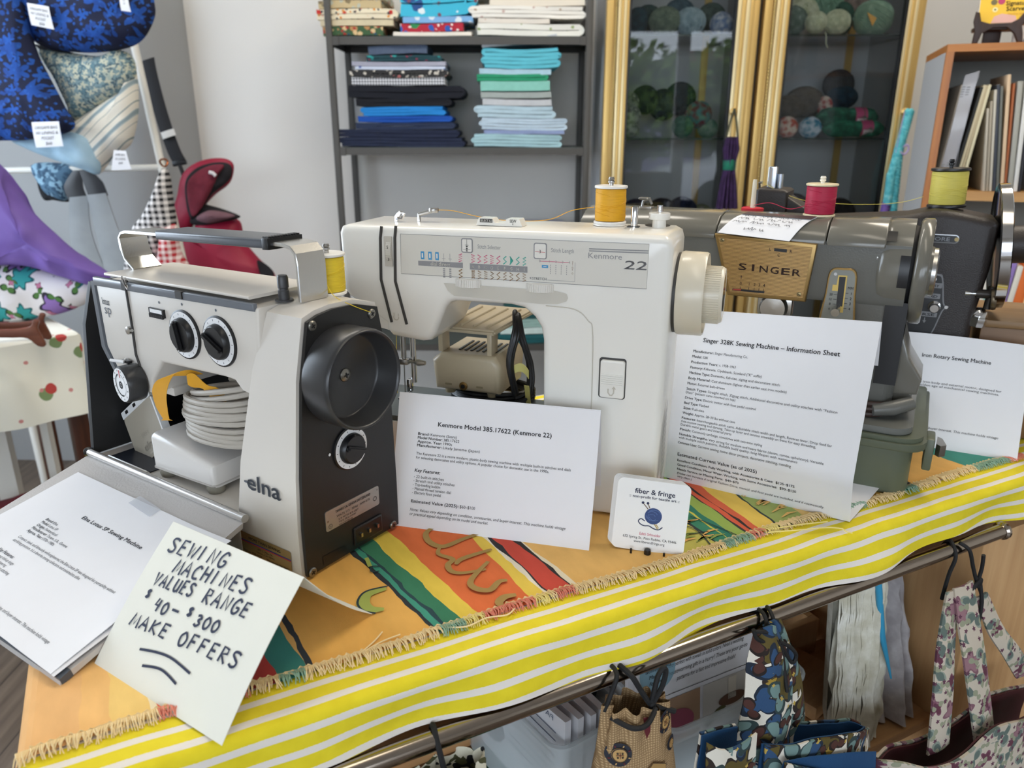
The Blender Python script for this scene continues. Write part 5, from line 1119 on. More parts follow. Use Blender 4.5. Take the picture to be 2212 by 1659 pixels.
# ---------------------------------------------------------------- grey metal shelf unit with folded fabrics
smet = M('shelf charcoal metal', '#4a4845', .5, bump=(800, .1))
su = thing('shelf_unit', 'charcoal metal shelf unit with piles of folded fabric against the back wall', 'shelf unit', (-.622, 2.80, 0))
SW, SD, SZ = .892, .315, (.172, .527, .882, 1.237, 1.592)
for x in (0, SW-.0215):
    for y in (0, SD-.02):
        b = MB(); b.bb((x, y, 0), (x+.0215, y+.02, 1.98), bev=.002); b.build('post', smet, su)
for z in SZ:
    b = MB(); b.bb((.0215, .002, z-.026), (SW-.0215, .008, z-.002)); b.bb((.0215, SD-.012, z-.026), (SW-.0215, SD-.006, z-.002)); b.bb((.002, .02, z-.026), (.008, SD-.02, z-.002)); b.bb((SW-.008, .02, z-.026), (SW-.002, SD-.02, z-.002)); b.bb((.022, -.001, z-.028), (.042, .006, z-.001)); b.bb((SW-.042, -.001, z-.028), (SW-.022, .006, z-.001)); b.build('shelf_frame', smet, su)
    b = MB(); b.bb((.003, .003, z-.004), (SW-.003, SD-.006, z)); b.build('shelf_board', M('shelf board green grey', '#39423f', .4), su)
def folded(name, label, grp, x0, x1, z0, h, n, m, y0=2.812, d=.23, tilt=0, flip=False, cat='fabric', sag=.06):
    w = x1-x0; t = h/n; r = t/2; k = t*.90/2; path = []; N = 9
    for i in range(n):
        z = (i+.5)*t; xs = [r+(w-2*r)*j/N for j in range(N+1)]; inset = .018*w*nz(i*2.3, x0*9)
        if i % 2: xs = xs[::-1]
        path += [(x, z) for x in xs]
        if i < n-1:
            e = xs[-1]; s = 1 if i % 2 == 0 else -1
            path += [(e+s*r*1.1*math.sin(math.pi*q_/6), z+t*(q_/6)) for q_ in range(1, 6)]
    P = []
    for x, z in path:
        u_ = x/w; P.append((x if not flip else w-x, z+h*sag*math.sin(u_*math.pi*1.3+x0*40)+.002*nz(u_*4, z*60, x0*9)+math.tan(rad(tilt))*x))
    L, Rr = [], []
    for i in range(len(P)):
        a, c = P[max(0, i-1)], P[min(len(P)-1, i+1)]; dx, dz = c[0]-a[0], c[1]-a[1]; q_ = math.hypot(dx, dz) or 1
        L.append((P[i][0]-dz/q_*k, P[i][1]+dx/q_*k)); Rr.append((P[i][0]+dz/q_*k, P[i][1]-dx/q_*k))
    b = MB(); o = L+Rr[::-1]; nn = len(L)
    ny = 3; vs = []
    for j in range(ny+1):
        y = d*j/ny; vs += [(x+.004*nz(y*6, z*30), y+.004*nz(x*20, z*30), z) for x, z in o]
    M_ = len(o); fs = [[j*M_+i, j*M_+(i+1) % M_, (j+1)*M_+(i+1) % M_, (j+1)*M_+i] for j in range(ny) for i in range(M_)]
    for base, rv in ((0, False), (ny*M_, True)):
        for i in range(nn-1):
            f = [base+i, base+i+1, base+M_-2-i, base+M_-1-i]; fs.append(f if not rv else f[::-1])
    b.add(vs, fs); ob = b.build(name, m, ang=50); ob.location = (x0, y0, z0); return tag(ob, label, cat, grp)
def pile(base, grp, rows, sx, y0=2.812, d=.23, k=1.0):
    """rows from the bottom: (left px-like metre, right, thickness, layers, material, label)"""
    z = base
    for i, (x0, x1, h, n, m, lb, *o) in enumerate(rows):
        h *= k
        folded('folded_fabric', lb, grp, x0, x1, z+.0008, h, n, m, y0+.004*nz(i*3.3, sx), d, *o); z += h*1.01
def fx(c): return -.245+(640+c/3.253-947)*.001617     # image pixel column to x across the shelf front
navy1, navy2, navy3 = cloth('denim navy', '#161d33', '#1f2a47'), cloth('black navy', '#0d0f1a'), cloth('slate navy', '#25324f')
g1 = 'dark blue folded fabrics on the middle shelf'
pile(1.237, g1, [
    (fx(285), fx(1150), .036, 3, navy1, 'navy denim garment folded at the bottom of the dark pile', ), (fx(268), fx(1110), .030, 2, cloth('denim ink', '#121a30', '#1d2745'), 'dark denim with pale stitching, second from the bottom of the dark pile'), (fx(390), fx(1085), .026, 2, navy3, 'slate navy cloth folded under the royal blue one'),
    (fx(410), fx(1065), .024, 2, cloth('royal blue', '#0f4fae'), 'royal blue cloth folded in the dark pile'), (fx(450), fx(1022), .034, 3, cloth('bright blue', '#1f86d6'), 'bright blue cloth folded above the royal blue one'), (fx(400), fx(1062), .030, 2, navy2, 'black navy garment with pale topstitching in the dark pile'),
    (fx(345), fx(1150), .046, 2, cloth('midnight', '#0e121f'), 'thick midnight blue cloth bulging from the dark pile'), (fx(365), fx(1055), .030, 1, gingham('navy gingham', '#151a2b', '#e6e8ee', .0095, 'Object'), 'navy and white gingham cloth folded in the dark pile'), (fx(370), fx(1042), .026, 2, printed('ditsy print', '#2d2d2f', [(70, .36, '#cfc9bf'), (30, .2, '#b56a68')]), 'black and white ditsy floral cloth above the gingham'),
    (fx(410), fx(1045), .012, 1, printed('blue willow print', '#c9d2e6', [(45, .35, '#4a62a8')]), 'thin blue and white printed cloth in the dark pile'), (fx(385), fx(1055), .017, 1, cloth('lavender grey', '#a9aabb'), 'lavender grey cloth folded in the dark pile'), (fx(490), fx(1005), .022, 2, printed('teal print', '#173f48', [(40, .35, '#2f9b9a'), (55, .2, '#8b2f4c')]), 'dark teal printed cloth second from the top of the dark pile'),
    (fx(490), fx(945), .032, 1, cloth('slate denim', '#46536a', '#5a6880'), 'slate blue denim folded on top of the dark pile', 1.2)], 1, k=.88)
g2 = 'aqua and pale folded fabrics on the middle shelf'
aq = cloth('pale aqua', '#a7ccd6'); pbl = cloth('pale blue', '#bfd4e6')
pile(1.237, g2, [
    (fx(1215), fx(1832), .050, 4, aq, 'pale aqua cloth in thick folds at the bottom of the light pile'), (fx(1282), fx(1872), .016, 1, cloth('lavender blue', '#8f9fc9'), 'lavender blue cloth near the bottom of the light pile'), (fx(1270), fx(1868), .046, 4, pbl, 'pale blue cloth in four folds in the light pile'),
    (fx(1240), fx(1785), .046, 3, cloth('powder blue', '#b9d3e2'), 'powder blue cloth with rolled left fold in the light pile'), (fx(1266), fx(1787), .026, 1, cloth('white grey', '#c9cdd3'), 'whitish grey cloth in the middle of the light pile'), (fx(1256), fx(1782), .024, 1, cloth('sage grey', '#a9b3b1'), 'sage grey cloth under the mint one in the light pile', 1.0),
    (fx(1240), fx(1785), .040, 1, cloth('mint', '#8fd0c3'), 'mint green cloth in the light pile', 1.5), (fx(1240), fx(1732), .026, 2, cloth('kelly green', '#2a9c72'), 'bright green cloth in the light pile', 1.0), (fx(1250), fx(1777), .022, 1, cloth('ice blue', '#b3d6e8'), 'ice blue cloth above the green one in the light pile'),
    (fx(1292), fx(1812), .072, 5, cloth('aqua', '#63c5da'), 'aqua cloth in many folds near the top of the light pile', 1.0), (fx(1266), fx(1812), .024, 1, cloth('silver grey', '#cdd3d8'), 'silver grey cloth lying tilted on top of the light pile', 6.0)], 2, k=.85)
g3 = 'printed folded fabrics on the top shelf'
bear = printed('toy print', '#3d5c3c', [(34, .44, '#b98a58'), (40, .34, '#d7b98a'), (46, .26, '#a8302c'), (52, .2, '#27496b')])
crm = printed('cream red print', '#e8dcc0', [(40, .3, '#c8352f'), (52, .22, '#3a3a40'), (46, .2, '#d98f3a')])
pile(1.5925, g3, [(fx(190), fx(655), .030, 1, bear, 'brown and green toy print cloth at the bottom of the left top pile'), (fx(186), fx(715), .020, 1, cloth('cream', '#ddcfae'), 'cream cloth with red edge in the left top pile'), (fx(170), fx(716), .032, 2, crm, 'white, red and black printed cloth rolled at its right in the top pile'), (fx(176), fx(645), .026, 1, printed('tan print', '#c9b48a', [(36, .35, '#8a7a5c'), (44, .3, '#b9bdb0')]), 'tan printed cloth in the left top pile'),
    (fx(200), fx(672), .026, 1, printed('folk print', '#d8cfb8', [(40, .32, '#b5442f'), (48, .26, '#3f5a7a'), (38, .2, '#d29b3c')]), 'colourful folk print cloth on the left top pile'), (fx(190), fx(660), .03, 1, cloth('oat', '#cdbb95'), 'oat coloured cloth topping the left top pile')], 3)
pile(1.5925, g3, [(fx(680), fx(1232), .013, 1, printed('red line print', '#eee6da', [(30, .2, '#b3242e')]), 'thin white cloth with red marks under the patchwork cloth'), (fx(715), fx(1192), .027, 1, printed('patchwork print', '#b2273a', [(16, .38, '#2e8a52'), (22, .3, '#2a5bb0'), (60, .25, '#f0e3e0')]), 'red, green and blue patchwork cloth in the middle top pile'), (fx(740), fx(1250), .020, 1, printed('sky star print', '#7fb0e0', [(20, .25, '#e8d24f'), (26, .3, '#dfe9f3')]), 'sky blue cloth with yellow stars in the middle top pile'),
    (fx(705), fx(1217), .082, 2, printed('turquoise bird print', '#3fb6d6', [(13, .34, '#27508c'), (19, .24, '#e2ecf0'), (26, .17, '#7a4a5a')]), 'thick turquoise cloth with blue bird print in the middle top pile')], 4)
pile(1.5925, g3, [(fx(1240), fx(1962), .038, 2, printed('white leaf print', '#e6e6df', [(40, .2, '#93a56a')]), 'white cloth with green leaf edge at the bottom of the right top pile'), (fx(1250), fx(1760), .016, 1, printed('faded print', '#e5ded4', [(34, .3, '#cdb3a0')]), 'faded pinkish white cloth in the right top pile'), (fx(1212), fx(1975), .036, 3, printed('white flower print', '#ece9e2', [(34, .17, '#b9a38c'), (24, .15, '#c9b0a8')]), 'white flowered cloth in three folds in the right top pile'),
    (fx(1310), fx(2010), .032, 1, printed('cream bud print', '#e8dfd0', [(22, .22, '#c98d86')]), 'cream cloth with pink buds in the right top pile'), (fx(1222), fx(1990), .03, 1, printed('block print', '#ddd6c8', [(34, .35, '#3d4a44'), (28, .3, '#b8923e')]), 'white cloth with dark block print topping the right top pile')], 5)
g4 = 'folded fabrics low on the shelf unit'
tw = stripes('teal white stripe', [(0, '#d3e4e2'), (.5, '#6fb3b0')], .03, 'Object', 2)
pile(.527, g4, [(-.06, .20, .035, 2, cloth('deep teal', '#1a5f66'), 'deep teal cloth at the bottom of the low teal pile'), (-.05, .16, .024, 2, cloth('white aqua', '#d9efee'), 'white aqua cloth folded in the low teal pile'), (-.035, .17, .034, 3, cloth('seafoam', '#9fc4bf'), 'seafoam cloth in three folds in the low teal pile'), (-.045, .19, .05, 2, cloth('dark teal', '#1f5458'), 'dark teal cloth on top of the low teal pile')], 6)
pile(.882, g4, [(-.05, .21, .045, 3, printed('green check print', '#d7e3dc', [(60, .4, '#2f6f66')]), 'green and white printed cloth seen just above the white machine'), (-.03, .20, .036, 2, cloth('pale lilac', '#cfd0de'), 'pale lilac cloth topping the pile above the white machine')], 7)

# ---------------------------------------------------------------- glass display cabinets with yarn
brass = M('satin gold frame', '#cfae6c', .36, .5, bump=(300, .05)); brass2 = M('pale gold frame', '#e4d3a6', .32, .5)
g = G('cabinet glass'); t_ = g.n('BsdfTransparent'); gl = g.n('BsdfGlossy'); gl.inputs['Roughness'].default_value = .01
fr_ = g.n('Fresnel'); fr_.inputs['IOR'].default_value = 1.5; mx = g.n('MixShader'); g.t.links.new(g.math('ADD', fr_.outputs[0], .012), mx.inputs[0]); t_.inputs[0].default_value = (.93, .96, .95, 1)
g.t.links.new(t_.outputs[0], mx.inputs[1]); g.t.links.new(gl.outputs[0], mx.inputs[2]); g.t.links.new(mx.outputs[0], g.t.nodes['Material Output'].inputs['Surface'])
glass = g.m; glass_edge = M('glass shelf edge', '#20302c', .15)
inner = M('cabinet inside grey', '#b4b6b8', .7)
def cabinet(label, x0, gx0, gx1, x1):
    t = thing('display_cabinet', label, 'cabinet', (x0, 2.75, 0), 0, None); w = x1-x0; D_ = .375
    b = MB(); b.bb((0, D_-.01, .1), (w, D_, 2.1)); b.build('back_panel', inner, t)
    for x, nm in ((.004, 'side'), (w-.014, 'side')):
        b = MB(); b.bb((x, .03, .1), (x+.010, D_-.01, 2.1)); b.build('side_panel', inner, t)
    b = MB(); b.bb((0, .01, 0), (w, D_, .1)); b.build('plinth', brass, t)
    b = MB(); b.bb((0, .0, 2.1), (w, D_, 2.16)); b.build('top', brass, t)
    # outer frame
    b = MB()
    for a, c, y in ((0, .022, .004), (.022, .032, .012), (w-.020, w, .004)): b.bb((a, y, .1), (c, .04, 2.1), bev=.002)
    b.build('outer_frame', brass, t)
    b = MB()
    for k in range(150): z = .3+.0105*k; b.lathe([(.0034, 0), (.0026, .004), (.0036, .009)], (.031, .004, z), (0, 0, 1), 6)
    b.build('rope_trim', M('rope gold', '#cbb06f', .3, .8), t)
    # door with moulded stiles
    dr = MB()
    for a, c in ((.036, gx0-x0-.007), (gx1-x0+.007, w-.022)):
        n_ = 4; ww = (c-a)/n_
        for i in range(n_): dr.bb((a+ww*i, -.012+(.004 if i in (0, n_-1) else (.0015 if i == 1 else 0)), .12), (a+ww*(i+1), .018, 2.08), i % 2, bev=.0015)
    dr.bb((.036, -.010, .12), (w-.022, .018, .18)); dr.bb((.036, -.010, 2.0), (w-.022, .018, 2.08))
    d_ = dr.build('door', [brass2, brass], t)
    b = MB()
    for a in (gx0-x0-.007, gx1-x0): b.bb((a, -.006, .18), (a+.007, .016, 2.0))
    b.build('gasket', black, d_)
    b = MB(); b.add([(gx0-x0-.004, .004, .18), (gx1-x0+.004, .004, .18), (gx1-x0+.004, .004, 2.0), (gx0-x0-.004, .004, 2.0)], [[0, 1, 2, 3]]); b.build('glass_pane', glass, d_)
    b = MB(); kx = w-.068 if x0 < .6 else w-.035; b.lathe([(.006, 0), (.005, .010), (.012, .016), (.013, .022), (.008, .028), (0, .029)], (kx, -.012, 1.352), (0, -1, 0), 20, cap=False); b.build('knob', brass, d_)
    for z in (.55, .93, 1.262, 1.590, 1.92):
        b = MB(); b.bb((.016, .035, z), (w-.016, D_-.012, z+.006)); sh = b.build('glass_shelf', glass, t)
        b = MB(); b.bb((.016, .034, z), (w-.016, .0355, z+.006)); b.build('shelf_edge', glass_edge, sh)
    b = MB(); b.bb((w-.10, D_-.02, .12), (w-.075, D_-.011, 2.08)); b.build('shelf_standard', brass, t)
    return t
cabinet('left gold framed glass cabinet with a purple tassel on its knob', .309, .388, .724, .806)
cabinet('right gold framed glass cabinet with an aqua yarn braid on its knob', .822, .906, 1.276, 1.345)
def yarn_ball(label, p, r, cols, grp, sq=(1, 1, 1), seed=0, n=46, style='ball', name='yarn_ball', tail=None):
    q = random.Random(seed); b = MB()
    m0 = yarn('yarn '+cols[0]+(cols[1] if len(cols) > 1 else ''), *cols)
    def S_(v): return V((v.x*sq[0], v.y*sq[1], v.z*sq[2]))
    bm = bmesh.new(); bmesh.ops.create_icosphere(bm, subdivisions=3, radius=r*.95); bmesh.ops.scale(bm, vec=sq, verts=bm.verts); b.bm(bm)
    for k in range(n):
        if style == 'ball':
            ax = V((q.gauss(0, 1), q.gauss(0, 1), q.gauss(0, 1))).normalized()
            if k % 3: ax = (ax*.5+V((math.cos(seed+k//12), math.sin(seed*2+k//12), .4))).normalized()
            u = ax.orthogonal().normalized(); w = ax.cross(u); h = (q.random()-.5)*1.3*r; rr = math.sqrt(max(.05*r*r, r*r-h*h))
            b.tube([S_(ax*h+(u*math.cos(t*.3491)+w*math.sin(t*.3491))*rr) for t in range(18)], r*.045, 4, 0, closed=True)
        else:   # skein: strands running along x with a slant
            a0 = 6.283*k/n; pts = []
            for t in range(11):
                xx = -1+.2*t; rr = math.sqrt(max(.02, 1-abs(xx)**2.6)); a = a0+.75*xx+.08*q.random(); pts.append(S_(V((xx*r, rr*r*math.cos(a), rr*r*math.sin(a)))))
            b.tube(pts, r*.060, 4)
    o = b.build(name, m0, ang=60); o.location = p; o.rotation_euler = (0, 0, q.random()*.3)
    if tail:
        b = MB(); b.tube(tail, r*.05, 6); b.build('loose_end', m0, o)
    return tag(o, label, 'yarn', grp)
g5 = 'yarn in the left cabinet'; g6 = 'yarn in the right cabinet'
YB = yarn_ball
# left cabinet, upper shelf (z 1.596)
YB('dark teal yarn skein at the left end of the upper shelf', (.425, 2.85, 1.640), .044, ('#274a55', '#1b3540'), g5, (.7, 1, 1), 1, style='skein', name='yarn_skein')
YB('sage green yarn ball with red band, left on the upper shelf', (.515, 2.84, 1.642), .048, ('#7f8f7c', '#66766a'), g5, (1.1, 1, .92), 2)
YB('pale blue wound yarn ball, middle of the left cabinet upper shelf', (.600, 2.84, 1.640), .046, ('#a9bfc8', '#8fa8b4'), g5, (1.1, 1, .95), 3)
YB('white and blue striped yarn ball at the right of the left cabinet upper shelf', (.706, 2.84, 1.632), .038, ('#c9ced6', '#6f86ad', '#e9e6df'), g5, (1, 1, 1), 4)
YB('slate blue yarn ball behind the pale blue ball', (.585, 2.96, 1.672), .055, ('#4a6574', '#39525f'), g5, (1, 1, 1), 5)
YB('grey green yarn ball behind the striped ball', (.700, 2.97, 1.665), .05, ('#5d7068', '#46574f'), g5, (1, 1, 1), 6)
YB('dark green yarn ball behind the sage ball', (.480, 2.98, 1.66), .05, ('#2d4a48', '#1f3836'), g5, (1, 1, 1), 7)
for i, (x, y, z, r, c, lb) in enumerate([(.405, 2.84, 1.385, .034, ('#3a3f3f', '#8a9088', '#c9ccc0'), 'grey flecked yarn ball at the top of the left column'), (.410, 2.83, 1.340, .036, ('#5a605c', '#9aa097', '#cfd2c6'), 'pale flecked yarn ball, second in the left column'), (.412, 2.83, 1.300, .032, ('#565c58', '#a1a79e', '#d2d4c8'), 'flecked yarn ball at the bottom of the left column'),
        (.470, 2.90, 1.395, .048, ('#23302d', '#324039'), 'black green yarn ball with orange band, middle shelf of the left cabinet'), (.540, 2.92, 1.38, .052, ('#2a3036', '#3a434a'), 'charcoal yarn ball on the middle shelf of the left cabinet'), (.600, 2.93, 1.40, .055, ('#123038', '#0d242b'), 'dark petrol yarn ball on the middle shelf of the left cabinet'),
        (.595, 2.83, 1.305, .036, ('#4d7d6c', '#2f5d4d'), 'green yarn ball low on the middle shelf of the left cabinet'), (.655, 2.86, 1.345, .045, ('#6e2e44', '#4f7f86'), 'maroon and teal yarn ball, right on the middle shelf of the left cabinet'), (.690, 2.86, 1.300, .034, ('#58796f', '#7d8f86'), 'pale teal yarn ball beside the tassel')]):
    YB(lb, (x, y, z), r, c, g5, (1, 1, 1), 20+i)
for i, (x, z, r, c, lb) in enumerate([(.45, .995, .055, ('#20263a', '#2c3350'), 'dark blue yarn ball on the lower shelf of the left cabinet'), (.545, .995, .058, ('#1d1f28', '#2b2d38'), 'black yarn ball on the lower shelf of the left cabinet'), (.62, 1.00, .058, ('#141b30', '#222b49'), 'midnight yarn ball on the lower shelf of the left cabinet'), (.69, .985, .048, ('#6f7350', '#8f8f6a', '#b0a0a8'), 'olive and grey yarn ball low behind the tassel')]):
    YB(lb, (x, 2.86, z), r, c, g5, (1, 1, 1.1), 40+i)
# right cabinet
YB('cream wound yarn ball, left of the cream pair on the upper shelf', (1.005, 2.79, 1.632), .034, ('#d3d6bd', '#b9bfa2'), g6, (1, 1, 1), 60, tail=[(.030, -.01, -.030), (.034, -.016, -.045), (.036, -.014, -.065), (.044, -.014, -.078)])
YB('cream wound yarn ball, right of the cream pair on the upper shelf', (1.078, 2.80, 1.634), .038, ('#d1d5ba', '#b5bc9e'), g6, (1.15, 1, 1), 61)
YB('grey green tweed yarn ball at the left end of the right cabinet upper shelf', (.945, 2.84, 1.642), .046, ('#74857c', '#566a60', '#a5b3a6'), g6, (1, 1, 1), 62)
YB('pale green yarn ball with yellow tag on the right of the upper shelf', (1.205, 2.82, 1.648), .054, ('#8fae97', '#7d9c87', '#a7c0a8'), g6, (1.15, 1, .98), 63, style='skein')
YB('white yarn ball behind the cream pair', (1.005, 2.93, 1.675), .05, ('#c9cdb6', '#aab192'), g6, (1.2, 1, 1), 64)
YB('mint yarn ball behind the cream pair', (1.09, 2.94, 1.69), .055, ('#6f9480', '#5b806c'), g6, (1.1, 1, 1), 65)
YB('dark green yarn ball between the cream pair and the pale green ball', (1.13, 2.90, 1.655), .048, ('#2f5a4c', '#234538'), g6, (.8, 1, 1.1), 66)
YB('dusty pink yarn ball behind the pale green ball', (1.20, 2.97, 1.70), .05, ('#8a7a74', '#6d605b'), g6, (1, 1, 1), 67)
b = MB(); b.add([(-.045, -.053, .012), (-.012, -.056, -.006), (-.022, -.054, -.030), (-.033, -.054, -.012)], [[0, 1, 2, 3]]); tg = tag(b.build('yarn_tag', M('yellow tag', '#d9a24a', .6), solid=.001), 'yellow paper tag on the pale green yarn ball', 'tag'); tg.location = (1.205, 2.82, 1.648)
def skein(label, p, L, r, cols, ban, txt, seed, dy=0):
    t = thing('yarn_skein', label, 'yarn', p, 0, g6)
    q = random.Random(seed); b = MB(); n = 70
    for k in range(n):
        a0 = 6.283*k/n; pts = []
        for i in range(12):
            x = -1+2*i/11; rr = (max(.03, 1-abs(x)**5))**.5*(1-.10*math.exp(-(x/.3)**2)); a = a0+1.3*x+.10*q.random(); pts.append((x*L/2, rr*r*math.cos(a), rr*r*math.sin(a)*.86))
        b.tube(pts, r*.095, 4)
    b.build('strands', yarn('yarn '+cols[0], *cols), t)
    b = MB(); N = 24; w = .040
    f = lambda u, v: V((.018+u*w, r*1.04*math.cos(v), r*.90*math.sin(v)+.001))
    b.grid(lambda a, c: f(a, math.pi*2*c), 2, 40, 0)
    b.grid(lambda a, c: V((0, -.0006, .0004))+f(.15+.7*a, math.pi*(1.0+.58*c)) if False else f(.12+.76*a, math.pi*(1.05+.50*c))*1.012, 4, 14, 1)
    for s, v0, h, m in txt: text(b, s, .5, 0, h, lambda x, y: f((-y/w)+v0, math.pi*1.32+ (x-.5)/r)*1.03, .030, True, al='c', m=m)
    b.build('label_band', [M('band pink', ban, .5), M('band cream', '#e9d7da', .5), M('band print', '#7a4a52', .5), M('band red', '#b8283e', .5)], t); return t
skein('green yarn skein with pink band, upper of the stacked pair', (1.17, 2.845, 1.336), .21, .036, ('#2e6d58', '#1f4f40', '#4a9378'), '#c0527f', [('COTTON', .35, .014, 2), ('♥'.replace('♥', 'v'), .0, .012, 3)], 80)
skein('green yarn skein with pink band, lower of the stacked pair', (1.185, 2.812, 1.298), .21, .030, ('#2f7a60', '#1f5a47', '#55a587'), '#b02a6e', [('Patons', .15, .012, 3), ('COTTON', .48, .014, 2), ('DK 50g', .78, .010, 2)], 81)
YB('red and white wound yarn ball on the right cabinet middle shelf', (.955, 2.815, 1.303), .035, ('#a83a2c', '#d8c9b8', '#c4683f'), g6, (1, 1, 1), 82, 60)
YB('blue and white wound yarn ball on the right cabinet middle shelf', (1.035, 2.815, 1.302), .034, ('#2d7f9c', '#c9d3dc', '#2a5f83'), g6, (1.1, 1, 1), 83, 60)
for i, (x, y, z, r, sq, c, lb) in enumerate([(.99, 2.93, 1.37, .05, (1.3, 1, .8), ('#5a5246', '#4a4338'), 'brown yarn ball with a cream band at the back of the middle shelf'), (1.06, 2.97, 1.39, .058, (1.2, 1, .9), ('#5f584f', '#4e4840'), 'taupe yarn ball at the back of the middle shelf'), (1.18, 2.98, 1.45, .05, (1.1, 1, 1), ('#3c3f44', '#2e3136'), 'charcoal yarn ball high at the back right of the middle shelf'), (1.185, 2.95, 1.405, .048, (1.2, 1, .8), ('#17364a', '#10283a'), 'petrol yarn ball at the back right of the middle shelf'), (1.12, 2.93, 1.375, .03, (.8, 1, 1.1), ('#9c2f33', '#d3c3b8'), 'red yarn ball at the back of the middle shelf'), (.925, 2.90, 1.34, .03, (1, 1, 1), ('#6a2227', '#571b20'), 'maroon yarn ball at the left back of the middle shelf')]):
    YB(lb, (x, y, z), r, c, g6, sq, 90+i)
b = MB(); b.prism([(-.055, .01), (.035, .058), (.035, .048), (-.05, .0)], 'y', -.004, .004); o = tag(b.build('band_strip', M('cream band', '#b9b3a4', .6)), 'cream paper band leaning on the brown yarn ball', 'label'); o.location = (1.0, 2.872, 1.268)
for i, (x, r, c) in enumerate([(.95, .062, ('#241f22', '#332c30')), (1.03, .066, ('#2a2327', '#383034')), (1.12, .06, ('#1f1c1f', '#2d292c')), (1.20, .058, ('#231e20', '#2f2a2c'))]):
    YB(('leftmost', 'second', 'third', 'rightmost')[i]+' black brown yarn ball on the right cabinet lower shelf', (x, 2.88, .936+r), r, c, g6, (1, 1, 1.08), 110+i)
# hangers on the knobs
ts = thing('tassel', 'dark purple yarn tassel with a green band hanging on the left cabinet knob', 'tassel', (.738, 2.712, 1.352))
pur = yarn('yarn purple', '#3b2350', '#2a173c'); b = MB()
for s in (-1, 1): b.tube([(0, -.004, .010), (.010*s, -.004, -.03), (.020*s, -.004, -.085)], .0035, 6)
b.build('loop', M('tassel cord', '#4a4a3a', .9), ts)
b = MB(); q = random.Random(3)
for k in range(60):
    a = 6.283*q.random(); r0 = .022*math.sqrt(q.random()); c_, s_ = math.cos(a)*r0, math.sin(a)*r0; b.tube([(c_*.9, s_*.9, -.080), (c_*1.25, s_*1.25, -.12), (c_*.9, s_*.9, -.155), (c_*.85, s_*.85, -.188), (c_*1.3, s_*1.3, -.235), (c_*1.75+.002*q.random(), s_*1.75, -.315)], .0034, 5)
b.build('strands', pur, ts)
b = MB(); b.lathe([(.0195, -.188), (.0215, -.184), (.0215, -.158), (.0195, -.153)], n=24); b.build('green_band', yarn('yarn green band', '#17715a', '#0f5a47'), ts)
br = thing('yarn_braid', 'aqua and purple twisted yarn braid hanging on the right cabinet knob', 'yarn braid', (1.311, 2.708, 1.352))
aqm, ppm = yarn('yarn aqua braid', '#6fcbd6', '#4fb0c0', '#a4e3e6', 1.5), yarn('yarn lilac braid', '#7d62b0', '#65509a')
def strand(name, m, x0, x1, z0, z1, ph, r=.010, turns=9):
    b = MB()
    for k in range(3): b.tube([(x0+(x1-x0)*i/80+.0075*math.cos(i*turns*6.283/80+k*2.094+ph), -.004+.0075*math.sin(i*turns*6.283/80+k*2.094+ph), z0+(z1-z0)*i/80) for i in range(81)], r*.85, 7)
    return b.build(name, m, br)
strand('twisted_strand', aqm, .008, -.022, .004, -.215, 0); strand('twisted_strand', aqm, -.010, .006, -.115, -.42, 1.5); strand('twisted_strand', aqm, -.022, -.020, -.20, -.30, 2); strand('lilac_strand', ppm, -.024, -.034, -.30, -.44, .4)
b = MB(); b.tube(smooth([(-.008, -.014, -.115), (.010, -.018, -.105), (.016, -.018, -.12), (.004, -.018, -.135), (-.012, -.016, -.125)], 6), .003, 6); b.tube(smooth([(-.012, -.010, 0), (-.018, -.012, -.06), (-.022, -.012, -.13)], 6), .0012, 5); b.build('loose_loop', M('lilac strand', '#b7a6d6', .9), br)

_before = set(bpy.data.objects)
# ---------------------------------------------------------------- open bookcase with books at the right
bkw = wood('bookcase oak edge', '#9c5c22', '#b9762f', 2, 1.5, .35); bks = M('bookcase white side', '#b9bcc0', .55); shw = wood('bookcase shelf', '#b08048', '#c89a5e', 0)
bc_ = thing('bookcase', 'open bookcase with orange oak edging standing right of the cabinets', 'bookcase', (1.072, 2.10, 0)); BW, BD = .86, .36
for x in (0, BW-.018):
    b = MB(); b.bb((x, .0, 0), (x+.018, .012, 1.482)); b.build('front_edge', bkw, bc_)
    b = MB(); b.bb((x, .012, 0), (x+.018, BD, 1.482)); b.build('side_panel', bks, bc_)
b = MB(); b.bb((0, 0, 1.482), (BW, BD, 1.500)); b.build('top_panel', wood('bookcase oak top', '#a5652a', '#bf7d38', 0, 1.2, .4), bc_)
for z in (.30, .72, 1.1195): b = MB(); b.bb((.018, .004, z), (BW-.018, BD-.012, z+.024)); b.build('shelf', shw, bc_)
b = MB(); b.bb((.018, BD-.012, .02), (BW-.018, BD-.002, 1.482)); b.build('back_panel', M('bookcase back', '#8d8c86', .7), bc_)
def book(name, label, grp, x, lean, w, h, d, m, z=1.1437, y=2.118, cat='book', pages=True, spine=None):
    t = thing(name, label, cat, (x, y, z), 0, grp); t.rotation_euler = (0, rad(lean), 0); o = (0 if lean >= 0 else 0)
    b = MB(); b.bb((0, 0, 0), (w, d, h), 0, min(.002, w*.2)); b.build('cover', m, t)
    if pages:
        b = MB(); b.bb((w*.16, .004, h-.0008), (w*.84, d-.002, h+.0004)); b.build('pages', M('page block', '#dcd6c6', .8), t)
    if spine:
        b = MB(); text(b, spine[0], 0, 0, spine[1], lambda x_, y_: V((w*.5-y_-spine[1]*-.35 if False else w*.5+spine[1]*.35-y_, -.0006, h*.82-x_)), spine[2], True); b.build('spine_title', spine[3], t)
    return t
P_ = lambda c: M('cover '+c, c, .55, var=(60, .08))
gB = 'magazines and books on the upper bookcase shelf'
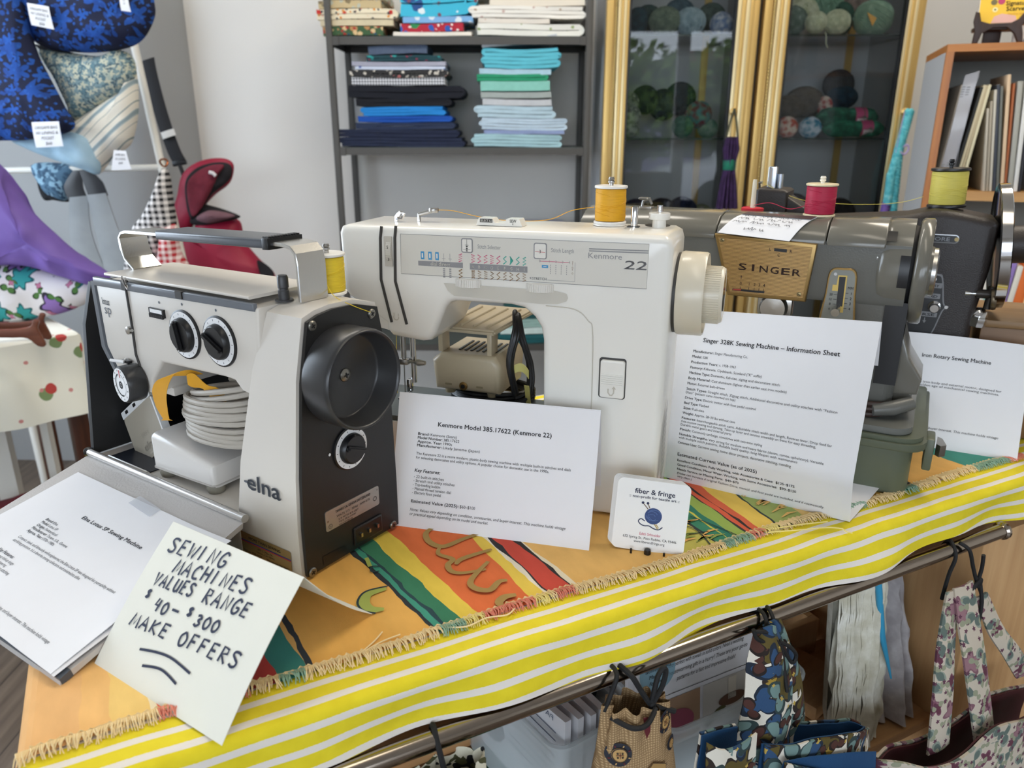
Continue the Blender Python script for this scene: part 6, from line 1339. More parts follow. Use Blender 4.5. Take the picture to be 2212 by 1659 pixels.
# spiral bound books in a plastic sleeve
sp = thing('spiral_book', 'spiral bound book in a clear plastic sleeve at the left end of the upper shelf', 'book', (1.1005, 2.118, 1.1437), 0, gB); sp.rotation_euler = (0, rad(5), 0)
b = MB(); b.bb((0, 0, 0), (.012, .21, .262)); b.bb((.014, .002, 0), (.026, .21, .268)); b.build('pages', M('spiral pages', '#b9b0a2', .7), sp)
b = MB()
for k in range(44):
    for x in (.006, .017): b.tube([(x-.003, .002, .006+.0058*k), (x-.003, -.004, .0075+.0058*k), (x+.003, -.004, .0085+.0058*k), (x+.003, .002, .009+.0058*k)], .0011, 5)
b.build('spiral', M('spiral wire', '#2b2b2d', .4), sp)
pm = G('plastic sleeve'); pm.b.inputs['Alpha'].default_value = .42
b = MB(); b.grid(lambda a, c: V((.030+.006*math.sin(c*7)+.008*a*c, -.006+.004*math.sin(c*9+1)+.19*a, .285*c)), 4, 14); b.grid(lambda a, c: V((.002+.030*a, -.007+.003*math.sin(c*9), .285*c+.012*a)), 4, 14); b.build('sleeve', pm.done(lin('#cfcfd6'), .12), sp, solid=.0004)
row = [(1.140, 7, .007, .258, '#1c1d1b', 'black magazine leaning beside the plastic sleeve'), (1.1495, 6.5, .006, .262, '#cbbf9f', 'tan magazine leaning right of the black one'), (1.1575, 6, .006, .260, '#b8a888', 'khaki magazine leaning between tan ones'), (1.166, 5.5, .007, .262, '#d8cfae', 'cream magazine leaning at the fan centre'),
       (1.2285, -7, .005, .205, '#bdb5a6', 'grey beige thin magazine leaning the other way'), (1.236, -7, .006, .222, '#a79d8b', 'taupe thin magazine leaning the other way'), (1.2445, -7, .006, .250, '#c7c1b2', 'pale grey thin magazine leaning the other way'), (1.253, -7.5, .007, .262, '#3a3f4a', 'dark slate magazine leaning among pale ones'), (1.262, -7.5, .006, .258, '#6d6f68', 'grey magazine right of the dark slate one'),
       (1.272, -6.5, .008, .285, '#dcbf9d', 'peach magazine, tallest of the leaning ones'), (1.2815, -5.5, .005, .264, '#a85f35', 'rust brown thin book right of the peach one'), (1.290, -5, .012, .268, '#a9a89f', 'grey cloth book among the leaning ones'), (1.3045, -4, .010, .268, '#e2e1dd', 'white book right of the grey cloth one'), (1.317, -3.5, .006, .225, '#2a2b33', 'short black book with striped foot at the right of the row')]
for x, ln, w, h, c, lb in row: book('magazine', lb, gB, x, ln, w, h, .20, P_(c), cat='magazine')
wb = thing('storage_box', 'white plastic storage box with grey lid on the upper bookcase shelf', 'storage box', (1.338, 2.118, 1.1437), 0); wpl = M('box white', '#d6d8db', .35)
b = MB(); b.prism([(.015, 0), (.31, 0), (.325, .20), (0, .20)], 'y', 0, .26, bev=.008, bevside=True); b.build('tub', wpl, wb)
b = MB(); b.tube([(.012, -.003, .10), (.018, -.005, .155), (.045, -.005, .170), (.30, -.005, .170)], .006, 8); b.build('rib', wpl, wb)
b = MB(); b.bb((-.006, -.008, .196), (.332, .268, .212), 0, .005); b.build('lid', M('box lid grey', '#8e8d88', .4), wb)
# book on a dark wooden easel, on top
es_ = thing('book_easel', 'dark brown wooden easel holding the yellow scarf book on the bookcase', 'easel', (1.190, 2.105, 1.5005)); ew = wood('easel dark wood', '#2a1a14', '#3f281d', 2)
def easel_side(y0, y1): return [(-.052, 0), (-.040, 0), (-.034, .022), (-.012, .034), (.018, .034), (.036, .020), (.046, 0), (.058, 0), (.054, .022), (.050, .036), (.060, .052), (.070, .062), (.062, .070), (.050, .066), (.040, .052), (.026, .045), (-.020, .044), (-.040, .050), (-.046, .070), (-.054, .072), (-.056, .05), (-.050, .030)]
b = MB(); b.prism(easel_side(0, 0), 'y', 0, .010, bev=.002); b.build('front_rest', ew, es_)
b = MB(); b.bb((-.048, .008, .030), (.048, .07, .040), 0, .002); b.bb((-.02, .06, .0), (.02, .072, .14), 0, .002); b.build('back_strut', ew, es_)
sb = thing('book', 'yellow scarf pattern book standing on the dark easel', 'book', (1.140, 2.118, 1.5440)); sb.rotation_euler = (rad(-14), 0, 0)
b = MB(); b.bb((0, 0, 0), (.108, .016, .16)); b.build('pages', M('page block', '#dcd6c6', .8), sb)
b = MB(); b.bb((0, -.0012, 0), (.110, 0, .162), 0); b.bb((-.001, -.0012, 0), (0, .017, .162), 1)
f = lambda x, z: V((x, -.0016, z)); f_ = lambda x, z: V((x, -.0020, z))
poly(b, [(.028, .002), (.085, .002), (.080, .018), (.050, .024), (.034, .018)], f, 2); disc(b, .030, .052, .007, .007, f, 3, 18); disc(b, .046, .054, .008, .008, f, 4, 18); disc(b, .034, .034, .006, .006, f, 5, 16); disc(b, .034, .034, .002, .002, f_, 6, 10)
text(b, 'Signature', .082, .0430, .0150, f_, .052, True, al='c', m=6); text(b, 'Scarves', .080, .0300, .0150, f_, .044, True, al='c', m=6); text(b, 'Dazzling designs', .084, .0210, .0055, f_, .042, al='c', m=7)
b.build('cover', [M('cover yellow', '#e3b72f', .4), M('cover white', '#d9d4cc', .5), M('cover pink', '#d2a49a', .5), M('button olive', '#6a5f3a', .5), M('button magenta', '#b03060', .5), M('button cream', '#e6d9a0', .5), ink, M('title orange', '#b8772a', .5)], sb)
mg_ = thing('magazine', 'magazine with a portrait photo standing upright behind the yellow book', 'magazine', (1.242, 2.17, 1.5008)); mg_.rotation_euler = (rad(-8), 0, 0)
b = MB(); b.bb((0, 0, 0), (.16, .004, .21), 0); f = lambda x, z: V((x, -.0006, z)); f_ = lambda x, z: V((x, -.0012, z)); poly(b, [(.003, .055), (.157, .055), (.157, .205), (.003, .205)], f, 1); poly(b, [(.022, 0), (.150, 0), (.150, .050), (.022, .050)], f, 2)
poly(b, rsmooth([(.028, 0), (.030, .022), (.044, .034), (.060, .030), (.072, .018), (.075, 0)], 4), f_, 3); disc(b, .050, .040, .0075, .009, f_, 4, 18); b.build('cover', [M('mag white', '#d8d4d0', .45), M('mag mauve', '#a3747c', .45), M('mag pale', '#cfcac6', .45), M('mag jumper', '#4b4c50', .6), M('mag skin', '#c79f86', .6)], mg_)
# colourful books lower down
gC = 'books on the lower bookcase shelf'
x = 1.262
for w, h, c, ln, lb, s in [(.012, .235, '#d6d2c8', 4, 'off white book at the left of the lower row', None), (.010, .235, '#8fb9b0', 4, 'sea green book beside the off white one', None), (.014, .235, '#2f8fc4', 4, 'bright blue book in the lower row', None), (.010, .23, '#5a8fb5', 4, 'steel blue book in the lower row', None), (.020, .225, '#8d74b8', 4, 'lilac book in the lower row', 'Patterns'), (.014, .21, '#d9d4c8', 5, 'short pale book between lilac and orange', None), (.024, .252, '#d8691e', 5, 'thick orange book in the lower row', None), (.010, .25, '#ecc48a', 5, 'pale orange book in the lower row', None), (.024, .25, '#dcb9b4', 5, 'pink book with grey title in the lower row', 'Shawls for Yarn Lovers'), (.016, .245, '#7a2e3e', 5, 'burgundy book in the lower row', None), (.016, .24, '#6d2436', 5, 'wine red book right of the burgundy one', None), (.02, .24, '#c9b9b4', 5, 'pinkish grey book at the right of the lower row', None)]:
    book('book', lb, gC, x, ln, w, h, .18, P_(c), z=.7445, spine=(s, .009, .10, M('spine grey', '#77727c', .6)) if s else None); x += w+.0015

# bookcase and what it holds turned, squeezed and shifted sideways to match the image
pv, rb = V((1.072, 2.10, 0)), Matrix.Rotation(rad(-19.5), 3, 'Z')
for o_ in set(bpy.data.objects)-_before:
    if o_.parent is None:
        d_ = o_.location-pv; d_.x *= .90; o_.location = pv+V((.022, 0, 0))+rb @ d_
        e_ = (rb @ o_.rotation_euler.to_matrix()).to_euler(); o_.rotation_euler = e_

# ---------------------------------------------------------------- left side: white rack with cloth bags
def inflate(mb, outl, y, T, m=0, rings=9, wr=.006, seed=0, k=5, back=.7):
    """cloth pillow filling an outline (x,z) at distance y, bulging T towards the room"""
    P = rsmooth(outl, k); n = len(P); cx = sum(p[0] for p in P)/n; cz = sum(p[1] for p in P)/n
    for s in (-1, 1):
        vs = [(cx, y+s*T*(1 if s < 0 else back), cz)]; us = [(cx, cz)]
        for i in range(1, rings+1):
            r = math.sin(i/rings*math.pi/2)
            for j, p in enumerate(P):
                x, z = cx+(p[0]-cx)*r, cz+(p[1]-cz)*r
                h = T*(1-r**2.6)**.5 if r < 1 else 0
                w = wr*(nz(x*22, z*22, seed)+.6*nz(x*9+z*30, z*7, seed+5))*(1-r**6)
                vs.append((x, y+s*h*(1 if s < 0 else back)+w, z)); us.append((x, z))
        fs = [[0, 1+j, 1+(j+1) % n] for j in range(n)]
        for i in range(rings-1):
            for j in range(n): a, b_ = 1+i*n, 1+(i+1)*n; fs.append([a+j, b_+j, b_+(j+1) % n, a+(j+1) % n])
        if s > 0: fs = [f[::-1] for f in fs]
        mb.add(vs, fs, m, us)
    return mb
def strap(mb, pts, w, side=(1, 0, 0), m=0, k=6, twist=None):
    P = smooth(pts, k); vs = []; us = []; n = len(P); s0 = V(side).normalized(); L = 0
    for i, p in enumerate(P):
        ww = w[min(len(w)-1, int(i/(n-1)*(len(w)-1)))]+(w[min(len(w)-1, int(i/(n-1)*(len(w)-1))+1)]-w[min(len(w)-1, int(i/(n-1)*(len(w)-1)))])*((i/(n-1)*(len(w)-1)) % 1) if isinstance(w, (list, tuple)) else w
        s = s0.lerp(V(twist).normalized(), i/(n-1)).normalized() if twist else s0
        for c in (-.5, -.17, .17, .5):
            vs.append(p+s*ww*c+V((0, (.25-c*c)*-.03*ww*8, 0))); us.append((c*ww, L))
        if i < n-1: L += (P[i+1]-p).length
    mb.add(vs, [[4*i+j, 4*i+j+1, 4*i+j+5, 4*i+j+4] for i in range(n-1) for j in range(3)], m, us)
def P3(l, y): return [V((x, y, z)) for x, z in l]  # outlines below are image pixels unprojected beforehand at each chosen depth
# added slab; its grey is the shade on the wall behind the rack
b = MB(); b.prism([(-2.4, 2.93), (-1.52, 2.90), (-1.42, 2.91), (-1.34, 2.945), (-1.28, 3.0), (-1.24, 3.06), (-1.215, 3.14), (-2.4, 3.14)], 'z', 0, 2.9); struct('wall_shade_slab', b, M('wall shade grey', '#a3a5a6', .85, bump=(140, .15)))
rk = thing('drying_rack', 'white metal A-frame rack hung with cloth bags at the left', 'rack', (-1.3, 2.6, 0)); ro = V((-1.3, 2.6, 0)); wm = M('white painted metal', '#dcdad2', .35)
pA, pB = V((*[q_ for q_ in ([(-1.1394,1.1637)][0][0], 2.60)], [(-1.1394,1.1637)][0][1])), V(([(-1.2292,1.5694)][0][0], 2.72, [(-1.2292,1.5694)][0][1]))
dA = (pB-pA)/(pB.z-pA.z); foot = pA-dA*pA.z; head = pA+dA*(1.95-pA.z)
for x in (0, -.62):
    b = MB(); b.tube([foot-ro+V((x, 0, .0)), head-ro+V((x, 0, 0))], .0125, 14); b.build('pole', wm, rk)
for z in (.45, .82, pA.z+.015, 1.57, 1.88):
    c_ = foot+dA*z-ro; b = MB(); b.tube([c_, c_+V((-.62, 0, -.012))], .0105, 12); b.build('rung', wm, rk)
for x, yb in (([(-1.3995,0.3541)][0][0], 2.15), ([(-1.4536,0.3678)][0][0], 2.02)):
    b = MB(); w_ = .012 if yb > 2.1 else .030; b.prism([(-w_, 0), (w_, 0), (w_*.9, 1.02), (-w_*.9, 1.02)], 'y', -.012, .012, mat=Matrix.Translation(V((x, yb, 0))-ro)); b.build('front_leg', wm, rk)
blue = printed('blue floral print', '#0d1738', [(9, .22, '#164a9c', None, (6, .45)), (9, .07, '#0d1738', None, (6, .3)), (15, .17, '#1b54ac', None, (5, .5)), (19, .17, '#14408a', None, (2, .8)), (40, .13, '#1f58ac', None, (5, .4))], dist=.35)
def swing_tag(parent, pts, y, lines, nm='price_tag'):
    """white paper tag: four corners (x,z) from top left clockwise"""
    a, b_, c, d = [V((x, y, z)) for x, z in pts]; f = lambda u, v: d.lerp(c, u).lerp(a.lerp(b_, u), v)+V((0, -.002*math.sin(math.pi*v), 0))
    b = MB(); b.grid(f, 4, 4); t = b.build(nm, paper, parent, solid=.0005)
    b = MB(); w = (b_-a).length; h = (a-d).length
    for i, s in enumerate(lines): text(b, s, .5, .72-.21*i, .17*1.0, lambda u, v: f(u, v)+V((0, -.0012, 0)), min(.82, len(s)*.075), al='c', it=True)
    b.build('writing', M('pen grey', '#4b4c52', .7), t)
def bag(label, y=0): return thing('cloth_bag', label, 'bag')
t = bag('dark blue floral origami bag hanging at the far left with a price tag'); t['group'] = 'bags on the white rack'
b = MB(); inflate(b, [(-1.5122,1.6901),(-1.3979,1.6784),(-1.3804,1.5837),(-1.3682,1.5109),(-1.3453,1.4428),(-1.3138,1.358),(-1.2926,1.309),(-1.3243,1.2856),(-1.383,1.2804),(-1.4406,1.2673),(-1.5238,1.2646),(-1.6071,1.262)], 2.40, .05, 0, seed=1); b.build('body', blue, t)
swing_tag(t, [(-1.3814,1.3164),(-1.3024,1.3189),(-1.3017,1.2502),(-1.3817,1.2464)], 2.335, ['ORIGAMI BAG', 'W/ LINING &', 'POCKET', '$60'])
t = bag('dark blue floral origami bag bunched along the top of the rack'); t['group'] = 'bags on the white rack'
b = MB(); inflate(b, [(-1.5182,1.7236),(-1.3041,1.7354),(-1.0678,1.7236),(-1.0351,1.6396),(-1.0507,1.5883),(-1.0886,1.5437),(-1.1424,1.5212),(-1.23,1.5111),(-1.3047,1.5136),(-1.3583,1.5186),(-1.4047,1.5462),(-1.423,1.5907)], 2.46, .07, 0, wr=.012, seed=3); b.build('body', blue, t)
b = MB(); inflate(b, [(-1.4072,1.5359),(-1.3638,1.5195),(-1.31,1.5145),(-1.278,1.5018),(-1.3388,1.5069),(-1.3853,1.5145)], 2.47, .02, 0, seed=4); b.build('lining', cloth('grey lining', '#3f4146'), t)
swing_tag(t, [(-1.3556,1.6326),(-1.2966,1.6232),(-1.2922,1.564),(-1.3539,1.5759)], 2.375, ['ORIGAMI BAG', 'W/ LINING &', 'POCKET', '$50'])
swing_tag(t, [(-1.0926,1.6447),(-1.0694,1.6447),(-1.066,1.6084),(-1.0927,1.612)], 2.37, ['BAG', '$50'])
t = bag('paisley and blue striped origami bag with pale blue lining'); t['group'] = 'bags on the white rack'
pais = printed('paisley print', '#8fa3a6', [(13, .40, '#5f7f8a', '#c9cbb8', (2, .55)), (13, .22, '#a9b7ae', '#4f6672', (2, .5)), (28, .34, '#7d979c', '#4f6672', (5, .4)), (44, .3, '#c4c6b2', None, (4, .4)), (60, .24, '#4d6570')], dist=.5)
g = G('ticking stripe'); v = g.mp(g.distort(g.co('Object'), 5, .03), rot=(0, rad(-52), 0)); f = g.math('FRACT', g.math('DIVIDE', g.sep(v)[0], .062))
tick = g.done(g.ramp(f, [(0, lin('#e4dfd2')), (.22, lin('#8d9a9a')), (.27, lin('#e4dfd2')), (.48, lin('#b3bfc0')), (.50, lin('#8e9fa5')), (.62, lin('#aab8ba')), (.66, lin('#e4dfd2')), (.86, lin('#9aa4a2')), (.89, lin('#e4dfd2'))], True), .9)
b = MB(); inflate(b, [(-1.3967,1.5195),(-1.3104,1.512),(-1.2228,1.5031),(-1.1653,1.5195),(-1.1279,1.5044),(-1.1201,1.4662),(-1.1409,1.4211),(-1.2082,1.3833),(-1.3317,1.3173),(-1.3409,1.3597),(-1.3654,1.4379)], 2.47, .05, 0, seed=6); b.build('paisley_panel', pais, t)
b = MB(); inflate(b, [(-1.125,1.4643),(-1.1337,1.3626),(-1.1633,1.2716),(-1.1912,1.239),(-1.2315,1.2198),(-1.2838,1.1644),(-1.3093,1.1839),(-1.3703,1.2905),(-1.3366,1.3201),(-1.2123,1.3889),(-1.145,1.4255)], 2.48, .05, 0, seed=8); b.build('striped_panel', tick, t)
b = MB(); inflate(b, [(-1.3593,1.2906),(-1.3042,1.2853),(-1.2667,1.2585),(-1.2664,1.1688),(-1.3172,1.1798),(-1.3974,1.2072),(-1.476,1.2397),(-1.5179,1.2693),(-1.4108,1.2853)], 2.45, .035, 0, seed=9, wr=.012); b.build('lining', cloth('pale blue lining', '#a8c3d2', '#86a6ba', 30), t)
swing_tag(t, [(-1.1991,1.2378),(-1.1633,1.2351),(-1.1549,1.1813),(-1.2158,1.1786)], 2.42, ['PAPER BAG', 'W/ LINING', '$48'])
t = bag('blue fern print bag with black trim hanging below the rung'); t['group'] = 'bags on the white rack'
b = MB(); inflate(b, [(-1.573,1.1861),(-1.4808,1.192),(-1.4147,1.1715),(-1.4715,1.0765),(-1.5288,1.0825),(-1.5577,1.1243)], 2.62, .04, 0, seed=11); b.build('body', printed('fern print', '#4a6a82', [(26, .36, '#86a9bd', None, (2, .75)), (34, .28, '#35526a', None, (2, .7))], dist=.4), t)
b = MB(); inflate(b, [(-1.5699,1.1385),(-1.5586,1.1176),(-1.5341,1.0847),(-1.4724,1.0847),(-1.4818,1.0666),(-1.5271,1.0726),(-1.5605,1.0756)], 2.63, .03, 0, seed=12); b.build('trim', cloth('black trim', '#141519'), t)
t = thing('apron_straps', 'pair of pale grey straps with black tops tied on the rack', 'straps')
for i, (a, c, m_) in enumerate([([(-1.3996,1.1706),(-1.4259,1.124),(-1.4187,1.0799)], [.035, .06, .060], 0), ([(-1.3781,1.1734),(-1.3568,1.1313),(-1.3475,1.0888)], [.03, .06, .062], 0), ([(-1.4086,1.0896),(-1.4226,0.9763),(-1.4106,0.869),(-1.3793,0.7588)], [.058, .07, .085, .12], 1), ([(-1.3464,1.098),(-1.3303,0.9756),(-1.3108,0.8682),(-1.2844,0.7578)], [.060, .075, .1, .13], 1)]):
    b = MB(); strap(b, P3(a, 2.58-.006*i), c, (1, 0, .1)); b.build('black_top' if m_ == 0 else 'grey_tail', cloth('satin black', '#131418', rough=.4) if m_ == 0 else cloth('dove grey', '#a5a8a9', '#7f8385', 12), t, solid=.006)
t = bag('purple origami bag with white flowered lower half at the left edge'); t['group'] = 'bags on the white rack'
b = MB(); inflate(b, [(-1.438,1.2385),(-1.3593,1.2055),(-1.3431,1.153),(-1.3056,1.0923),(-1.2445,1.0179),(-1.1797,0.9547),(-1.1197,0.9162),(-1.1278,0.8902),(-1.1687,0.885),(-1.2537,0.9136),(-1.3385,0.9393),(-1.4275,0.9419),(-1.5037,0.9445)], 2.12, .06, 0, seed=14, wr=.014); b.build('purple_panel', cloth('purple cloth', '#7a5cb0', '#5e4590', 14, .6), t)
flo = printed('white flower garden print', '#e3dfe3', [(7.5, .20, '#8a6bb0', '#2c2536', (5, .25)), (7.5, .08, '#b79ad2', '#4a3560', (5, .3)), (8.5, .19, '#2f9a9c', '#1f5f66', (7, .22)), (14, .13, '#4d7a3c', '#20331f', (2, .8)), (15, .09, '#c27a9a', '#7a3a58', (4, .25))], dist=.25)
b = MB(); inflate(b, [(-1.5096,0.9479),(-1.4337,0.9428),(-1.3443,0.9402),(-1.2591,0.9143),(-1.1707,0.8883),(-1.1718,0.8515),(-1.2384,0.8143),(-1.3211,0.7928),(-1.4569,0.7712),(-1.5491,0.7712)], 2.13, .05, 0, seed=15); b.build('flower_panel', flo, t)
t = bag('black and red gingham bag hanging beside the red case'); t['group'] = 'bags on the white rack'
gb, gr_ = gingham('black gingham', '#1b1a1c', '#e3dedb', .019, 'Object', 0), gingham('red gingham', '#b3262f', '#e9d7d3', .019, 'Object')
b = MB(); inflate(b, [(-1.0936,1.183),(-1.0761,1.1633),(-1.0751,1.0867),(-1.0787,0.9968),(-1.1237,0.9939),(-1.142,0.9183),(-1.2109,0.8504),(-1.2678,0.8352),(-1.2273,0.9777),(-1.1727,1.0435),(-1.1221,1.1266)], 2.50, .045, 0, seed=17); b.build('black_panel', gb, t)
b = MB(); inflate(b, [(-1.115,1.0039),(-1.0732,1.0068),(-1.0672,0.9198),(-1.0313,0.8279),(-1.1311,0.8065),(-1.2263,0.8187),(-1.1947,0.8673),(-1.1366,0.9154)], 2.49, .045, 0, seed=18); b.build('red_panel', gr_, t)
b = MB(); b.tube([V(([(-1.1148,1.1944)][0][0]+.012*math.cos(a*.5), 2.56+.006*math.sin(a), [(-1.1148,1.1944)][0][1]+.012*math.sin(a*.5))) for a in range(14)], .003, 6); b.build('hanging_ring', M('ring copper', '#9a5a34', .3, .9), t)
t = thing('insulated_case', 'open crimson zip case hanging by a black webbing strap on the wall', 'case')
cr = cloth('crimson nylon', '#a01238', '#860f2f', 14, .55); crd = cloth('maroon lining', '#7a2436', '#5e1a2a'); web = cloth('black webbing', '#15151a', rough=.7)
b = MB(); inflate(b, [(-1.1839,0.9893),(-1.1765,0.9252),(-1.1246,0.9123),(-1.0883,1.0051),(-1.0231,1.0114),(-0.9509,0.9956),(-0.9393,0.9252),(-0.894,0.8602),(-0.8465,0.8108),(-0.855,0.7575),(-0.9743,0.7272),(-1.1218,0.7441),(-1.1856,0.8356)], 2.72, .07, 0, seed=20, wr=.004); b.build('body', cr, t)
b = MB(); inflate(b, [(-1.113,0.9958),(-1.0711,1.0489),(-1.0208,1.0458),(-0.9415,1.0177),(-0.9429,1.0052),(-0.9985,0.9927),(-1.0639,0.9801)], 2.69, .035, 0, seed=21); b.build('zip_mouth', cloth('zip black', '#1d1a1f'), t)
b = MB(); inflate(b, [(-1.0721,1.0091),(-1.0344,1.0337),(-0.9905,1.0337),(-0.939,1.0183),(-0.9848,1.0029),(-1.0363,0.9936)], 2.655, .02, 0, seed=22); b.build('inner_lining', cloth('quilt lining', '#84646c', '#5c3a45', 20), t)
b = MB(); inflate(b, [(-1.168,1.0198),(-1.1431,1.0851),(-1.1226,1.1433),(-1.0863,1.1796),(-1.0305,1.2007),(-0.9708,1.2037),(-0.9416,1.1857),(-0.9477,1.1463),(-0.9685,1.1158),(-1.0133,1.0851),(-1.0599,1.0417),(-1.1104,0.9726),(-1.1354,0.9535),(-1.1667,0.9599)], 2.70, .035, 0, seed=23, wr=.004); b.build('lid', cr, t)
b = MB(); inflate(b, [(-1.0982,1.1258),(-1.0614,1.1693),(-1.0032,1.1901),(-0.9507,1.1901),(-0.9346,1.1693),(-0.9477,1.1363),(-0.9921,1.1031),(-1.0127,1.0879),(-1.0458,1.0481),(-1.0892,1.0049),(-1.1032,1.042)], 2.665, .016, 0, seed=24); b.build('lid_zip', cloth('zip black', '#1d1a1f'), t)
b = MB(); inflate(b, [(-1.0856,1.1224),(-1.0497,1.1612),(-0.9977,1.1834),(-0.9547,1.1834),(-0.9803,1.1493),(-0.9963,1.1194),(-1.0384,1.0558),(-1.0779,1.016),(-1.0891,1.0497)], 2.648, .012, 0, seed=25); b.build('lid_lining', crd, t)
b = MB(); b.tube([V((x, 2.632, z)) for x, z in [(-1.0005,1.162),(-0.9886,1.1591),(-0.9805,1.1502)]], .006, 8); b.build('zip_pull', M('pull white', '#d8d5d8', .3), t)
b = MB(); strap(b, P3([(-1.2244,1.5202),(-1.2219,1.4739),(-1.2117,1.393),(-1.196,1.303),(-1.1779,1.2264),(-1.1634,1.1908)], 2.80), .045, (1, 0, .3)); b.build('strap', web, t, solid=.004)
b = MB(); strap(b, P3([(-1.1869,1.2924),(-1.1819,1.2711)], 2.79), .047, (1, 0, .3)); b.build('strap_band', M('band white', '#dcdad6', .6), t, solid=.005)
b = MB(); b.box(V(([(-1.1559,1.1854)][0][0], 2.78, [(-1.1559,1.1854)][0][1])), (.05, .012, .018), 0, .003, rot=(0, -10, 0)); b.tube([V((x, 2.78, z)) for x, z in [(-1.1568,1.1792),(-1.1505,1.1543),(-1.1467,1.134)]], .007, 8); b.build('buckle', black, t)
b = MB(); inflate(b, [(-0.881,0.8667),(-0.8447,0.8459),(-0.8281,0.8184),(-0.8387,0.776),(-0.8659,0.7956),(-0.8787,0.8281)], 2.66, .006, 0, seed=27); b.build('side_pocket', cloth('zip black', '#1d1a1f'), t)
# strawberry cloth table with a wooden easel
st_ = thing('side_table', 'small dark wooden side table under the strawberry cloth', 'table', (-1.165, 1.995, 0), 46); dwood = wood('mahogany leg', '#3a1d14', '#55301f', 2, 1, .35)
b = MB(); b.bb((-.62, -.0, .752), (.0, .40, .782), bev=.003); b.build('tabletop', dwood, st_)
for x in (-.05, -.60):
    for y in (.012, .36): b = MB(); b.bb((x, y, 0), (x+.045, y+.035, .751), bev=.002); b.build('leg', dwood, st_)
def sdr(u, v):
    U0, V0 = -.62, -.001; du = max(u, 0) or min(u-U0, 0); dv = min(v-V0, 0) or max(v-.40, 0); d = math.hypot(du, dv); cu = min(max(u, U0), 0); cv = min(max(v, V0), .40); z = .7835
    if d > 1e-9:
        c_ = .008; q_ = c_*math.pi/2
        if d < q_: o, h = c_*math.sin(d/c_), c_*(1-math.cos(d/c_))
        else:
            e = d-q_; o = c_+e*.06+min(1, e/.1)*(.012*math.sin(u*16+v*14)+.007*math.sin(u*37+2)); h = c_+e
        cu += du/d*o; cv += dv/d*o; z -= h
    return (cu, cv, z)
b = MB(); b.grid(lambda a, c: sdr(-.80+1.00*a, -.225+.80*c), 70, 60, 0, lambda a, c: (-.80+1.00*a, -.225+.80*c))
g = G('strawberry cloth'); uv = g.co('UV'); c = lin('#e6e5d8'); v = g.distort(uv, 22, .012)
d1 = g.vor(g.mp(v, loc=(.31, .1, 0)), 6.5, rnd=.75, dims='2D'); c = g.mix(g.math('LESS_THAN', g.vor(g.mp(v, loc=(.325, .112, 0)), 6.5, rnd=.75, dims='2D'), .105), c, lin('#7a8f62')); c = g.mix(g.math('LESS_THAN', d1, .085), c, lin('#b5443f')); c = g.mix(g.math('LESS_THAN', g.vor(g.mp(v, loc=(.1, .4, 0)), 9.5, dims='2D'), .05), c, lin('#c98a86'))
sc_ = tag(b.build('strawberry_tablecloth', g.done(c, .92)), 'pale tablecloth with red strawberries draped over the small side table', 'tablecloth'); sc_.location = (-1.165, 1.995, 0); sc_.rotation_euler = (0, 0, rad(46))
we = thing('wooden_easel', 'reddish brown wooden plate easel on the strawberry cloth', 'easel', (-1.253, 1.90, .7845), 20); rw = wood('easel red wood', '#5b2c18', '#7a4325', 0)
b = MB(); b.prism(rsmooth([(-.16, .0), (-.13, .0), (-.115, .018), (-.06, .030), (.0, .026), (.03, .022), (.050, .0), (.066, .0), (.060, .028), (.056, .046), (.062, .062), (.050, .066), (.040, .050), (.0, .046), (-.06, .052), (-.10, .066), (-.112, .13), (-.135, .15), (-.15, .10), (-.155, .05)], 3), 'y', 0, .014, bev=.002); b.build('side_rest', rw, we)
b = MB(); b.prism(rsmooth([(-.16, .0), (-.13, .0), (-.115, .018), (-.06, .030), (.0, .026), (.03, .022), (.050, .0), (.066, .0), (.060, .028), (.056, .046), (.062, .062), (.050, .066), (.040, .050), (.0, .046), (-.06, .052), (-.10, .066), (-.112, .13), (-.135, .15), (-.15, .10), (-.155, .05)], 3), 'y', -.075, -.061, bev=.002); b.build('side_rest', rw, we)
b = MB(); b.bb((-.145, -.062, .03), (-.130, .001, .09), 0, .002); b.build('cross_piece', rw, we)
# things low at the left edge
b = MB(); inflate(b, [(-1.4501,0.3169),(-1.3415,0.3611),(-1.2894,0.3748),(-1.2733,0.3308),(-1.2995,0.2609),(-1.3962,0.2183),(-1.472,0.2183)], 1.85, .07, 0, wr=.02, seed=30); tag(b.build('folded_cloth', cloth('dark red cloth', '#6a1426', '#4e0f1c')), 'dark red cloth lying on the floor below the side table', 'cloth')
b = MB(); inflate(b, [(-1.3354,0.3839),(-1.2624,0.4043),(-1.2256,0.3941),(-1.2203,0.3581),(-1.2598,0.306),(-1.3526,0.306)], 1.70, .06, 0, wr=.02, seed=31); tag(b.build('cushion', cloth('mustard cloth', '#b8892c', '#94691c')), 'mustard yellow cushion at the lower left edge', 'cushion')

# ---------------------------------------------------------------- under the table: shelf goods and bags on the rail
def tt(name, label, cat, p, group=None, rz=0): return thing(name, label, cat, world(FT, p), FT[1]+rz, group)
SH = -.3595   # top of the lower shelf
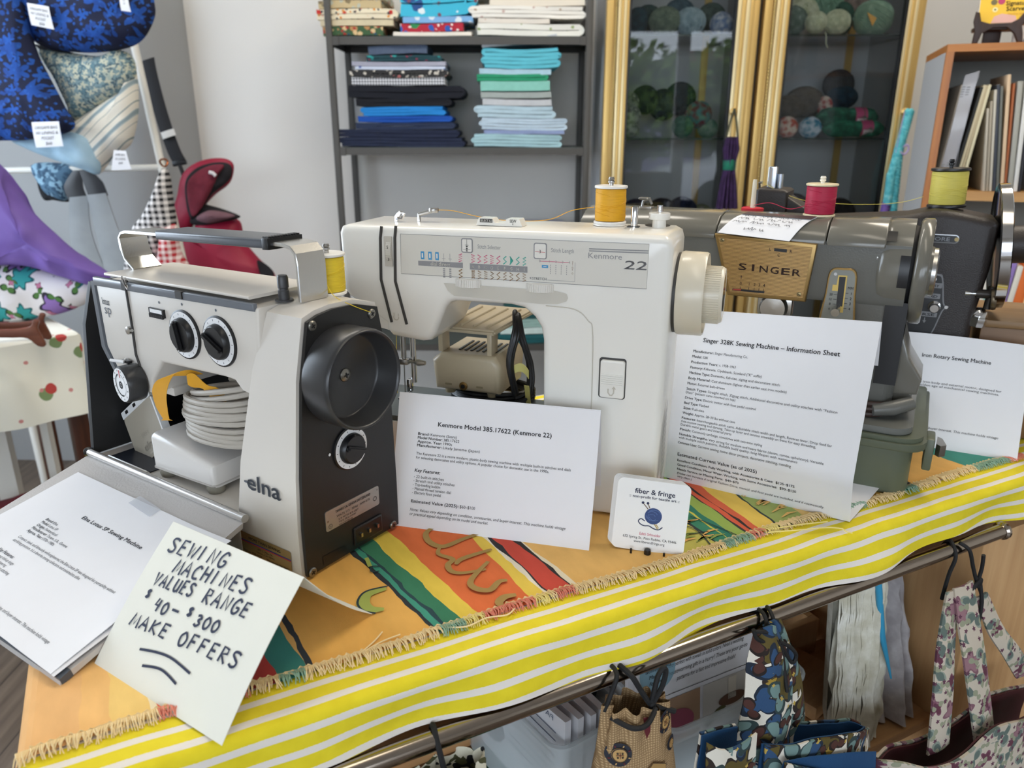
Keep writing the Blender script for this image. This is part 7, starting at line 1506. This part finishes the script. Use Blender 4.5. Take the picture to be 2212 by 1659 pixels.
# green cutting mat
t = tt('cutting_mat', 'green cutting mat with black grid lying on the lower shelf', 'cutting mat', (.33, .015, SH+.0006)); b = MB(); b.bb((0, 0, 0), (.20, .235, .003), bev=.001); b.build('mat', M('mat green', '#1f6b45', .55, var=(50, .1)), t)
b = MB(); f = lambda x, y: V((x, y, .0034))
for k in range(8): ribbon(b, [(.012+.0254*k, .012), (.012+.0254*k, .223)], .0007, f)
for k in range(9): ribbon(b, [(.012, .012+.0254*k), (.19, .012+.0254*k)], .0007, f)
ribbon(b, [(.012, .012), (.19, .19)], .0006, f); ribbon(b, [(.063, .012), (.19, .139)], .0006, f)
for k in range(70): ribbon(b, [(.012+.00254*k, .223), (.012+.00254*k, .229 if k % 5 else .231)], .0005, f)
for k in range(82): ribbon(b, [(.012, .014+.00254*k), (.006 if k % 5 else .004, .014+.00254*k)], .0005, f)
b.build('grid_print', M('mat grid', '#12261a', .6), t)
t = tt('wooden_tray', 'low wooden tray behind the green cutting mat', 'tray', (.30, .258, SH+.0006)); b = MB(); b.bb((0, 0, 0), (.22, .012, .035), bev=.001); b.bb((0, .11, 0), (.22, .122, .035), bev=.001); b.bb((0, .012, 0), (.012, .11, .035)); b.bb((.208, .012, 0), (.22, .11, .035)); b.bb((.012, .012, 0), (.208, .11, .006)); b.build('tray_body', birch_x, t)
gU = 'yarn skeins under the table'
def hank(label, p, L, r, cols, seed, rz=0, tilt=0):
    q = random.Random(seed); b = MB()
    for k in range(54):
        a0 = 6.283*k/54; pts = []
        for i in range(12): x = -1+2*i/11; rr = max(.04, 1-abs(x)**3.2)**.5; a = a0+2.2*x+.15*q.random(); pts.append((x*L/2, rr*r*math.cos(a), rr*r*math.sin(a)))
        b.tube(pts, r*.13, 5)
    o = b.build('yarn_skein', yarn('yarn '+cols[0]+str(seed), *cols), ang=60); o.location = world(FT, p); o.rotation_euler = (0, rad(tilt), rad(FT[1]+rz)); return tag(o, label, 'yarn', gU)
hank('bright pink twisted yarn skein lying in the wooden tray', (.39, .315, SH+.040), .19, .032, ('#b83a7a', '#8f2a5c', '#d9679b'), 201, -10)
hank('dark brown and pink flecked yarn skein hanging over the cutting mat', (.478, .245, SH+.055), .12, .046, ('#2b1d22', '#1d1318', '#7a4a58'), 202, 60, 30)
hank('cream yarn skein behind the left plastic bin', (.60, .30, SH+.10), .16, .045, ('#cdb8a0', '#b39a80'), 203, 30, 40); hank('black yarn skein behind the button pouch', (.545, .20, SH+.13), .13, .045, ('#16161a', '#222228'), 204, 20)
hank('olive green yarn skein beside the leaflet bin', (.80, .20, SH+.13), .15, .04, ('#4f5a28', '#3a431c'), 205, 20, 30); hank('grey yarn skein beside the leaflet bin', (.79, .15, SH+.06), .14, .036, ('#4c545a', '#363c42'), 206, 10)
# translucent plastic bins
pl_ = G('bin plastic'); pl_.b.inputs['Alpha'].default_value = .38; plm = pl_.done(lin('#dfe8ea'), .22)
def bin_(label, p, w, d, h, rz=0):
    t = tt('plastic_bin', label, 'bin', p, 'clear bins on the lower shelf', rz); b = MB(); k = .93
    def ring(z, s): return [(w/2+(x-w/2)*s, d/2+(y-d/2)*s, z) for x, y in rrect(0, 0, w, d, .018, 4)]
    levels = [(0, k), (h*.82, .985), (h*.82, 1.0), (h*.88, 1.0), (h*.88, 1.012), (h, 1.02)]; vs = []
    for z, s in levels: vs += ring(z, s)
    n = 20; fs = [[i*n+j, i*n+(j+1) % n, (i+1)*n+(j+1) % n, (i+1)*n+j] for i in range(len(levels)-1) for j in range(n)]+[list(range(n))]
    b.add(vs, fs); b.build('tub', plm, t, solid=.002)
    b = MB(); b.tube([V(v) for v in ring(h, 1.025)], .0035, 6, closed=True); b.build('rim', plm, t); return t
bin_('clear plastic bin with white papers beside the cutting mat', (.435, .075, SH+.004), .105, .20, .135, 8)
t = tt('paper_stack', 'white printed papers filling the clear bin beside the cutting mat', 'papers', (.447, .085, SH+.012), None, 8)
for k in range(4):
    b = MB(); b.prism([(.0, 0), (.165, 0), (.165, .135+.004*k), (.0, .150-.005*k)], 'x', .004+.018*k, .012+.018*k); b.build('sheet_bundle', paper, t)
b = MB(); f = lambda y, z: V((.0035, y, z))
for k in range(9): ribbon(b, [(.015, .125-.011*k), (.015+.09+.03*math.sin(k*2.1), .124-.011*k)], .0012, f)
text(b, 'PATTERNS 777', .02, .138, .010, lambda y, z: V((.0035, y, z)), .08); b.build('printed_text', M('print blue grey', '#6b7488', .7), t)
b = MB(); b.box((0, 0, .012), (.05, .04, .024), 0, .008); o = tag(b.build('pin_cushion', cloth('coral felt', '#d34b55')), 'coral red pin cushion at the bottom of the left clear bin', 'pin cushion'); o.location = world(FT, (.452, .052, SH+.001)); 
bin_('clear plastic bin holding the towel pattern leaflet', (.545, .03, SH+.004), .20, .17, .150)
t = tt('leaflet', 'printed leaflet with photos standing in the right clear bin', 'leaflet', (.5300, .050, SH+.020)); t.rotation_euler = (rad(-6), 0, rad(FT[1]))
b = MB(); b.bb((0, 0, 0), (.165, .006, .222)); b.bb((-.008, .007, 0), (.16, .012, .225)); b.build('pages', paper, t)
b = MB(); f = lambda x, z: V((x, -.0008, z)); f_ = lambda x, z: V((x, -.0014, z))
for i, s in enumerate(('The half dozen sets of floral potholders and towels', 'were inspired by printed kitchen towels, yet they’re', 'also perfect with towels in solid colors. Need a wedding', 'or housewarming gift in a hurry? These are your go-to', 'patterns for a fast and impressive finish!')): text(b, s, .094, .200-.0095*i, .0074, f, .120-.006*(i % 3)-(.03 if i == 4 else 0), it=True, al='c', m=0)
disc(b, .026, .182, .024, .024, f, 1, 28)
for i, s in enumerate(('with bonus', 'technique videos', 'Made just', 'for you!')): text(b, s, .026, .192-.008*i, .0066, f_, .034 if i == 1 else .024, it=True, al='c', m=0)
ribbon(b, [(.006, .148), (.160, .148)], .0006, f)
poly(b, [(.020, .085), (.085, .085), (.085, .142), (.020, .142)], f, 2); poly(b, [(.089, .085), (.158, .085), (.158, .142), (.089, .142)], f, 3); disc(b, .050, .108, .026, .018, f_, 4, 24); disc(b, .132, .112, .020, .008, f_, 5, 24); ribbon(b, [(.132, .112), (.132, .140)], .012, f_, 6); ribbon(b, [(.095, .088), (.110, .102), (.122, .106)], .006, f_, 7)
poly(b, [(.020, .018), (.085, .018), (.085, .080), (.020, .080)], f, 8); poly(b, [(.089, .018), (.158, .018), (.158, .080), (.089, .080)], f, 9); disc(b, .110, .050, .03, .022, f_, 4, 24); disc(b, .110, .050, .016, .011, lambda x, z: V((x, -.002, z)), 9, 20)
b.build('print', [ink, M('bubble blue', '#8fb4c4', .6), M('photo tan', '#b08f72', .6), M('photo pale', '#c9c4bb', .6), M('photo rose', '#a8566a', .6), M('photo brown', '#6b4a35', .6), M('photo cream', '#ded6c6', .6), M('photo olive', '#5c5a34', .6), M('photo slate', '#7f8f98', .6), M('photo grey', '#b0aba2', .6)], t)
# wooden boxes, white block for the sunlit floor, pale hanks
t = tt('wooden_crate', 'small open wooden crate deep on the lower shelf', 'crate', (.82, .19, SH+.0006)); b = MB(); b.bb((0, 0, 0), (.14, .012, .06), bev=.001); b.bb((0, .12, 0), (.14, .132, .06), bev=.001); b.bb((0, .012, 0), (.012, .12, .06)); b.bb((.128, .012, 0), (.14, .12, .06)); b.bb((.012, .012, 0), (.128, .12, .006)); b.build('main_body', birch, t)
b = MB(); b.bb((0, 0, 0), (.10, .09, .022), bev=.002); o = tag(b.build('wooden_block', birch_x), 'flat wooden block in front of the small crate', 'wooden block'); o.location = world(FT, (.845, .085, SH+.0006)); o.rotation_euler = (0, 0, rad(FT[1]+14))
t = tt('sunlit_floor_block', 'plain white block added as the sunlit floor behind the lower shelf', 'crate', (.80, .36, SH+.0006)); b = MB(); b.prism(rrect(0, 0, .19, .13, .012), 'z', 0, .24, bev=.004); b.build('main_body', M('sunlit floor white', '#eceae4', .5), t); b = MB(); b.prism(rrect(-.004, -.004, .194, .134, .014), 'z', .225, .245, bev=.003); b.build('block_rim', M('sunlit floor white', '#eceae4', .5), t)  # block added where bright floor shows through, its white is that light
def drapehank(name, label, top, bot, w0, w1, th, m, seed, strands=True, lean=(0, 0)):
    """loose cloth or yarn hank hanging in folds from top to bottom"""
    q = random.Random(seed); t = tt(name, label, 'yarn hank' if strands else 'cloth', top, 'hanks under the table' if strands else None); b = MB(); d = V((bot[0]-top[0], bot[1]-top[1], bot[2]-top[2])); n = 60 if strands else 0
    def prof(s): return w0+(w1-w0)*s-.25*w1*max(0, s-.85)/.15
    N = 22
    b.grid(lambda a, c: d*c+V(((a-.5)*prof(c)+.006*nz(a*4, c*6, seed), (th*math.sin(a*math.pi)*-.6)+.012*math.sin(a*19+seed+c*3)*(1-abs(a-.5))+.006*nz(a*9, c*9, seed+3), .0)), 36, N)
    b.grid(lambda a, c: d*c+V(((a-.5)*prof(c)*.96, th*.5+.010*math.sin(a*17+seed), 0)), 24, N)
    for k in range(n):
        a = k/(n-1); o_ = q.random(); b.tube([d*c+V(((a-.5)*prof(c)*1.02+.004*nz(o_*9, c*7, k), -th*.6*math.sin(a*math.pi)-.003-.006*abs(nz(c*6, k, seed)), 0)) for c in [i/12 for i in range(13)]], .0014, 4)
    b.build('hank', m, t, ang=70); return t
cream = yarn('yarn cheesecloth', '#dcd8c8', '#c9c3ae', '#e9e6da'); lil = yarn('yarn gauze', '#c9c4c4', '#b0a9aa', '#dad6d4'); pnk = yarn('yarn rose gauze', '#bfa99c', '#a58f82', '#cdb9ad')
drapehank('yarn_hank', 'cream loose yarn hank with a blue needle, left of the pale hanks', (.845, .055, -.085), (.872, .045, -.355), .075, .092, .028, cream, 301)
b = MB(); b.tube([world(FT, p) for p in ((.842, .030, -.095), (.868, .028, -.19), (.896, .024, -.262))], [.0042, .0042, .0012], 10); tag(b.build('knitting_needle', M('needle blue', '#3f9fc6', .35)), 'blue knitting needle stuck in the cream yarn hank', 'needle')
drapehank('gauze_cloth', 'pale lilac grey gauze hanging beside the cream hank', (.905, .085, -.085), (.950, .050, -.355), .05, .095, .03, lil, 302, False)
drapehank('felt_cloth', 'black felt hanging between the pale gauze and the pink gauze', (.945, .110, -.080), (1.0-.02, .085, -.355), .05, .06, .012, cloth('black felt', '#0c0c0e', '#131316'), 303, False)
drapehank('gauze_cloth', 'pinkish gauze with small flecks behind the tapestry straps', (.975, .160, -.080), (.985, .130, -.330), .05, .06, .03, pnk, 304, False)
# bags on the rail, hung by black cords
RZ = -.058
cordb = M('black braided cord', '#141416', .75, bump=(900, .5))
RT = Matrix.Rotation(rad(-27.1), 3, 'Z')
def unT(v): return RT @ v
def cord(parent, o0, pts, r=.0022, nm='cord'):
    b = MB(); b.tube([unT(world(FT, p)-o0) for p in smooth(pts, 6)], r, 7); return b.build(nm, cordb, parent)
def hangbag(label, p, name='drawstring_pouch'): t = tt(name, label, 'bag', p, 'bags hung on the table rail'); return t
# button print pouch
t = hangbag('beige button print drawstring pouch hanging by black cord on the rail', (.45, -.030, -.15)); o0 = V(t.location)
g = G('burlap print'); o = g.co('Object'); w1 = g.wave(o, 130, 2, 2, 'X'); w2 = g.wave(o, 130, 2, 2, 'Z'); c = g.mix(g.math('MULTIPLY', w1, w2), lin('#8f7350'), lin('#c9ab80')); g.bump(g.math('MULTIPLY', w1, w2), .3, .001); burm = g.done(c, .95)
def pf(a, z): return V((a*(.036+.010*min(1, (-z+.07)/.10)), 0, z))
def pouch(u, v):   # u around 0..1, v top 0 to bottom 1
    an = 2*math.pi*u; z = .072-.20*v; w = .030+.020*math.sin(min(1, v*1.5)*1.45); dpt = .014+.012*math.sin(min(1, v*1.4)*1.5)
    ruff = (1-min(1, v*4))*.005*math.sin(an*9); return V((w*math.cos(an)+ruff*math.cos(an)+.004*v, dpt*math.sin(an)+ruff*math.sin(an)-.002, z-.006*math.cos(an)*(1-v)))
R27 = Matrix.Rotation(0, 3, 'Z')
b = MB(); b.grid(pouch, 72, 30); b.build('body', burm, t, ang=80)
def onp(x, z, o_=.0022):   # point on the front of the pouch
    v = (.072-z)/.20; w = .030+.020*math.sin(min(1, max(0, v)*1.5)*1.45); dpt = .014+.012*math.sin(min(1, max(0, v)*1.4)*1.5); x_ = max(-w*.97, min(w*.97, x-.004*v)); return V((x, -dpt*math.sqrt(max(.02, 1-(x_/w)**2))-.002-o_, z))
btn = [M('button navy', '#20232e', .7), M('button tan', '#c0995f', .6), M('button dark', '#3a2c22', .6), M('thread maroon', '#5e1820', .7), M('plaid tan', '#a8854f', .8), M('plaid brown', '#6b4a28', .8)]
def button(b, x, z, r, fancy):
    f = lambda a, c: onp(a, c); f1 = lambda a, c: onp(a, c, .0028); f2 = lambda a, c: onp(a, c, .0033)
    disc(b, x, z, r, r*1.08, f, 0, 24); disc(b, x, z, r*.62, r*.68, f1, 1, 20); disc(b, x, z, r*.62, r*.68, f2, 2, 20, .86)
    for dx, dz in ((.18, .18), (-.18, .18), (.18, -.18), (-.18, -.18)): disc(b, x+dx*r, z+dz*r, r*.09, r*.09, f2, 2, 8)
    if fancy:
        for k in range(8): a = k*.785+.4; ribbon(b, [(x+r*.72*math.cos(a), z+r*.76*math.sin(a)), (x+r*.9*math.cos(a), z+r*.95*math.sin(a))], r*.10, f1, 1 if k % 2 else 3)
        ribbon(b, [(x-r*.3, z), (x+r*.3, z)], r*.05, f2, 3); ribbon(b, [(x, z-r*.3), (x, z+r*.3)], r*.05, f2, 3)
b = MB()
for x, z, r, fa in ((-.026, .036, .0105, 1), (.030, .026, .0062, 0), (-.028, -.020, .0062, 0), (.034, -.032, .0110, 1), (.022, .052, .0095, 1), (-.012, -.062, .0105, 1)): button(b, x, z, r, fa)
f = lambda x, z: onp(x, z); f1 = lambda x, z: onp(x, z, .0028)
def rot_(pts, cx, cz, a): return [(cx+x*math.cos(a)-z*math.sin(a), cz+x*math.sin(a)+z*math.cos(a)) for x, z in pts]
poly(b, rot_([(-.008, -.013), (.008, -.013), (.008, .013), (-.008, .013)], .004, -.002, -.5), f, 4)
for s in (-1, 1): poly(b, rot_([(-.012, .013*s), (.012, .013*s), (.009, .020*s), (-.009, .020*s)], .004, -.002, -.5), f, 4); ribbon(b, rot_([(-.012, .013*s), (.012, .013*s), (.009, .020*s), (-.009, .020*s), (-.012, .013*s)], .004, -.002, -.5), .0008, f1, 2)
for k in range(3): ribbon(b, rot_([(-.005+.005*k, -.013), (-.005+.005*k, .013)], .004, -.002, -.5), .0012, f1, 5); ribbon(b, rot_([(-.008, -.007+.007*k), (.008, -.007+.007*k)], .004, -.002, -.5), .0012, f1, 5)
ribbon(b, rot_([(-.008, -.013), (-.008, .013)], .004, -.002, -.5), .0008, f1, 2); ribbon(b, rot_([(.008, -.013), (.008, .013)], .004, -.002, -.5), .0008, f1, 2)
poly(b, [(-.004, .068), (.004, .066), (.003, .052), (-.001, .046), (-.003, .054)], f, 3); b.build('button_print', btn, t)
cord(t, o0, [(.418, -.030, -.078), (.424, -.031, -.060), (.430, -.029, -.046), (.433, -.014, -.047), (.432, -.002, -.060)])
cord(t, o0, [(.440, -.018, -.047), (.445, -.031, -.052), (.452, -.036, -.066), (.4600, -.040, -.0800), (.470, -.040, -.0870), (.4860, -.042, -.0960)], .0026)
cord(t, o0, [(.4600, -.040, -.0800), (.462, -.041, -.066), (.466, -.040, -.052), (.4715, -.040, -.046), (.4745, -.040, -.052), (.470, -.041, -.066), (.4610, -.041, -.0790)], .0024)
cord(t, o0, [(.4190, -.038, -.0790), (.432, -.052, -.0845), (.446, -.054, -.0850), (.4610, -.046, -.0800)], .0024); cord(t, o0, [(.4620, -.041, -.0800), (.467, -.042, -.092), (.4690, -.042, -.102)], .0020)
b = MB(); b.box(unT(world(FT, (.4605, -.0410, -.0795))-o0), (.007, .006, .007), 0, .0025); b.build('knot', cordb, t)
# black and cream leaf pouch at the lower edge
t = hangbag('black and cream leaf print pouch hanging at the lower edge', (.272, -.030, -.118)); o0 = V(t.location)
b = MB(); b.grid(lambda u, v: V(((.030+.006*v)*math.cos(6.283*u)+(1-v)*.003*math.sin(6.283*u*11), (.014+.004*v)*math.sin(6.283*u), .045-.16*v+.004*math.sin(6.283*u*8)*(1-v))), 64, 16); b.build('body', printed('leaf print', '#d8d3bd', [(42, .44, '#17181a'), (60, .3, '#4b4a2c'), (70, .22, '#e4e0cc')], dist=1.2), t, ang=80)
cord(t, o0, [(.272, -.026, -.120), (.271, -.030, -.090), (.268, -.026, -.064), (.268, -.012, -.047), (.270, -.002, -.058)], .0024); cord(t, o0, [(.270, -.046, -.076), (.276, -.048, -.096), (.266, -.048, -.118), (.276, -.049, -.140)], .0022)
# flowered tote with blue lining
flw = printed('jacobean print', '#dcd6c8', [(16, .27, '#5a4d1e', '#2a1f18', (5, .38)), (16, .10, '#a08432', '#3a2a18', (5, .3)), (19, .22, '#2a4a6e', '#182434', (3, .5)), (22, .20, '#6f8a86', '#2c3f40', (2, .8)), (30, .18, '#4b2a22', '#20140f', (2, .8)), (30, .06, '#c0a24a', None, (4, .3))], dist=.4)
blu = cloth('teal blue lining', '#124a78', '#0d3a62', 20, .7)
t = hangbag('cream tote with jacobean flowers and blue lining hanging on the rail', (.640, -.030, -.20), 'tote_bag'); o0 = V(t.location)
W_ = lambda p: unT(world(FT, p)-o0)
def sheetT(mb, pts, nu=10, nv=8, m=0, wr=.003, seed=0):
    """soft cloth through a table of control points"""
    rows = [smooth([W_(p) for p in r], 6) for r in pts]; n = len(rows[0]); cols = [smooth([r[i] for r in rows], 6) for i in range(n)]
    vs = []; us = []; nn = len(cols[0])
    for i, c_ in enumerate(cols):
        for j, p in enumerate(c_): vs.append(p+V((wr*nz(p.x*30, p.z*30, seed), wr*nz(p.z*25, p.x*25, seed+2), 0))); us.append((i*.01, j*.01))
    mb.add(vs, [[i*nn+j, (i+1)*nn+j, (i+1)*nn+j+1, i*nn+j+1] for i in range(n-1) for j in range(nn-1)], m, us)
b = MB(); sheetT(b, [[(.592, -.028, -.056), (.602, -.036, -.047), (.612, -.030, -.058)], [(.578, -.034, -.085), (.596, -.046, -.085), (.622, -.038, -.085)], [(.574, -.036, -.130), (.600, -.050, -.130), (.632, -.042, -.130)], [(.574, -.036, -.190), (.602, -.055, -.200), (.636, -.045, -.200)]], seed=1); b.build('handle', flw, t, solid=.003)
b = MB(); sheetT(b, [[(.604, -.022, -.056), (.616, -.026, -.050), (.628, -.020, -.066)], [(.620, -.030, -.120), (.640, -.034, -.115), (.656, -.026, -.120)], [(.635, -.032, -.175), (.655, -.036, -.175), (.672, -.028, -.178)], [(.640, -.030, -.230), (.660, -.032, -.230), (.680, -.026, -.235)]], seed=2); b.build('handle', flw, t, solid=.003)
lipf = [(.582, -.062, -.158), (.612, -.070, -.165), (.640, -.072, -.168), (.687, -.071, -.183), (.725, -.062, -.203), (.752, -.050, -.218)]
lipb = [(.640, -.030, -.178), (.675, -.034, -.191), (.710, -.035, -.203), (.737, -.037, -.210), (.750, -.044, -.216)]
dn = lambda r, dv, dz: [(u_, v_+dv, z_-dz) for u_, v_, z_ in r]
b = MB(); sheetT(b, [lipf, dn(lipf, -.004, .05), dn(lipf, -.004, .11)], seed=3, wr=.0015); b.build('front_panel', flw, t, solid=.002)
b = MB(); sheetT(b, [lipb, dn(lipb, .003, .05), dn(lipb, .004, .12)], seed=4, wr=.0015); b.build('back_panel', flw, t, solid=.002)
b = MB(); sheetT(b, [dn(lipb, -.003, .002), dn(lipb, -.002, .06), dn(lipb, -.002, .12)], seed=4, wr=.0015); sheetT(b, [dn(lipf, .004, .002), dn(lipf, .003, .06)], seed=3, wr=.0015); b.build('lining', blu, t, solid=.0015)
pk = [(.592, -.080, -.168), (.640, -.084, -.196), (.690, -.084, -.222), (.742, -.078, -.250)]
b = MB(); sheetT(b, [pk, dn(pk, -.002, .05), dn(pk, -.002, .1)], seed=8, wr=.0015); b.build('pocket', flw, t, solid=.002)
b = MB(); sheetT(b, [[(.594, -.0775, -.170), (.640, -.0790, -.182), (.690, -.0790, -.200), (.738, -.0730, -.225)], dn(pk, .0035, .02), dn(pk, .0035, .06)], seed=8, wr=.001); b.build('pocket_lining', blu, t, solid=.001)
sp_f = [(.502, -.068, -.116), (.515, -.074, -.124), (.535, -.074, -.128), (.560, -.070, -.128)]; sp_b = [(.508, -.052, -.120), (.530, -.048, -.128), (.556, -.048, -.134)]
b = MB(); sheetT(b, [sp_f, dn(sp_f, -.003, .05), dn(sp_f, -.003, .1)], seed=9, wr=.0015); sheetT(b, [sp_b, dn(sp_b, .002, .05), dn(sp_b, .002, .1)], seed=10, wr=.0015); b.build('side_panel', flw, t, solid=.002)
b = MB(); sheetT(b, [dn(sp_b, -.003, .001), dn(sp_b, -.002, .05), dn(sp_b, -.002, .09)], seed=10, wr=.0015); b.build('side_lining', blu, t, solid=.0015)
sh = lambda l: [(u_-.022, v_, z_) for u_, v_, z_ in l]
for pts in ([(.622, -.028, -.076), (.627, -.027, -.052), (.630, -.014, -.046), (.632, -.002, -.058)], [(.632, -.030, -.078), (.636, -.029, -.056), (.640, -.014, -.046), (.641, -.002, -.056)], [(.605, -.034, -.050), (.618, -.037, -.053), (.630, -.040, -.066), (.640, -.042, -.080), (.652, -.042, -.096), (.656, -.042, -.088), (.644, -.042, -.074), (.632, -.040, -.066)], [(.634, -.041, -.068), (.638, -.044, -.092), (.6385, -.052, -.118)], [(.602, -.035, -.046), (.608, -.037, -.058), (.628, -.040, -.066)]): cord(t, o0, sh(pts), .0020)
# tapestry tote with maroon lining
tap = printed('tapestry rose print', '#bfb4a4', [(20, .20, '#8f6a72', '#7a5560', (5, .28)), (20, .12, '#5e3040', '#76485a', (4, .35)), (26, .18, '#5c6a64', '#8a9488', (2, .8)), (44, .20, '#8f927a', None, (2, .75)), (60, .14, '#5b3346', None, (5, .3))], dist=.35)
mar = cloth('maroon lining satin', '#4a0d1a', '#38080f', 20, .6); sti = M('maroon stitching', '#3a1420', .8)
t = hangbag('woven rose tapestry tote with maroon lining hanging at the right end of the rail', (.92, -.030, -.25), 'tote_bag'); o0 = V(t.location)
def band(nm, pts, w):
    b = MB(); P = [W_(p) for p in pts]; sd = V((1, 0, .05)); strap(b, P, w, sd, 0, 8); o = b.build(nm, tap, t, solid=.003)
    b = MB(); S_ = smooth(P, 8)
    for s in (-1, 1): b.tube([p+sd.normalized()*s*(w if not isinstance(w, list) else w[0])*.36+V((.001, -.0032, 0)) for p in S_], .0005, 4)
    b.build('stitching', sti, o)
band('handle', [(.890, -.030, -.098), (.872, -.045, -.155), (.860, -.060, -.210), (.855, -.070, -.275)], [.020, .030, .034, .036])
band('handle', [(.904, -.032, -.094), (.905, -.048, -.140), (.908, -.062, -.185), (.928, -.085, -.300)], [.032, .036, .036, .034])
band('handle', [(.945, -.032, -.120), (.972, -.042, -.170), (1.000, -.050, -.205), (1.046, -.050, -.255)], [.020, .026, .030, .034])
lf = [(.757, -.064, -.252), (.772, -.081, -.246), (.799, -.094, -.255), (.837, -.096, -.266), (.869, -.096, -.264), (.8935, -.096, -.253), (.924, -.096, -.248), (.974, -.096, -.260), (1.03, -.09, -.270)]
lb_ = [(.760, -.060, -.253), (.794, -.052, -.257), (.851, -.050, -.274), (.920, -.050, -.274), (.966, -.049, -.262), (1.01, -.049, -.266), (1.055, -.050, -.275)]
b = MB(); sheetT(b, [lf, dn(lf, -.004, .06), dn(lf, -.004, .12)], seed=6, wr=.002); b.build('front_panel', tap, t, solid=.003)
b = MB(); sheetT(b, [lb_, dn(lb_, .004, .06), dn(lb_, .004, .12)], seed=7, wr=.002); b.build('back_panel', tap, t, solid=.003)
b = MB(); sheetT(b, [dn(lb_, -.004, .002), dn(lb_, -.003, .06), dn(lb_, -.003, .12)], seed=7, wr=.002); sheetT(b, [dn(lf, .004, .003), dn(lf, .003, .06), dn(lf, .003, .12)], seed=6, wr=.002); b.build('lining', mar, t, solid=.002)
for pts in ([(.893, -.020, -.118), (.8935, -.022, -.085), (.896, -.024, -.060), (.900, -.012, -.047), (.905, -.002, -.060)], [(.905, -.020, -.047), (.913, -.028, -.055), (.922, -.031, -.078), (.930, -.034, -.098), (.942, -.036, -.118), (.946, -.037, -.140), (.940, -.039, -.170)], [(.932, -.034, -.098), (.924, -.036, -.102), (.914, -.037, -.106), (.922, -.037, -.098), (.934, -.036, -.094)], [(.930, -.035, -.062), (.934, -.034, -.080), (.932, -.034, -.098)], [(.934, -.036, -.100), (.938, -.040, -.125), (.935, -.043, -.150)]): cord(t, o0, pts, .0022)
b = MB(); b.box(W_((.932, -.035, -.098)), (.009, .007, .012), 0, .003); b.build('knot', cordb, t)
